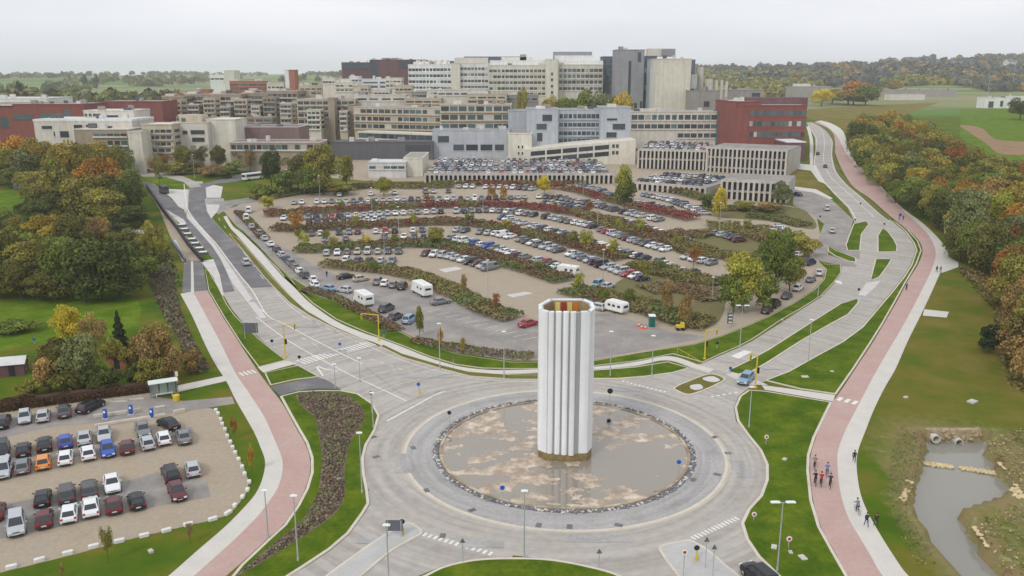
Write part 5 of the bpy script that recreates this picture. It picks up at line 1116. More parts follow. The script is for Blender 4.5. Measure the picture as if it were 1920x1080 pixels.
def building(label, x0, x1, ytop, Y, depth, wall, roof='roofgrey', Y1=None, rows=(), rects=(), ledge=None, nseg=8, win='win', sill=True, cat='building', name='building', base=None, parapet=.5, yb=None, extra=(), proud=.35, group=None, back=(), wm=None):
    """a block whose front face spans photo columns x0..x1 at depths Y..Y1; rows are ribbon windows (y, height in photo pixels), rects are single ones"""
    Y1 = Y if Y1 is None else Y1
    A = PY(x0, ytop, Y); zt = A.z; B = PY(x1, ytop, Y1); A2, B2 = Vector((A.x, A.y, 0)), Vector((B.x, B.y, 0))
    d = (B2 - A2).normalized(); nb = Vector((-d.y, d.x, 0))
    if nb.y < 0: nb = -nb
    L = (B2 - A2).length
    z0 = (T(A.x, A.y) - 1.0) if base is None else base
    if yb is not None: z0 = PY(x0, yb, Y).z
    t = empty(name, (A.x, A.y, z0)); t.rotation_euler.z = math.atan2(d.y, d.x); tag(t, label, cat, group)
    H = zt - z0; mb = MB(); mb.prism([(0, 0), (L, 0), (L, depth), (0, depth)], 0, H - .15)
    w = mb.build('wall', M[wall] if wm is None else wm, t)
    mb = MB(); mb.prism([(.4, .4), (L - .4, .4), (L - .4, depth - .4), (.4, depth - .4)], H - .3, H - .05); mb.build('roof', M[roof], t)
    lm = M[ledge or wall]
    if parapet:
        mb = MB()
        for (cx, cy, dx, dy) in ((L / 2, 0, L + .3, .4), (L / 2, depth, L + .3, .4), (0, depth / 2, .4, depth - .42), (L, depth / 2, .4, depth - .42)): mb.box((cx, cy, H - parapet / 2 + .12), (dx, dy, parapet))
        mb.build('parapet', lm, t)
    sc = scale_at(Vector((A.x, A.y, zt)))
    nwin = 0; prev = None
    for r in rows:
        y, hp = r[0], r[1]; u0 = r[2] if len(r) > 2 else x0; u1 = r[3] if len(r) > 3 else x1
        zc_ = facade_z(A2, B2, x0, y).z - z0; hm = hp * sc
        P0 = facade_z(A2, B2, u0, y); P1 = facade_z(A2, B2, u1, y); s0 = max(.25, (Vector((P0.x, P0.y, 0)) - A2).dot(d)); s1 = min(L - .25, (Vector((P1.x, P1.y, 0)) - A2).dot(d))
        cur = s0; ns = max(1, int(round(nseg * (s1 - s0) / L))); seg = (s1 - s0) / ns
        for k in range(ns):
            g = .12 * seg if random.random() < .75 else .3 * seg
            a, b = s0 + k * seg + g / 2, s0 + (k + 1) * seg - g / 2
            if nwin < 88:
                mb = MB(); mb.box(((a + b) / 2, .0, zc_), (b - a, .12, hm)); m_ = M[win] if random.random() < .85 else M['blind']
                if random.random() < .3: m_ = M['winteal']
                o = mb.build('window', m_, t); nwin += 1
        if sill:
            mb = MB(); mb.box(((s0 + s1) / 2, -proud / 2, zc_ - hm / 2 - .35 * (sc / .25)), (s1 - s0 + .3, proud, .7 * (sc / .25))); mb.build('ledge', lm, t)
        # windows on the two ends
        if depth > 8 and nwin < 96:
            for sx in (0, L):
                mb = MB(); mb.box((sx, depth / 2, zc_), (.12, depth * .7, hm * .9)); mb.build('window', M[win], t); nwin += 1
    for (a, b, c, e) in rects:
        P0 = facade_z(A2, B2, a, b); P1 = facade_z(A2, B2, c, e); s0 = (Vector((P0.x, P0.y, 0)) - A2).dot(d); s1 = (Vector((P1.x, P1.y, 0)) - A2).dot(d)
        mb = MB(); mb.box(((s0 + s1) / 2, .0, (P0.z + P1.z) / 2 - z0), (abs(s1 - s0), .14, abs(P0.z - P1.z))); o = mb.build('window', M[win], t)
        mb = MB(); mb.box(((s0 + s1) / 2, -.1, min(P0.z, P1.z) - z0 - .12), (abs(s1 - s0) + .2, .25, .18)); mb.build('sill', lm, o)
    if H > 9 and L > 14 and depth > 9 and cat == 'building':
        rr_ = random.Random(int(x0 * 7 + Y)); 
        for q in range(min(7, 1 + int(L / 9))):
            w_ = rr_.uniform(1.2, 3.6); dd = rr_.uniform(1, 2.6); hh = rr_.uniform(.8, 2.2); mb = MB(); cx_, cy_ = rr_.uniform(2.5, L - 2.5), rr_.uniform(2, depth * .6)
            mb.box((cx_, cy_, H + hh / 2 - .06), (w_, dd, hh)); mb.build('roof_unit', M[rr_.choice(['roofgrey', 'pale_render', 'rooflight', 'roofdark'])], t)
    for ex in extra:   # roof boxes: x0, x1, ytop, offset back, depth, material
        a, b, yt, off, dp, m_ = ex; P0 = facade_z(A2 + nb * off, B2 + nb * off, a, yt); P1 = facade_z(A2 + nb * off, B2 + nb * off, b, yt)
        s0 = (Vector((P0.x, P0.y, 0)) - A2).dot(d); s1 = (Vector((P1.x, P1.y, 0)) - A2).dot(d)
        mb = MB(); mb.prism([(s0, off), (s1, off), (s1, off + dp), (s0, off + dp)], H - .2, P0.z - z0); mb.build('roof_unit', M[m_], t)
    return t, A2, B2, d, nb, z0, H, L
# far row, left to right
building('wide plum and slate hospital block on the left of the skyline', 640, 700, 117, 730, 45, 'plum', 'slate', rows=(), rects=[(641, 119, 699, 130)], win='win', extra=())
building('dark slate hospital block behind the white slab', 693, 797, 112, 700, 40, 'plum', 'slate', rects=[(693, 114, 710, 150), (748, 114, 796, 128)], extra=[(716, 729, 108.5, 8, 8, 'roofgrey'), (733, 744, 108.5, 8, 8, 'roofgrey')])
WR = [(131, 5), (142, 5), (153, 5), (164, 4)]
building('white ribbon windowed hospital slab, left wing', 765, 846, 121, 610, 18, 'white_clad', 'rooflight', Y1=585, rows=WR, nseg=12, extra=[(775, 845, 116, 5, 6, 'white_clad')] + [(780 + k * 11, 783 + k * 11, 113, 4, 3, 'cream') for k in range(6)])
building('beige stair tower between the white wings', 846, 862, 118, 580, 12, 'cream', rows=(), parapet=.4)
building('white ribbon windowed hospital slab, right wing', 862, 916, 118, 583, 18, 'white_clad', 'rooflight', rows=[(129, 5), (140, 5), (152, 5), (163, 4)], nseg=8, win='winred', extra=[(852, 915, 108, 6, 10, 'pale_render'), (870, 980, 106, 14, 6, 'slate')])
building('long beige hospital wing with white roof band', 916, 1024, 122, 572, 20, 'cream', 'rooflight', rows=[(133, 5), (144, 5), (155, 5), (166, 5), (176, 4)], nseg=14, extra=[(918, 1026, 113, 3, 12, 'white_clad'), (975, 987, 102, 12, 8, 'roofgrey'), (940, 1000, 107, 12, 8, 'cream')])
building('cream end tower of the long hospital wing', 1024, 1047, 111, 560, 16, 'cream', rects=[(1033, 136, 1037, 141), (1033, 147, 1037, 152), (1033, 159, 1037, 164), (1033, 171, 1037, 176)])
building('dark windowed hospital wing under a grey penthouse', 1047, 1131, 121, 568, 18, 'pale_render', 'rooflight', rows=[(132, 6), (143, 6), (154, 6), (166, 5)], nseg=10, extra=[(1048, 1131, 114, 3, 10, 'white_clad'), (1040, 1112, 104, 6, 8, 'white_clad'), (1038, 1110, 97, 8, 8, 'grey_clad')])
building('dark blue glass link beside the grey tower', 1130, 1157, 106, 575, 15, 'slate', rows=[(115, 6), (125, 6), (135, 6), (145, 6), (155, 6)], nseg=4, win='winteal', sill=False)
building('tall dark grey windowless tower', 1155, 1209, 93, 545, 18, 'grey_clad', rects=[(1179, 114, 1181, 200), (1196, 98, 1202, 116), (1189, 193, 1194, 203), (1200, 190, 1204, 203)], parapet=.6, win='black' if 0 else 'win')
building('dark glass slot between the two towers', 1208, 1232, 105, 560, 15, 'slate', rows=[(118, 8), (132, 8), (148, 8), (164, 8), (180, 8)], nseg=3, win='winteal', sill=False, extra=[(1215, 1267, 91, 4, 10, 'pale_render'), (1240, 1266, 92, 3.5, .6, 'grey_clad')])
building('pale glass stair beside the cream tower', 1220, 1232, 111, 535, 14, 'light_glass', sill=False)
t, A2, B2, d, nb, z0, H, L = building('tall blank cream clad tower', 1231, 1297, 110, 520, 22, 'cream', parapet=.5)
mb = MB()
for k in range(1, 22): mb.box((L / 2, -.02, H * k / 22), (L - .2, .1, .07))
mb.build('panel_joint', M['pale_render'], t)
building('white box annex stuck on the right of the cream tower', 1297, 1307, 140, 530, 14, 'white_clad', yb=166)
building('dark corner shaft behind the cream tower', 1297, 1304, 112, 545, 10, 'slate')
for i, x in enumerate((1313, 1330, 1344, 1354, 1363)):
    p = PY(x, 150, 560); z = T(p.x, p.y); tp = PY(x, (125, 148, 150, 150, 152)[i], 560); t = empty('flue', (p.x, p.y, z)); tag(t, ('tallest pale exhaust stack right of the cream tower' if i == 0 else f'short pale exhaust stack, {ordinal(i - 1)} to the right of the tallest'), 'chimney', 'exhaust stacks')
    mb = MB(); mb.tube((0, 0, 0), (0, 0, tp.z - z), (2.0, 2.6, 1.0, 1.0, 1.0)[i], n=12); mb.build('shaft', M['pale_render'], t); mb = MB(); mb.tube((0, 0, tp.z - z), (0, 0, tp.z - z + .6), (2.2, 2.8, 1.2, 1.2, 1.2)[i], n=12); mb.build('cap', M['roofgrey'], t)
building('low grey plant building right of the cream tower', 1296, 1346, 170, 505, 30, 'roofgrey', 'roofdark', rects=[(1320, 190, 1330, 200)])
building('wide grey sloped hall behind the red brick building', 1345, 1432, 168, 560, 40, 'roofgrey', 'roofgrey', rects=[(1410, 174, 1425, 182)])
# red brick building
building('red brick office building with three ribbon windows', 1383, 1514, 197, 415, 42, 'brick_red', 'rooflight', rows=[(212, 9, 1406, 1513), (232, 9, 1404, 1513), (252, 9, 1404, 1510)], nseg=16, win='winteal', proud=.2, extra=[(1400, 1515, 183, 10, 14, 'plum')])
building('plain red brick side wing turned toward the car park', 1342, 1384, 187, 445, 12, 'brick_red', 'rooflight', Y1=416, parapet=.5)
building('plum brick base block under the red office building', 1476, 1511, 266, 396, 18, 'plum', 'white_clad', ledge='white_clad')
building('green glass stair between white wing and red brick', 1346, 1362, 208, 440, 10, 'teal_glass', rows=[(218, 8), (232, 8), (246, 8)], nseg=2, win='winteal', sill=False)
# middle row
building('long white wing with two ribbon windows and teal ground floor', 1183, 1347, 209, 442, 16, 'pale_render', 'roofgrey', rows=[(220, 9), (237, 8), (254, 8, 1270, 1347)], nseg=13, proud=.5, extra=[(1200, 1230, 204, 6, 5, 'cream')])
building('blue grey clad block with square windows, left part', 988, 1047, 204, 402, 20, 'blue_clad', 'roofgrey', rects=[(1017, 215, 1035, 227), (1006, 232, 1025, 243), (1007, 249, 1017, 265)], extra=[(1005, 1022, 199, 4, 5, 'white_clad')])
building('blue grey clad block, recessed middle part with ribbons', 1047, 1127, 205, 410, 16, 'blue_clad', 'roofgrey', rows=[(218, 8), (234, 7), (250, 7), (264, 8)], nseg=9, proud=.7)
building('blue grey clad block, right part with odd windows', 1127, 1183, 201, 402, 20, 'blue_clad', 'roofgrey', rects=[(1138, 222, 1157, 226), (1149, 232, 1172, 243), (1137, 248, 1156, 258)], extra=[(1140, 1156, 195, 4, 5, 'cream')])
building('dull blue grey annex left of the clad block', 953, 989, 207, 420, 16, 'blue_clad', 'roofgrey')
building('beige five storey block with deep ribbon windows', 825, 959, 196, 430, 22, 'beige_conc', 'roofgrey', rows=[(204, 9), (220, 9), (237, 9), (255, 9, 870, 957)], nseg=8, proud=.9, win='win', extra=[(850, 865, 190, 6, 6, 'cream')])
building('blue grey two storey plinth below the beige block', 810, 956, 244, 405, 15, 'blue_clad', 'roofgrey', rects=[(821, 255, 842, 267), (850, 271, 870, 282), (874, 271, 896, 282), (901, 271, 923, 282), (928, 271, 945, 282)], parapet=.4)
building('long stepped beige ward wing left of the beige block', 663, 827, 200, 450, 20, 'beige_conc', 'roofgrey', rows=[(208, 7), (222, 7), (236, 7)], nseg=14, proud=.8, Y1=435)
building('dark glazed sloping gallery below the ward wing', 672, 812, 246, 432, 8, 'slate', 'cream', Y1=412, ledge='cream', rows=[(254, 8)], nseg=10, parapet=.9)
building('wide dark seamed roof hall in front of the gallery', 622, 811, 266, 400, 12, 'roofdark', 'roofdark', rects=[(760, 272, 808, 284)], parapet=.3)
building('beige ward wing between two brown shafts', 556, 665, 186, 470, 22, 'beige_conc', 'roofgrey', rows=[(193, 6), (204, 6), (216, 6), (228, 6)], nseg=9, proud=.7)
building('left brown stair shaft with dark slot', 614, 626, 184, 462, 12, 'brown_conc'); building('right brown stair shaft with dark slot', 652, 664, 196, 455, 10, 'brown_conc')
for i, (x0, x1, yt, yy, c) in enumerate(((303, 345, 180, 520, 'brown_conc'), (345, 392, 176, 535, 'brown_conc'), (392, 452, 176, 515, 'brown_conc'), (452, 500, 174, 525, 'brown_conc'), (500, 557, 170, 510, 'brown_conc'))):
    building(f'brown weathered concrete ward block with balconies, {ordinal(i)} from the left', x0, x1, yt, yy, 22, c, 'roofgrey', rows=[(yt + 9 + 10 * k, 6) for k in range(6 if i else 5)], nseg=6, proud=1.2, ledge='beige_conc', win=('win', 'winred')[i % 2], extra=[(x0 + 6, x0 + 22, yt - 4, 4, 6, 'pale_render'), (x1 - 16, x1 - 5, yt - 3, 6, 5, 'terracotta')], group='brown concrete ward blocks')
for i, (x0, x1, yt, yy, w) in enumerate(((318, 338, 188, 500, 'beige_conc'), (352, 372, 196, 498, 'brown_conc'), (380, 402, 184, 496, 'beige_conc'), (412, 430, 200, 490, 'brown_conc'), (438, 462, 186, 494, 'beige_conc'), (470, 486, 198, 488, 'cream'), (492, 516, 182, 490, 'brown_conc'), (524, 546, 194, 486, 'beige_conc'), (575, 600, 206, 455, 'cream'), (636, 650, 208, 448, 'beige_conc'), (330, 366, 218, 470, 'brown_conc'), (400, 440, 222, 462, 'beige_conc'), (462, 510, 220, 466, 'brown_conc'))):
    building(f'projecting bay of the brown ward blocks, {ordinal(i)} in order, {"light" if w != "brown_conc" else "weathered"}', x0, x1, yt, yy, 10, w, 'roofgrey', rows=[(yt + 6 + 9 * k, 4.5) for k in range(4)], nseg=3, proud=.8, ledge='pale_render' if i % 2 else w, group='projecting bays of the ward blocks', extra=[(x0 + 3, x0 + 9, yt - 3, 2, 3, ('terracotta', 'pale_render', 'roofgrey')[i % 3])])
# roofscape in the middle
for i, (x0, x1, yt, yy, w, dp) in enumerate(((604, 628, 146, 520, 'cream', 12), (628, 662, 154, 515, 'cream', 10), (655, 672, 143, 540, 'white_clad', 12), (615, 742, 148, 560, 'white_clad', 14), (662, 690, 160, 505, 'beige_conc', 10), (722, 752, 146, 520, 'cream', 12), (740, 772, 160, 500, 'beige_conc', 10), (700, 730, 168, 495, 'pale_render', 10), (772, 800, 172, 490, 'roofgrey', 12), (800, 826, 168, 485, 'pale_render', 12), (820, 878, 168, 480, 'pale_render', 12), (876, 950, 176, 475, 'beige_conc', 12), (950, 1010, 178, 480, 'roofgrey', 14), (430, 500, 152, 640, 'orange_brick', 12), (500, 532, 156, 600, 'pale_render', 10), (560, 604, 160, 530, 'beige_conc', 12), (664, 760, 178, 478, 'pale_render', 12), (760, 826, 184, 470, 'beige_conc', 12), (366, 392, 168, 560, 'terracotta', 8))):
    building(f'{ {"cream": "cream", "white_clad": "white", "beige_conc": "beige", "pale_render": "pale", "roofgrey": "grey", "orange_brick": "orange brick", "terracotta": "terracotta"}[w] } rooftop block of the hospital, {ordinal(i)} counted {"left" if x0 < 640 else "right"} of the plum block', x0, x1, yt, yy, dp, w, 'rooflight' if w == 'white_clad' else 'roofgrey', rows=[(yt + 8, 3.5)] if i % 2 == 0 else [(yt + 7, 3), (yt + 15, 3)], nseg=4, parapet=.5, proud=.3, group='rooftop blocks of the hospital', extra=[(x0 + 2, x0 + 8, yt - 3, 3, 4, 'pale_render')])
building('white and red slim stair tower beyond the brown blocks', 533, 541, 131, 600, 10, 'white_clad'); building('red face of the slim stair tower', 541, 552, 131, 600, 10, 'orange_brick')
building('pale twin tower far left, wide part', 393, 420, 140, 900, 20, 'white_clad', rows=[(148, 3)], nseg=3); building('pale twin tower far left, tall part', 420, 438, 132, 880, 20, 'pale_render')
# left group
building('large red brick laboratory at the left edge', -40, 157, 195, 440, 26, 'brick_red', 'roofgrey', rects=[(24, 215, 62, 224), (74, 213, 112, 222), (120, 205, 133, 222), (0, 220, 17, 240)], win='winteal', parapet=.6, extra=[(-40, 22, 198, -1, 1, 'white_clad')])
building('white flat roofed hall behind the red laboratory', -40, 88, 184, 520, 30, 'white_clad', 'rooflight')
building('red brick block with grey window band behind the white halls', 187, 303, 190, 470, 22, 'brick_red', 'roofgrey', rects=[(247, 206, 285, 214)], win='winteal')
building('white low hall with overhanging roof by the trees', 62, 246, 224, 380, 24, 'pale_render', 'rooflight', ledge='white_clad', rects=[(78, 236, 98, 242), (138, 234, 155, 242), (161, 234, 168, 241), (100, 247, 104, 256), (112, 246, 130, 258)], parapet=1.0)
building('white hall with small windows behind the low hall', 156, 250, 207, 400, 18, 'pale_render', 'rooflight', rects=[(158, 213, 164, 218), (166, 213, 172, 218), (174, 213, 180, 218), (200, 216, 222, 221)])
building('beige hall wing below the white hall', 138, 242, 242, 368, 14, 'brown_conc', 'pale_render', ledge='pale_render', rows=[(253, 5, 175, 238), (268, 8, 200, 240)], nseg=8, proud=.8)
building('plain beige stair block among the trees', 239, 264, 247, 360, 12, 'cream', 'roofgrey')
building('beige stepped research building, left part', 265, 322, 233, 370, 16, 'beige_conc', 'rooflight', rows=[(246, 6), (258, 6), (270, 6), (282, 6)], nseg=5, proud=.9)
building('beige stepped research building, right part', 322, 388, 229, 378, 16, 'pale_render', 'roofgrey', rects=[(327, 246, 336, 253), (342, 245, 352, 252), (357, 244, 384, 252), (330, 262, 338, 270), (360, 258, 384, 266)], extra=[(335, 378, 216, 4, 8, 'beige_conc')])
building('curved cream auditorium wall beside the research building', 386, 440, 224, 382, 16, 'cream', 'cream', parapet=.3)
building('low plum roofed hall in front of the brown blocks', 385, 560, 238, 395, 20, 'roofplum', 'roofplum', parapet=.3, rects=[(400, 268, 440, 274), (450, 266, 500, 272)], ledge='rooflight')
building('low pale loading hall with dark openings', 430, 600, 266, 366, 14, 'brown_conc', 'roofplum', rows=[(276, 9)], nseg=14, proud=.6, ledge='pale_render')
building('small white pavilion in front of the dark roof hall', 690, 760, 304, 348, 12, 'rooflight', 'rooflight', rows=[(314, 5)], nseg=5, extra=[(696, 706, 299, 2, 4, 'white_clad')])
building('beige wedge shaped ramp building left of the parking deck', 757, 792, 296, 352, 26, 'cream', 'roofgrey', rects=[(759, 318, 764, 340)])
# garages
def columns_garage(label, x0, x1, ytop, ybot, Y, depth, ncol, Y1=None, roof='roofgrey', levels=2, wall='garage_conc', rail=.9, name='parking_garage'):
    Y1 = Y1 or Y; A = PY(x0, ytop, Y); B = PY(x1, ytop, Y1); A2, B2 = Vector((A.x, A.y, 0)), Vector((B.x, B.y, 0)); d = (B2 - A2).normalized(); L = (B2 - A2).length; z0 = T(A.x, A.y) - .5; H = A.z - z0
    t = empty(name, (A.x, A.y, z0), math.atan2(d.y, d.x)); tag(t, label, 'parking garage')
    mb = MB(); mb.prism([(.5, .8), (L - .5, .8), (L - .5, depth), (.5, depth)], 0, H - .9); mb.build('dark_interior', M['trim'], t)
    mb = MB(); mb.prism([(0, 0), (L, 0), (L, depth), (0, depth)], H - .9, H - .45); mb.build('deck', M['lotasphalt'], t)
    mb = MB(); mb.box((L / 2, 0, H - .35), (L, .3, rail)); mb.build('parapet', M[wall], t)
    zb = PY(x0, ybot, Y).z - z0
    for k in range(1, levels): mb = MB(); zz = zb + (H - zb) * k / levels; mb.box((L / 2, .35, zz), (L, .3, .7)); mb.build('spandrel', M[wall], t)
    mb = MB(); mb.box((L / 2, .3, max(.1, zb) / 2), (L, .4, max(.1, zb))); mb.build('base_wall', M[wall], t)
    for k in range(ncol + 1):
        mb = MB(); x = .4 + (L - .8) * k / ncol; mb.box((x, -.25, (H - .6 + zb) / 2), (L / ncol * .42, .55, H - .9 - zb)); mb.build('column', M['garage_conc'], t)
    for sx in (0, L): mb = MB(); mb.box((sx, depth / 2 + .5, (H - .9) / 2), (.4, depth - 1, H - .92)); mb.build('side_wall', M[wall], t)
    return t, A2, d, L, z0 + H - .45, depth
DK = []
DK.append(columns_garage('long low parking deck full of cars behind the rows', 795, 1152, 325, 345, 334, 62, 40, levels=1))
DK.append(columns_garage('two storey parking garage with slender columns, left part', 1196, 1330, 279, 316, 374, 40, 17, Y1=366))
columns_garage('tall stone columned garage block at the right end', 1325, 1478, 275, 331, 366, 30, 18, Y1=350, levels=3)
DK.append(columns_garage('terraced parking deck below the garages', 1185, 1326, 340, 356, 322, 40, 14, levels=1, Y1=306))
columns_garage('low beige garage with tall openings beside the yellow tree', 1352, 1480, 336, 378, 303, 26, 12, levels=2, Y1=294)
t, A2, B2, d, nb, z0, H, L = building('cream ramp building left of the sloping ramps', 953, 997, 250, 392, 26, 'cream', 'roofgrey', rects=[(971, 273, 974, 278), (978, 273, 981, 278), (971, 285, 974, 290), (978, 285, 981, 290)])
# ramp garage with two slanting openings
Yr = 386; A = PY(985, 272, Yr); B = PY(1192, 262, Yr); z0 = T(A.x, A.y) - .5; L = B.x - A.x; t = empty('ramp_garage', (A.x, Yr, z0)); tag(t, 'cream ramp garage with sloping dark openings below the blue grey block', 'parking garage')
zl, zr = A.z - z0, B.z - z0; mb = MB(); mb.add([(0, 0, 0), (L, 0, 0), (L, 0, zr), (0, 0, zl - 2), (0, 22, 0), (L, 22, 0), (L, 22, zr), (0, 22, zl - 2)], [(0, 1, 2, 3), (5, 4, 7, 6), (4, 0, 3, 7), (1, 5, 6, 2), (3, 2, 6, 7)]); mb.build('wall', M['cream'], t)
for lv, (dy0, dy1) in enumerate(((4.2, 3.2), (8.2, 7.4))):
    for k in range(5):
        a = L * (.05 + k * .145); b = a + L * .13; za = zl - 2 + (zr - zl + 2) * a / L - dy0 * .75; zb_ = zl - 2 + (zr - zl + 2) * b / L - dy0 * .75
        mb = MB(); mb.add([(a, -.08, za), (b, -.08, zb_), (b, -.08, zb_ + 2.0), (a, -.08, za + 2.0)], [(0, 1, 2, 3)]); mb.build('opening', M['win'], t)
    for k in range(2):
        a = L * (.80 + .035 * k); mb = MB(); mb.box((a, -.02, zr - dy0 * .75 + .3), (1.2, .12, 1.6)); mb.build('opening', M['win'], t)
# cars on the decks
def deck_cars(dk, rows, gap, seed, occ=.93):
    t, A2, d, L, z, depth = dk; nb = Vector((-d.y, d.x, 0)); rr = random.Random(seed)
    for v in rows:
        s = 2.0
        while s < L - 2:
            if rr.random() < occ:
                p = A2 + d * s + nb * v; stuff_cars.append((rr.choice(KINDS[:-1]), rr.choice(COLS), (p.x, p.y, z + .03), math.atan2(d.y, d.x) + rr.choice((0, math.pi)) + rr.uniform(-.03, .03)))
            s += gap
deck_cars(DK[0], (3, 14, 19.5, 31, 36.5, 48, 54), 2.6, 1); deck_cars(DK[1], (3, 13, 18.5, 30, 37), 2.6, 2); deck_cars(DK[2], (3, 13, 18.5, 29), 2.6, 3)
merge_cars(stuff_cars, 'far_parked_cars', 'dense rows of small far cars on the parking decks and farthest bays')
# right side buildings and houses
building('grey flat roofed school building behind the round tree', 1486, 1560, 162, G(1520, 190).y, 24, 'roofgrey', 'rooflight', extra=[(1492, 1520, 157, 4, 10, 'pale_render')]); building('long grey farm shed on the right hillside', 1662, 1795, 168, G(1730, 181).y, 24, 'roofgrey', 'roofgrey'); building('low white farm shed before the grey one', 1668, 1735, 177, G(1700, 188).y, 14, 'pale_render', 'slate')
building('white modern barn with dark roof at the right edge', 1848, 1900, 183, G(1870, 203).y, 14, 'white_clad', 'roofdark', rects=[(1854, 190, 1862, 202), (1876, 189, 1880, 200)]); building('white modern barn wing at the very right edge', 1893, 1960, 181, G(1920, 201).y + 16, 14, 'white_clad', 'rooflight', rects=[(1900, 190, 1906, 200)])
def house(x, yb, w, h, wall, roof, label, rz=0.0, name='house'):
    p = G(x, yb); t = empty(name, (p.x, p.y, T(p.x, p.y) - .3), rz); tag(t, label, 'house', 'distant houses on the hillside')
    mb = MB(); mb.box((0, 0, h / 2), (w, w * .7, h)); mb.add([(-w / 2, -w * .35, h), (-w / 2, w * .35, h), (-w / 2, 0, h + w * .3)], [(0, 1, 2)]); mb.add([(w / 2, -w * .35, h), (w / 2, w * .35, h), (w / 2, 0, h + w * .3)], [(0, 2, 1)]); mb.build('wall', M[wall], t)
    mb = MB(); e = .4; mb.add([(-w / 2 - e, -w * .35 - e, h - .2), (w / 2 + e, -w * .35 - e, h - .2), (w / 2 + e, 0, h + w * .3 + .1), (-w / 2 - e, 0, h + w * .3 + .1), (-w / 2 - e, w * .35 + e, h - .2), (w / 2 + e, w * .35 + e, h - .2)], [(0, 1, 2, 3), (3, 2, 5, 4)]); mb.build('roof', M[roof], t)
    for k in (-.25, .25): mb = MB(); mb.box((k * w, -w * .35 - .02, h * .55), (w * .14, .1, h * .3)); mb.build('window', M['win'], t)
hs_ = [(1705, 127, 'white_clad', 'slate'), (1718, 130, 'pale_render', 'terracotta'), (1735, 129, 'white_clad', 'slate'), (1752, 127, 'white_clad', 'slate'), (1779, 125, 'white_clad', 'roofdark'), (1792, 128, 'pale_render', 'slate'), (1815, 132, 'white_clad', 'slate'), (1833, 138, 'pale_render', 'slate'), (1658, 142, 'orange_brick', 'terracotta'), (1664, 145, 'orange_brick', 'terracotta'), (1590, 140, 'white_clad', 'terracotta'), (1468, 131, 'white_clad', 'slate'), (1488, 130, 'white_clad', 'slate'), (1640, 118, 'pale_render', 'terracotta'), (1762, 138, 'white_clad', 'terracotta'), (1700, 140, 'pale_render', 'terracotta'), (1892, 124, 'pale_render', 'slate'), (1880, 140, 'white_clad', 'slate')]
for i, (x, y, w, r) in enumerate(sorted(hs_)):
    p = G(x, y); s = max(12, 14 * p.y / 1500) ; house(x, y, s * 1.2, s * .5, w, r, f'{ {"white_clad": "white", "pale_render": "pale", "orange_brick": "orange"}[w] } house on the right hillside, {ordinal(i)} from the left', random.uniform(-.4, .4))
# garden sheds on the left
def shed(x, y, w, dp, h, wall, roof, label, rz=.3):
    p = G(x, y); t = empty('garden_shed', p, rz); tag(t, label, 'shed'); mb = MB(); mb.box((0, 0, h / 2), (w, dp, h)); mb.build('wall', M[wall], t); mb = MB(); e = .3
    mb.add([(-w / 2 - e, -dp / 2 - e, h - .05), (w / 2 + e, -dp / 2 - e, h - .05), (w / 2 + e, 0, h + .9), (-w / 2 - e, 0, h + .9), (-w / 2 - e, dp / 2 + e, h - .05), (w / 2 + e, dp / 2 + e, h - .05)], [(0, 1, 2, 3), (3, 2, 5, 4)]); mb.add([(-w / 2, -dp / 2, h), (-w / 2, dp / 2, h), (-w / 2, 0, h + .85)], [(0, 1, 2)]); mb.add([(w / 2, -dp / 2, h), (w / 2, dp / 2, h), (w / 2, 0, h + .85)], [(0, 2, 1)]); mb.build('roof', M[roof], t); mb = MB(); mb.box((0, -dp / 2 - .02, h * .45), (.9, .06, h * .8)); mb.build('door', M['trim'], t)
shed(28, 700, 3.6, 3.2, 2.1, 'plum', 'rooflight', 'garden shed with white roof at the left edge'); shed(226, 688, 3.2, 2.6, 2.3, 'terracotta', 'terracotta', 'small brick garden shed below the dark conifer', .05)
shed(262, 460, 6, 5, 3.6, 'white_clad', 'roofgrey', 'white gabled cottage among the dark left trees', .9); shed(20, 342, 14, 9, 3.5, 'terracotta', 'roofplum', 'long low red cottage at the left edge', .2); shed(55, 352, 8, 8, 3, 'slate', 'slate', 'slate roofed barn beside the red cottage', .1)
# ------------------------------------------------------------------ vegetation
M['leaf'] = mat('foliage', (1, 1, 1), .8, objcol=True, tint=True, spec=.15, jit=.12)
M['bark'] = mat('bark', (.12, .09, .065), .95, var=.3, scale=2, coord='obj')
def quad_mesh(name, C, N, S, tint, m, aspect=1.0):
    """leaf clumps: centres C, normals N, sizes S, colours tint"""
    n = len(C); N = N / (np.linalg.norm(N, axis=1, keepdims=True) + 1e-9); r = rng.normal(size=(n, 3)); U = np.cross(N, r); U /= np.linalg.norm(U, axis=1, keepdims=True) + 1e-9; V = np.cross(N, U)
    a = S[:, None] * .5; k = rng.uniform(.6, 1.3, (n, 4, 1)); q = np.stack([C - U * a * k[:, 0] - V * a * k[:, 1], C + U * a * k[:, 2] - V * a * k[:, 0], C + U * a * k[:, 1] + V * a * k[:, 3], C - U * a * k[:, 3] + V * a * k[:, 2]], 1)
    me = bpy.data.meshes.new(name); me.vertices.add(n * 4); me.vertices.foreach_set('co', q.reshape(-1).astype(np.float32)); me.loops.add(n * 4); me.loops.foreach_set('vertex_index', np.arange(n * 4, dtype=np.int32))
    me.polygons.add(n); me.polygons.foreach_set('loop_start', np.arange(0, n * 4, 4, dtype=np.int32)); me.polygons.foreach_set('loop_total', np.full(n, 4, dtype=np.int32)); me.update(calc_edges=True)
    at = me.attributes.new('tint', 'FLOAT_COLOR', 'FACE'); at.data.foreach_set('color', np.concatenate([tint, np.ones((n, 1))], 1).astype(np.float32).ravel()); me.materials.append(m); return me
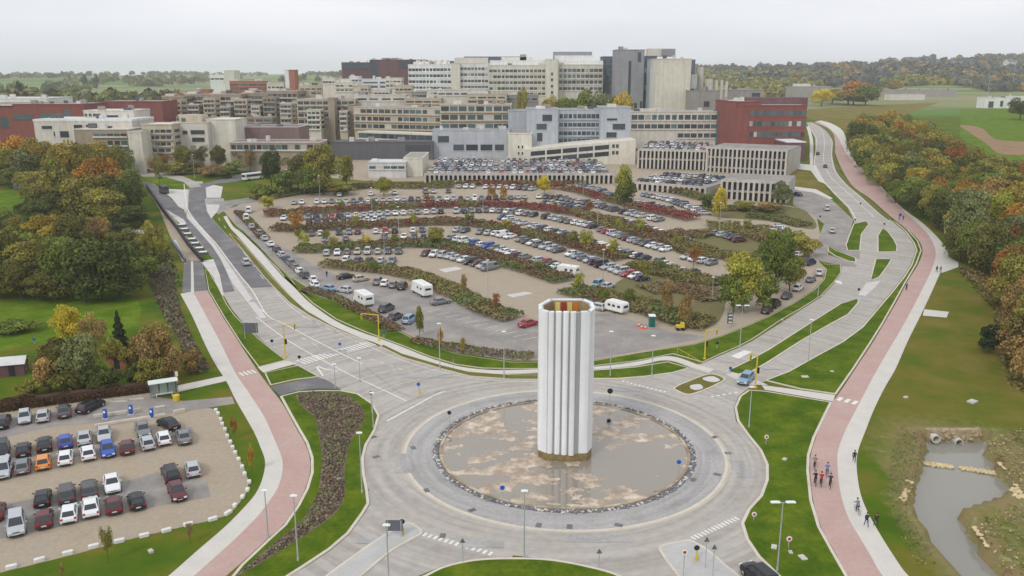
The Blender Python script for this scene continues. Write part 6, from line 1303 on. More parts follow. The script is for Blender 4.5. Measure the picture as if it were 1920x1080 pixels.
def crown_mesh(kind, nleaf, seed):
    g = np.random.default_rng(seed); C, N, S, Tn = [], [], [], []
    if kind == 'conifer':
        for k in range(nleaf):
            z = g.random() ** .8; r = .5 * (1 - z) * (.75 + .35 * math.sin(z * 40)) + .02; a = g.random() * 6.283; rr = r * g.uniform(.6, 1.05)
            C.append((rr * math.cos(a), rr * math.sin(a), .06 + z * .94)); N.append((math.cos(a), math.sin(a), .6)); S.append(.05); Tn.append(g.uniform(.6, 1.3))
        C, N, S = np.array(C), np.array(N), np.array(S); return quad_mesh('crown', C, N + g.normal(size=C.shape) * .5, S, np.array(Tn)[:, None] * np.ones((1, 3)), M['leaf'])
    z0, zr = {'broad': (.50, .46), 'tall': (.50, .48), 'sparse': (.54, .44), 'bush': (.42, .5)}[kind]; nb = {'broad': 34, 'tall': 26, 'sparse': 26, 'bush': 18}[kind]
    B = []
    for k in range(nb):
        v = g.normal(size=3); v /= np.linalg.norm(v); q = g.random() ** .45 * .74; B.append((v[0] * .5 * q, v[1] * .5 * q, z0 + v[2] * zr * q, g.uniform(.11, .21), g.uniform(.7, 1.25), g.uniform(-.06, .06)))
    per = nleaf // nb
    for (x, y, z, r, br, hu) in B:
        v = g.normal(size=(per, 3)); v /= np.linalg.norm(v, axis=1, keepdims=True); v[:, 2] = np.where(v[:, 2] < -.35, -v[:, 2], v[:, 2])
        rad = r * (g.uniform(.45, 1.12, (per, 1)) if kind == 'sparse' else g.uniform(.72, 1.12, (per, 1)))
        c = np.array([x, y, z]) + v * rad * np.array([1, 1, .85]); C.append(c); N.append(v + g.normal(size=v.shape) * .55); S.append(g.uniform(.6, 1.4, per) * (.024 if kind == 'sparse' else .036) * (3500 / nleaf) ** .4)
        t = br * g.uniform(.7, 1.3, (per, 1)); Tn.append(t * np.array([1 + hu, 1, 1 - hu]))
    return quad_mesh('crown', np.concatenate(C), np.concatenate(N), np.concatenate(S), np.concatenate(Tn), M['leaf'])
def trunk_mesh(kind, seed):
    r_ = random.Random(seed); mb = MB(); h = {'broad': .45, 'tall': .5, 'sparse': .55, 'bush': .3, 'conifer': .9}[kind]
    mb.tube((0, 0, -.02), (0, 0, h), .022, .012, 8)
    if kind != 'conifer':
        for k in range(7):
            a = k * .9 + r_.random(); z = h * r_.uniform(.45, 1); e = Vector((math.cos(a) * .3, math.sin(a) * .3, z + r_.uniform(.12, .35))); mb.tube((0, 0, z), e, .010, .004, 6, caps=False)
            f = e + Vector((math.cos(a + .5) * .1, math.sin(a + .5) * .1, .1)); mb.tube(e, f, .004, .002, 5, caps=False)
    return mb.mesh('trunk')
PRO = {}
for kd, nl, nv in (('broad', 9000, 7), ('tall', 5000, 3), ('sparse', 3200, 4), ('bush', 3000, 4), ('conifer', 2600, 2)):
    PRO[kd] = []
    for i in range(nv):
        tm = trunk_mesh(kd, i); tm.materials.append(M['bark']); PRO[kd].append((crown_mesh(kd, nl, 100 + i * 7 + len(kd)), tm))
TC = {'dark green': (.055, .075, .028), 'green': (.10, .135, .04), 'olive': (.16, .155, .05), 'yellow green': (.21, .22, .05), 'yellow': (.40, .34, .05), 'orange': (.27, .145, .04), 'rust': (.20, .095, .04), 'brown': (.19, .135, .075), 'grey green': (.12, .14, .085), 'dark olive': (.09, .09, .035), 'golden': (.24, .19, .045), 'deep green': (.025, .04, .025), 'crimson': (.2, .04, .03)}
TC = {k: tuple(min(.9, c * (1.5 if k not in ('deep green',) else 1.2) * q) for c, q in zip(v, (1.05, 1, .62))) for k, v in TC.items()}
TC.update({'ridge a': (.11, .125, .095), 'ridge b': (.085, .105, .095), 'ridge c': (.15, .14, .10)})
def tree_w(p, w, h, kind, col, label, group=None, name='tree', cat='tree'):
    t = empty(name, (p.x, p.y, T(p.x, p.y)), random.uniform(0, 6.28)); cm, tm = random.choice(PRO[kind]); t.scale = (w, w * random.uniform(.9, 1.1), h)
    c = link('crown', cm, t); j = random.uniform(.88, 1.14); c.color = (*[v * j for v in TC[col]], 1); link('trunk', tm, t); tag(t, label, cat, group); return t
def tree(cx, top, wpx, by, kind, col, label, group=None, name=None, cat='tree'):
    """tree whose crown is centred at column cx, topping at row top, standing at row by"""
    p = G(cx, by); s = scale_at(Vector((p.x, p.y, p.z + 5))); h = PY(cx, top, p.y).z - p.z; w = wpx * s
    return tree_w(p, w, max(1, h), kind, col, label, group, name or {'conifer': 'conifer', 'bush': 'bush'}.get(kind, 'tree'), cat if kind != 'bush' else 'bush')
LT = [(30, 252, 90, 335, 'broad', 'orange', 'orange tree at the far left edge of the upper wood'), (75, 256, 80, 345, 'broad', 'golden', 'golden tree near the left edge of the upper wood'), (52, 272, 60, 350, 'tall', 'grey green', 'slim grey green tree in front of the golden one'), (125, 262, 80, 345, 'broad', 'golden', 'golden crown in the middle of the upper wood'), (172, 264, 70, 345, 'broad', 'olive', 'olive crown behind the orange topped tree'), (215, 272, 50, 345, 'broad', 'olive', 'small olive crown at the right end of the upper wood'),
      (8, 262, 60, 345, 'broad', 'olive', 'olive tree cut by the left edge of the photo'), (105, 292, 70, 398, 'tall', 'olive', 'tall olive tree left of the orange topped one'), (190, 284, 110, 395, 'broad', 'orange', 'big orange topped tree above the bus lane'), (232, 305, 80, 405, 'broad', 'dark olive', 'dark olive tree right of the orange topped one'), (165, 322, 120, 415, 'broad', 'olive', 'wide olive tree below the orange topped one'), (245, 330, 70, 418, 'broad', 'dark green', 'dark green tree at the wood corner by the bus lane'), (90, 335, 80, 412, 'broad', 'dark olive', 'dark olive tree beside the bright meadow'), (205, 350, 100, 425, 'broad', 'olive', 'low wide olive tree at the front of the wood corner'),
      (28, 398, 80, 470, 'broad', 'olive', 'olive tree below the left meadow'), (85, 395, 90, 472, 'broad', 'golden', 'golden olive tree below the left meadow'), (140, 398, 80, 470, 'broad', 'dark olive', 'dark olive tree in the centre of the left wood'), (190, 392, 60, 465, 'sparse', 'brown', 'thin brown tree beside the cottage'), (10, 425, 90, 530, 'broad', 'dark olive', 'dark tree at the left edge of the left wood'), (65, 440, 110, 548, 'broad', 'olive', 'large olive tree at the front of the left wood'), (128, 440, 100, 558, 'broad', 'green', 'green tree left of the biggest dark crown'), (190, 425, 150, 562, 'broad', 'dark green', 'biggest dark green crown of the left wood'), (228, 455, 80, 560, 'broad', 'dark green', 'dark green crown beside the cottage gravel'), (40, 485, 100, 560, 'broad', 'dark olive', 'low dark tree at the wood front left'), (100, 495, 90, 562, 'broad', 'dark olive', 'low dark olive tree at the wood front'), (160, 490, 110, 566, 'broad', 'dark green', 'low dark green crown at the lawn edge'),
      (290, 405, 45, 490, 'tall', 'olive', 'slender olive tree by the sandy strip'), (272, 430, 40, 500, 'sparse', 'olive', 'thin olive tree by the cottage'), (305, 430, 30, 492, 'sparse', 'yellow green', 'small yellow green tree by the underpass wall'),
      (132, 568, 62, 652, 'broad', 'yellow', 'bright yellow tree on the garden lawn'), (180, 585, 60, 660, 'sparse', 'brown', 'bare brown tree beside the yellow one'), (158, 618, 85, 728, 'broad', 'grey green', 'round grey green willow in the garden'), (95, 635, 70, 722, 'sparse', 'dark olive', 'dark thin tree left of the willow'), (115, 640, 60, 725, 'broad', 'dark olive', 'dark olive tree hugging the willow'), (228, 584, 42, 668, 'conifer', 'deep green', 'dark pointed conifer in the garden'), (300, 593, 95, 708, 'sparse', 'brown', 'large brown bare crowned tree left of the pink path'), (290, 610, 80, 712, 'sparse', 'brown', 'brown bare tree crowding the large one'), (252, 672, 50, 722, 'bush', 'dark green', 'dark green bush beside the brick shed'), (165, 701, 42, 724, 'bush', 'yellow', 'bright yellow shrub behind the hedge'), (60, 703, 60, 745, 'bush', 'olive', 'olive bush behind the hedge at the left'), (205, 690, 40, 728, 'bush', 'dark olive', 'small dark bush behind the hedge'), (130, 700, 40, 740, 'bush', 'dark green', 'dark green bush behind the hedge'), (30, 590, 90, 622, 'bush', 'green', 'low green bush on the garden lawn at the left'), (360, 648, 50, 700, 'bush', 'brown', 'plum brown shrub beside the pink path'), (240, 640, 40, 690, 'bush', 'olive', 'olive bush at the foot of the conifer'), (95, 655, 70, 735, 'bush', 'brown', 'brown thicket left of the willow'), (130, 665, 70, 738, 'bush', 'dark olive', 'dark olive thicket under the willow'), (190, 660, 70, 735, 'bush', 'dark green', 'dark green thicket right of the willow'), (285, 660, 70, 728, 'bush', 'olive', 'olive thicket under the brown tree'), (325, 640, 60, 720, 'bush', 'brown', 'brown thicket by the bus shelter'), (210, 620, 50, 690, 'bush', 'olive', 'olive thicket left of the conifer'), (270, 615, 60, 690, 'bush', 'brown', 'brown thicket behind the brick shed'), (110, 610, 60, 680, 'bush', 'dark olive', 'dark olive thicket below the yellow tree'),
      (312, 278, 34, 318, 'sparse', 'orange', 'orange tree before the stepped research building'), (345, 268, 40, 318, 'broad', 'olive', 'olive tree before the stepped research building'), (378, 262, 36, 318, 'sparse', 'dark olive', 'dark tree before the curved auditorium wall'), (412, 268, 36, 318, 'broad', 'dark olive', 'dark round tree right of the auditorium'), (448, 270, 30, 320, 'sparse', 'dark green', 'thin dark tree by the campus yard'), (292, 285, 30, 330, 'sparse', 'brown', 'thin brown tree by the coach'), (470, 272, 30, 322, 'sparse', 'brown', 'thin brown tree left of the big clump'), (300, 292, 25, 348, 'sparse', 'olive', 'sapling on the bright upper meadow'),
      (225, 268, 60, 330, 'broad', 'green', 'round green tree before the beige hall wing'), (262, 282, 30, 322, 'broad', 'dark olive', 'small dark tree below the plain stair block'), (185, 262, 60, 325, 'broad', 'golden', 'golden tree before the white low hall'), (150, 258, 60, 330, 'broad', 'olive', 'olive tree before the white low hall'), (330, 300, 60, 328, 'bush', 'olive', 'olive bush in the campus yard, left'), (400, 300, 70, 330, 'bush', 'brown', 'brown bush in the campus yard, middle'), (440, 296, 50, 326, 'bush', 'green', 'green bush in the campus yard, right'), (425, 312, 40, 334, 'bush', 'dark green', 'dark bush by the upper junction'), (365, 300, 40, 326, 'bush', 'dark olive', 'dark olive bush in the campus yard'),
      (510, 276, 50, 358, 'broad', 'dark green', 'dark green tree at the left of the big clump'), (560, 285, 70, 362, 'broad', 'dark olive', 'dark olive tree in the big clump'), (607, 262, 78, 365, 'broad', 'olive', 'tallest olive tree of the big clump'), (650, 278, 38, 350, 'broad', 'olive', 'slim olive tree at the right of the big clump'), (585, 300, 70, 366, 'broad', 'green', 'green tree at the front of the big clump'), (535, 310, 60, 366, 'bush', 'green', 'low green bush of the big clump'), (640, 338, 60, 366, 'bush', 'olive', 'low olive bush right of the big clump'), (490, 332, 60, 372, 'bush', 'green', 'green bush by the upper left junction'), (720, 328, 42, 368, 'broad', 'yellow green', 'yellow green tree beside the white pavilion'),
      (503, 362, 36, 392, 'bush', 'yellow green', 'yellow green bush at the car park corner'), (556, 385, 34, 440, 'sparse', 'orange', 'orange tree at the left end of the third hedge'), (921, 344, 22, 378, 'sparse', 'orange', 'left one of two orange trees in the far rows'), (944, 344, 20, 380, 'sparse', 'orange', 'right one of two orange trees in the far rows'), (1020, 326, 32, 365, 'broad', 'yellow', 'yellow tree in the far rows'), (1168, 300, 46, 385, 'tall', 'yellow green', 'tall yellow green tree in front of the garages'), (1172, 330, 44, 388, 'tall', 'dark green', 'dark green tree at the foot of the tall one'), (1348, 343, 38, 412, 'tall', 'yellow', 'yellow tree in front of the low garage'), (1466, 334, 44, 388, 'broad', 'grey green', 'grey green tree at the right end of the low garage'), (1325, 360, 40, 392, 'bush', 'dark green', 'dark bush at the garage corner'), (1395, 372, 50, 396, 'bush', 'olive', 'olive bush below the low garage'), (1440, 375, 60, 398, 'bush', 'brown', 'brown bush below the low garage'),
      (1392, 470, 100, 583, 'broad', 'yellow green', 'round yellow green tree in the car park corner'), (1375, 500, 70, 586, 'bush', 'green', 'green undergrowth left of the round tree'), (1452, 432, 92, 548, 'broad', 'green', 'large green tree behind the round yellow green one'), (1480, 470, 60, 545, 'broad', 'olive', 'olive tree by the eastern lane'), (1430, 500, 70, 580, 'bush', 'green', 'green undergrowth right of the round tree'), (1505, 425, 60, 480, 'bush', 'olive', 'olive thicket by the access road'), (1480, 420, 40, 470, 'bush', 'green', 'green thicket by the access road'),
      (687, 438, 26, 460, 'bush', 'yellow', 'bright yellow small tree in the left rows'), (571, 432, 26, 468, 'sparse', 'yellow green', 'thin yellow green tree in the second hedge, left'), (820, 420, 40, 462, 'broad', 'olive', 'olive tree in the second hedge'), (612, 425, 20, 455, 'sparse', 'olive', 'thin olive tree in the left rows'), (1100, 428, 32, 466, 'broad', 'yellow green', 'yellow green tree in the central rows'), (1150, 440, 26, 482, 'sparse', 'yellow green', 'thin yellow green tree right of the central one'), (1200, 405, 22, 440, 'sparse', 'yellow green', 'thin yellow tree in the fourth hedge'), (870, 505, 18, 556, 'sparse', 'brown', 'thin bare sapling in the nearest shrub island'), (787, 568, 24, 630, 'tall', 'olive', 'small olive tree beside the western lane cars'), (826, 605, 12, 660, 'sparse', 'orange', 'thin orange sapling on the shrub verge'), (868, 628, 14, 665, 'sparse', 'golden', 'thin golden sapling on the shrub verge'), (1285, 540, 36, 618, 'sparse', 'brown', 'bare brown tree in the right corner island'), (1250, 520, 34, 600, 'sparse', 'brown', 'bare brown tree behind the portable toilet'), (1130, 525, 24, 566, 'bush', 'green', 'bright green bush behind the tower'), (1208, 485, 26, 530, 'sparse', 'olive', 'thin olive tree in the right rows'), (1300, 455, 30, 500, 'sparse', 'rust', 'rusty thin tree in the eastern lot'),
      (204, 972, 26, 1056, 'sparse', 'olive', 'thin young tree at the bottom left lawn'), (357, 975, 18, 1018, 'sparse', 'brown', 'small bare sapling on the lower left lawn'), (440, 778, 16, 822, 'sparse', 'rust', 'upper rusty sapling beside the white stones'), (472, 830, 16, 885, 'sparse', 'orange', 'lower orange sapling beside the white stones'), (118, 1055, 14, 1085, 'sparse', 'brown', 'bare twig sapling at the bottom edge'),
      (1855, 600, 60, 660, 'bush', 'deep green', 'dark bush at the meadow edge on the right'), (1810, 335, 95, 480, 'broad', 'grey green', 'large grey green willow above the paved spur'), (1560, 152, 62, 194, 'bush', 'golden', 'golden round tree left of the hilltop clump'), (1600, 144, 75, 196, 'bush', 'orange', 'orange topped tree of the hilltop clump'), (1622, 152, 62, 198, 'bush', 'green', 'green tree of the hilltop clump'), (1540, 165, 50, 200, 'broad', 'yellow', 'yellow low tree at the foot of the hilltop clump'), (1675, 143, 38, 178, 'bush', 'golden', 'golden round tree beside the long farm shed'), (1905, 520, 80, 640, 'broad', 'brown', 'brown tree at the right edge above the pond meadow'), (1915, 560, 70, 690, 'broad', 'dark olive', 'dark olive tree lowest at the right edge'), (1890, 470, 80, 590, 'broad', 'olive', 'olive tree at the front of the right wood above the meadow'), (1925, 610, 60, 730, 'bush', 'brown', 'brown thicket at the right edge above the pond'), (1590, 160, 90, 197, 'bush', 'dark olive', 'dark olive base of the hilltop clump'),
      (1912, 180, 50, 225, 'broad', 'dark green', 'dark tree at the right edge beside the white barn')]
for a in LT: tree(*a)
# roof garden trees between the hospital wings
for i, (cx, top, w, col) in enumerate(((978, 158, 26, 'olive'), (1030, 178, 44, 'golden'), (1058, 170, 52, 'green'), (1095, 160, 62, 'green'), (1128, 168, 50, 'grey green'), (1150, 172, 40, 'golden'), (1170, 168, 48, 'golden'))):
    p = PY(cx, 210, 470); h = PY(cx, top, 470).z - T(0, 470); tree_w(p, w * .32, h, 'broad', col, f'{col} tree behind the blue grey block, {ordinal(i)} from the left', 'trees between the hospital wings')
bulk = []
# the wood on the right
WOOD = W2([(1605, 300), (1640, 352), (1700, 398), (1760, 440), (1792, 470), (1800, 498), (1850, 520), (1885, 560), (1900, 640), (1925, 730), (2100, 740), (2200, 500), (2000, 400), (1905, 345), (1800, 322), (1775, 296), (1735, 262), (1680, 246), (1625, 250), (1600, 262)])
xs0, xs1 = min(p.x for p in WOOD), max(p.x for p in WOOD); ys0, ys1 = min(p.y for p in WOOD), max(p.y for p in WOOD)
pts = []; rr = random.Random(11); tries = 0
while tries < 16000:
    tries += 1; p = Vector((rr.uniform(xs0, xs1), rr.uniform(ys0, ys1)))
    px = 960 + FPX * p.x / (p.y * c_ + (CH - T(p.x, p.y)) * s_)
    if px > 2010 or not in_poly(p.x, p.y, WOOD): continue
    if all((p - q).length > (6.6 if p.y > 300 else 5.8) for q in pts): pts.append(p)
pts.sort(key=lambda p: p.y); wc = {}
pal = ['olive'] * 12 + ['green'] * 5 + ['golden'] * 3 + ['orange'] * 1 + ['rust'] * 2 + ['dark olive'] * 5 + ['yellow green'] * 2 + ['brown'] * 2 + ['grey green'] * 1 + ['dark green'] * 4
print('wood', len(pts))
for p in pts:
    c = rr.choice(pal); near = p.y < 170
    if near: c = rr.choice(['olive', 'dark olive', 'brown', 'green', 'dark olive'])
    k = wc.get(c, 0); wc[c] = k + 1; w = rr.uniform(9, 13.5) * (.85 if near else 1); h = rr.uniform(9.5, 15) * (.9 if near else 1)
    if len(wc) and sum(wc.values()) > 108: bulk.append((p, w, h, c)); continue
    tree_w(p, w, h, 'broad' if rr.random() < .8 else 'tall', c, f'{c} autumn tree in the right hand wood, {ordinal(k)} nearest of that colour', 'trees of the right hand wood')
# thicket trees to close the left wood
pts = []; LW = W2([(-80, 560), (250, 565), (262, 520), (240, 480), (225, 440), (265, 425), (250, 400), (60, 405), (-80, 420)])
LW2 = W2([(-80, 350), (60, 352), (80, 405), (262, 420), (270, 395), (235, 340), (-80, 330)])
for PL, nm in ((LW, 'lower'), (LW2, 'upper')):
    pts = []; X0, X1 = min(p.x for p in PL), max(p.x for p in PL); Y0, Y1 = min(p.y for p in PL), max(p.y for p in PL); cnt = {}
    for _ in range(2500):
        p = Vector((rr.uniform(X0, X1), rr.uniform(Y0, Y1)))
        if in_poly(p.x, p.y, PL) and all((p - q).length > 10.5 for q in pts): pts.append(p)
    pts.sort(key=lambda p: p.y)
    for p in pts:
        px = 960 + FPX * p.x / (p.y * c_ + CH * s_)
        if px < -60 or px > 262: continue
        c = rr.choice(['olive', 'dark olive', 'dark green', 'dark green', 'green'] if nm == 'lower' else ['olive', 'dark olive', 'green']); k = cnt.get(c, 0); cnt[c] = k + 1
        tree_w(p, rr.uniform(11, 14), rr.uniform(6, 8.5) if nm == 'lower' else rr.uniform(7, 9), 'broad', c, f'{c} filler tree in the {nm} left wood, {ordinal(k)} nearest of its colour'.replace('filler ', ''), f'trees of the {nm} left wood')

def bulk_trees(lst, label):
    V, TT, n = [], [], 0
    for p, w, h, c in lst:
        me = random.choice(PRO['broad'])[0]; nv = len(me.vertices); v = np.empty(nv * 3, np.float32); me.vertices.foreach_get('co', v); v = v.reshape(-1, 4, 3); t = np.empty(nv, np.float32); me.attributes['tint'].data.foreach_get('color', t); t = t.reshape(-1, 4)[:, :3]
        k = rng.choice(len(v), min(len(v), 3200), replace=False); v = v[k]; t = t[k]; c0 = v.mean(1, keepdims=True); v = c0 + (v - c0) * 1.35; a = random.uniform(0, 6.28); ca, sa = math.cos(a), math.sin(a)
        V.append(np.stack([(v[..., 0] * ca - v[..., 1] * sa) * w + p.x, (v[..., 0] * sa + v[..., 1] * ca) * w + p.y, v[..., 2] * h + T(p.x, p.y)], -1)); TT.append(t * np.array(TC[c]) * random.uniform(.88, 1.14))
    q = np.concatenate(V); n = len(q); me = bpy.data.meshes.new('woodland'); me.vertices.add(n * 4); me.vertices.foreach_set('co', q.reshape(-1).astype(np.float32)); me.loops.add(n * 4); me.loops.foreach_set('vertex_index', np.arange(n * 4, dtype=np.int32))
    me.polygons.add(n); me.polygons.foreach_set('loop_start', np.arange(0, n * 4, 4, dtype=np.int32)); me.polygons.foreach_set('loop_total', np.full(n, 4, dtype=np.int32)); me.update(calc_edges=True)
    at = me.attributes.new('tint', 'FLOAT_COLOR', 'FACE'); at.data.foreach_set('color', np.concatenate([np.concatenate(TT), np.ones((n, 1))], 1).astype(np.float32).ravel()); me.materials.append(M['leaf'])
    tag(link('woodland', me), label, 'wood', kind='stuff')
if bulk: bulk_trees(bulk, 'far dense part of the right hand autumn wood')
print('bulk', len(bulk))
def shrub(name, label, P, hw, H, dens, size, cols, cat='hedge', group=None, closed=False, col_scale=.12, kind=None, top_bias=.5):
    """foliage mass along a world polyline P with half width hw, or over a closed polygon; cols = palette mixed by noise"""
    g = rng; pts = []
    if closed:
        X0, X1 = min(p.x for p in P), max(p.x for p in P); Y0, Y1 = min(p.y for p in P), max(p.y for p in P); n = int((X1 - X0) * (Y1 - Y0) * dens)
        for _ in range(n):
            x, y = random.uniform(X0, X1), random.uniform(Y0, Y1)
            if in_poly(x, y, P): e = min(1, seg_dist(x, y, P) / 1.2); pts.append((x, y, e))
    else:
        for a, b in zip(P[:-1], P[1:]):
            d = b - a; L = d.length
            if L < .01: continue
            d.normalize(); nn = Vector((-d.y, d.x)); m = int(L * 2 * hw * dens) + (random.random() < (L * 2 * hw * dens) % 1)
            for _ in range(m):
                s = random.uniform(-1, 1); q = a + d * random.uniform(0, L) + nn * hw * s; e = min(1, (1 - abs(s)) * hw / .8 + .25); pts.append((q.x, q.y, e))
    C = np.zeros((len(pts), 3)); Tn = np.zeros((len(pts), 3)); pal_ = [np.array(TC[c] if isinstance(c, str) else c) for c in cols]
    for i, (x, y, e) in enumerate(pts):
        nz_ = mn.noise(Vector((x * .45, y * .45, H))) * .5 + .5; top = H * (.35 + .85 * nz_) * (e ** .5); z = top * (1 - random.random() ** 2 * top_bias)
        C[i] = (x, y, T(x, y) + max(.05, z)); k = mn.noise(Vector((x * col_scale, y * col_scale, 7.7 + H))) * 1.7 + .5 + random.uniform(-.12, .12); k = min(.999, max(0, k)) * len(pal_); c = pal_[int(k)]
        Tn[i] = c * random.uniform(.65, 1.35)
    S = g.uniform(.6, 1.4, len(pts)) * size; N = g.normal(size=(len(pts), 3)) * .6; N[:, 2] += .7
    o = link(name, quad_mesh(name, C, N, S, Tn, M['leaf'])); o.color = (1, 1, 1, 1); tag(o, label, cat, group, kind); return o
HG = 'shrub islands between the car park rows'
def hedge(px, hw, H, cols, label, dens=22, size=.33, group=HG, name='shrub_island', cat='shrubs'): shrub(name, label, catmull(W2(px), 6), hw, H, dens, size, cols, cat, group)
BR, GR, RD, OL = (.20, .14, .075), (.15, .19, .06), (.24, .07, .06), (.21, .19, .07)
hedge([(608, 497), (660, 503), (720, 508), (780, 520), (830, 540), (880, 566), (925, 588), (965, 600)], 3.2, 1.6, [OL, BR, OL, BR, GR], 'nearest olive brown shrub island left of the tower')
hedge([(555, 470), (600, 470), (650, 466), (700, 463), (800, 460), (855, 468), (905, 482), (960, 498), (1010, 512), (1060, 530)], 3.6, 1.8, [BR, OL, GR, GR, GR], 'second shrub island, mostly green, curving behind the tower')
hedge([(1068, 545), (1110, 555), (1170, 568), (1230, 585), (1290, 605), (1330, 612)], 4.5, 1.6, [GR, OL, BR, OL], 'shrub island running right of the tower to the toilet')
hedge([(512, 430), (580, 432), (640, 427), (705, 425), (760, 422), (830, 419), (905, 424), (960, 437), (1035, 450), (1110, 470), (1170, 488)], 3.6, 1.9, [BR, OL, RD, BR, OL], 'third shrub island with red brown bushes')
hedge([(1180, 498), (1230, 508), (1285, 522), (1335, 538)], 4.2, 1.6, [BR, OL, OL], 'olive shrub island right of the third one')
hedge([(495, 405), (580, 400), (655, 396), (730, 392), (855, 388), (960, 388), (1060, 399), (1120, 412)], 3.2, 2.0, [OL, RD, BR, RD], 'fourth shrub island with deep red bushes, left half')
hedge([(1120, 412), (1185, 436), (1230, 448), (1275, 460), (1310, 475)], 4.8, 2.0, [BR, OL, OL], 'fourth shrub island, broad brown right half')
hedge([(870, 347), (960, 350), (1060, 356), (1135, 376), (1180, 386)], 2.6, 2.2, [RD, BR, RD, OL], 'fifth shrub island, crimson, below the deck')
hedge([(1175, 390), (1215, 396), (1260, 404), (1300, 414)], 3.4, 2.4, [RD, RD, BR], 'crimson shrub island beside the tall tree')
hedge([(1190, 350), (1230, 356), (1270, 363), (1330, 378)], 2.6, 2.6, [BR, RD, GR, OL], 'brown and green shrubs below the terraced deck')
hedge([(1330, 430), (1400, 432), (1440, 445), (1500, 462)], 7, 1.6, [BR, OL, OL], 'wide brown shrub field in the eastern lot')
hedge([(1245, 445), (1290, 440), (1330, 445)], 4, 1.4, [OL, BR], 'olive shrub patch left of the eastern lot')
hedge([(1380, 505), (1440, 500), (1500, 490)], 4, 1.5, [OL, GR, BR], 'shrub belt behind the round tree')
hedge([(1300, 395), (1380, 392), (1470, 398)], 4, 1.2, [OL, GR], 'green shrubs in front of the low garage')
hedge([(1285, 470), (1340, 478), (1400, 490)], 4, 1.5, [BR, RD, OL], 'brown shrub island in the eastern lot')
hedge([(1210, 545), (1260, 540), (1310, 548), (1350, 565)], 4.5, .9, [BR, (.22, .19, .09)], 'low dry shrubs in the right corner')
hedge([(1400, 405), (1450, 410), (1510, 425)], 3.5, 1.2, [OL, GR], 'green shrubs along the garage lane')
hedge([(480, 376), (560, 362), (640, 356), (700, 350), (780, 352), (850, 350)], 4, 1.6, [OL, GR, BR], 'olive shrubs along the far edge of the rows')
hedge([(1150, 340), (1100, 344), (1000, 346), (900, 345), (810, 346)], 1.6, 2.0, [OL, BR, RD], 'thin shrubs at the foot of the long deck')
hedge([(447, 398), (470, 420), (495, 448)], 1.6, .9, [OL, BR], 'narrow shrubs along the western lane', group=None)
SAP = [(560, 452), (625, 462), (668, 425), (740, 460), (775, 425), (640, 395), (700, 392), (800, 386), (880, 420), (950, 432), (985, 392), (1040, 402), (1075, 462), (1130, 480), (1010, 512), (1105, 400), (1160, 430), (1215, 445), (1240, 508), (1270, 462), (1085, 548), (1180, 572), (930, 585), (700, 512), (1400, 435), (1450, 448)]
for i, (x, y) in enumerate(sorted(SAP)):
    p = G(x, y); c = random.choice(['yellow green', 'olive', 'golden', 'rust', 'yellow green', 'green']); tree_w(p, random.uniform(2.2, 3.8), random.uniform(3.2, 5.2), 'sparse', c, f'thin {c} sapling in the car park hedges, {ordinal(i)} from the left', 'saplings in the car park hedges', 'sapling', 'sapling')
VG = 'shrub strips along the verge'
hedge([(568, 545), (610, 553), (650, 572), (700, 597), (745, 622)], 1.6, 1.1, [BR, (.20, .15, .11), OL], 'brown shrub strip on the verge left of the yellow mast', dens=26, size=.26, group=VG)
hedge([(775, 640), (830, 652), (880, 661), (940, 668), (1000, 672)], 1.5, 1.2, [BR, (.20, .15, .11), OL], 'brown shrub strip on the verge left of the tower', dens=26, size=.26, group=VG)
# bare ground bed on the left island and shrub strip left of the pink path
DK_ = [(.19, .145, .10), (.24, .19, .13), (.14, .11, .085), (.20, .19, .10)]
bed = [(556, 741), (600, 736), (655, 744), (682, 772), (681, 798), (668, 812), (656, 835), (650, 860), (646, 890), (648, 920), (640, 950), (615, 976), (580, 1001), (540, 1026), (500, 1052), (455, 1078), (438, 1086), (470, 1058), (520, 1014), (560, 984), (581, 955), (596, 925), (601, 890), (603, 850), (596, 812), (590, 785), (568, 765)]
sheet('planting_bed', bed, mat('dark_soil', (.17, .13, .09), .95, var=.35, scale=.8, bump=.6), .14, sm=True)
shrub('shrub_bed', 'dark brown shrub bed curving through the left roundabout lawn', catmull(W2(bed), 3, True), 0, .6, 44, .19, DK_, 'shrub bed', None, True, .5)
bed2 = [(276, 505), (300, 500), (325, 505), (330, 540), (338, 580), (352, 615), (368, 650), (392, 690), (370, 702), (350, 690), (335, 640), (305, 590), (285, 545)]
shrub('shrub_bed', 'dark brown shrub belt on the left bank of the pink path', catmull(W2(bed2), 3, True), 0, 1.2, 24, .27, DK_, 'shrub bed', None, True, .4)
# long beech hedge behind the left car park
hb = [Vector((p.x, p.y)) for p in (G(x, y) for x, y in ((-70, 784), (0, 771), (100, 757), (200, 744), (284, 733)))]
shrub('beech_hedge', 'long clipped dark brown hedge behind the left car park', hb, .95, 2.0, 170, .19, [(.10, .055, .03), (.12, .068, .034), (.085, .06, .03)], 'hedge', None, False, .3, top_bias=1.0)
hc = MB(); 
for a, b in zip(hb[:-1], hb[1:]): d = b - a; hc.box(((a.x + b.x) / 2, (a.y + b.y) / 2, .75), (d.length, 1.3, 1.5), math.atan2(d.y, d.x))
o = bpy.data.objects['beech_hedge']; hc.build('hedge_core', mat('hedge_twigs', (.07, .04, .025), .95), o)
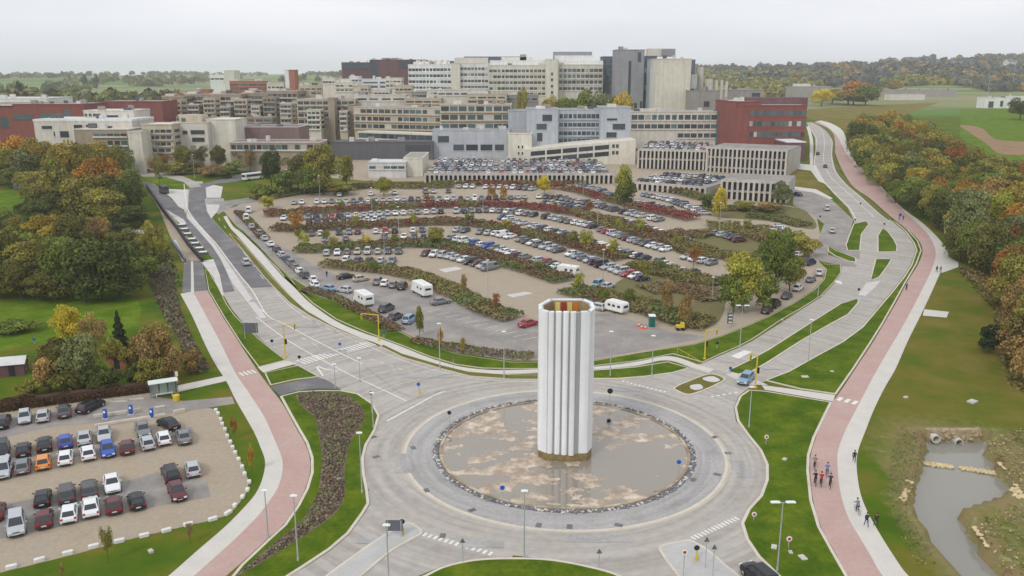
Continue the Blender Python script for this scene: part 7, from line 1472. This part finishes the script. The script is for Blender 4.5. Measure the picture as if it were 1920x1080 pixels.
# rough edges: weeds along the pond and the wood edge
shrub('rough_grass', 'rough grass and weeds on the pond banks', W2([(1690, 800), (1730, 820), (1745, 850), (1722, 880), (1710, 930), (1700, 965), (1725, 1000), (1760, 1060), (1720, 1060), (1680, 990), (1665, 920), (1672, 850)]), 0, .3, 7, .16, [(.13, .17, .045), (.2, .19, .07), (.16, .15, .06)], 'grass', None, True, .5, 'stuff')
shrub('rough_grass', 'rough brown weeds along the right hand wood edge', W2([(1800, 500), (1850, 520), (1885, 560), (1900, 650), (1925, 740), (1890, 720), (1868, 650), (1862, 580), (1800, 512)]), 0, 1.4, 6, .4, [(.2, .15, .06), (.13, .12, .04), (.25, .19, .08)], 'grass', None, True, .3, 'stuff')
shrub('rough_grass', 'rough brown weeds on the bank right of the pond', W2([(1840, 830), (1920, 800), (1960, 900), (1925, 940), (1890, 900), (1868, 860)]), 0, .3, 7, .2, [(.3, .25, .12), (.36, .29, .16), (.2, .21, .06)], 'grass', None, True, .5, 'stuff')
shrub('rough_grass', 'sparse weeds on the lower bank right of the pond', W2([(1830, 975), (1900, 950), (1960, 960), (1960, 1090), (1900, 1090), (1850, 1020)]), 0, .3, 5, .2, [(.2, .22, .06), (.38, .31, .18), (.2, .2, .06)], 'grass', None, True, .5, 'stuff')
shrub('rough_grass', 'brown and green undergrowth along the bus lane bank', W2([(270, 400), (300, 430), (325, 480), (340, 540), (300, 495), (272, 500), (262, 440)]), 0, 1.0, 3, .5, [OL, BR, GR], 'grass', None, True, .3, 'stuff')
# ------------------------------------------------------------------ far woods
def woodland(label, spots, cols, smin=7, smax=13, nq=46):
    C, N, S, Tn = [], [], [], []
    for (x, y) in spots:
        r = random.uniform(smin, smax) / 2; h = r * random.uniform(1.6, 2.3); c = np.array(TC[random.choice(cols)]) * random.uniform(.8, 1.2)
        v = rng.normal(size=(nq, 3)); v /= np.linalg.norm(v, axis=1, keepdims=True); v[:, 2] = np.abs(v[:, 2]) * 1.0 - .25
        C.append(np.array([x, y, T(x, y) + h * .35]) + v * np.array([r, r, h * .62]) * rng.uniform(.75, 1.08, (nq, 1))); N.append(v + rng.normal(size=v.shape) * .35); S.append(rng.uniform(.6, 1.3, nq) * r * .62); Tn.append(c * rng.uniform(.72, 1.28, (nq, 1)))
    o = link('woodland', quad_mesh('woodland', np.concatenate(C), np.concatenate(N), np.concatenate(S), np.concatenate(Tn), M['leaf'])); tag(o, label, 'wood', kind='stuff')
def spots_px(polys, spacing):
    out = []
    for P in polys:
        Q = W2(P); X0, X1 = min(p.x for p in Q), max(p.x for p in Q); Y0, Y1 = min(p.y for p in Q), max(p.y for p in Q); n = int((X1 - X0) * (Y1 - Y0) / spacing ** 2)
        for _ in range(min(n, 60000)):
            x, y = random.uniform(X0, X1), random.uniform(Y0, Y1)
            if in_poly(x, y, Q): out.append((x, y))
    return out
s1 = spots_px([[(1300, 165), (1300, 140), (1500, 137), (1560, 140), (1600, 150), (1560, 162), (1500, 172), (1480, 186), (1400, 190), (1380, 182)], [(1640, 160), (1700, 150), (1800, 150), (1930, 150), (1930, 172), (1850, 170), (1800, 160), (1740, 160), (1660, 164)]], 9)
s2 = spots_px([[(1500, 137), (1640, 132), (1930, 138), (1930, 150), (1700, 150), (1600, 149), (1560, 140)]], 12)
woodland('autumn coloured woods behind the hospital and on the right hillside', s1, ['olive', 'olive', 'golden', 'dark olive', 'green', 'olive', 'grey green', 'dark olive'], 9, 14)
def ridge(x0, x1, y0, y1, n):
    o = []
    for _ in range(n):
        a = random.uniform(x0, x1); y = random.uniform(y0, y1); o.append(((a - 960) / FPX * y * .97, y))
    return o
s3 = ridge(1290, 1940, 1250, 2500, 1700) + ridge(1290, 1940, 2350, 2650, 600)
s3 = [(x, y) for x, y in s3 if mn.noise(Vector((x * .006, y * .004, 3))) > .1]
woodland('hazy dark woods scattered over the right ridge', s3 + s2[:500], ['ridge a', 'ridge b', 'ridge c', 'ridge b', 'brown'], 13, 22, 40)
s4 = ridge(-20, 640, 1200, 4200, 1500); s4 = [(x, y) for x, y in s4 if mn.noise(Vector((x * .003, y * .0035, 9))) > .12]
s4 += ridge(-20, 70, 760, 860, 60) + ridge(80, 140, 1350, 1420, 60) + ridge(245, 300, 1700, 1800, 60) + ridge(560, 650, 950, 1000, 50) + ridge(60, 110, 640, 680, 25) + ridge(0, 330, 900, 915, 70)
woodland('dark tree belts between the hazy fields on the left', s4, ['dark olive', 'dark green', 'grey green', 'dark olive'], 10, 18, 36)
for i, (x, yy) in enumerate(((41, 900), (187, 1600), (165, 1600))):
    tree_w(Vector(((x - 960) / FPX * yy * .98, yy)), 9 if i == 0 else 12, 26 if i == 0 else 24, 'tall', 'deep green', ['tall dark poplar at the far left', 'distant poplar pair, right one', 'distant poplar pair, left one'][i])
# extra tree groups on the hillside beside the barns
s5 = spots_px([[(1800, 205), (1850, 200), (1850, 206), (1800, 212)], [(1520, 200), (1600, 196), (1640, 198), (1600, 206)]], 9)
# far smoke-free mast
for i, (x, yb, yt) in enumerate(((1580, 180, 143), (1897, 170, 120), (1852, 178, 142))):
    p = G(x, yb); h = PY(x, yt, p.y).z - p.z; mb = MB(); mb.tube((0, 0, 0), (0, 0, h), .35, .2, 8); mb.tube((-1.2, 0, h * .93), (1.2, 0, h * .93), .15); o = mb.build('mast', M['pole'], loc=p); tag(o, ['thin grey mast in front of the hilltop clump', 'thin grey mast at the right edge of the hillside', 'thin grey mast by the white barn'][i], 'mast')
# ------------------------------------------------------------------ haze: the air itself
hm = bpy.data.materials.new('haze'); hm.use_nodes = True; N = hm.node_tree.nodes; N.clear(); ov = N.new('ShaderNodeOutputMaterial'); pv = N.new('ShaderNodeVolumePrincipled')
pv.inputs['Color'].default_value = (.93, .95, 1, 1); pv.inputs['Density'].default_value = HAZE; pv.inputs['Anisotropy'].default_value = 0
hm.node_tree.links.new(pv.outputs[0], ov.inputs['Volume'])
mb = MB(); mb.box((0, 4300, 72), (18400, 9800, 156)); o = mb.build('haze', hm); tag(o, 'pale haze in the air over the valley', 'haze', kind='stuff')
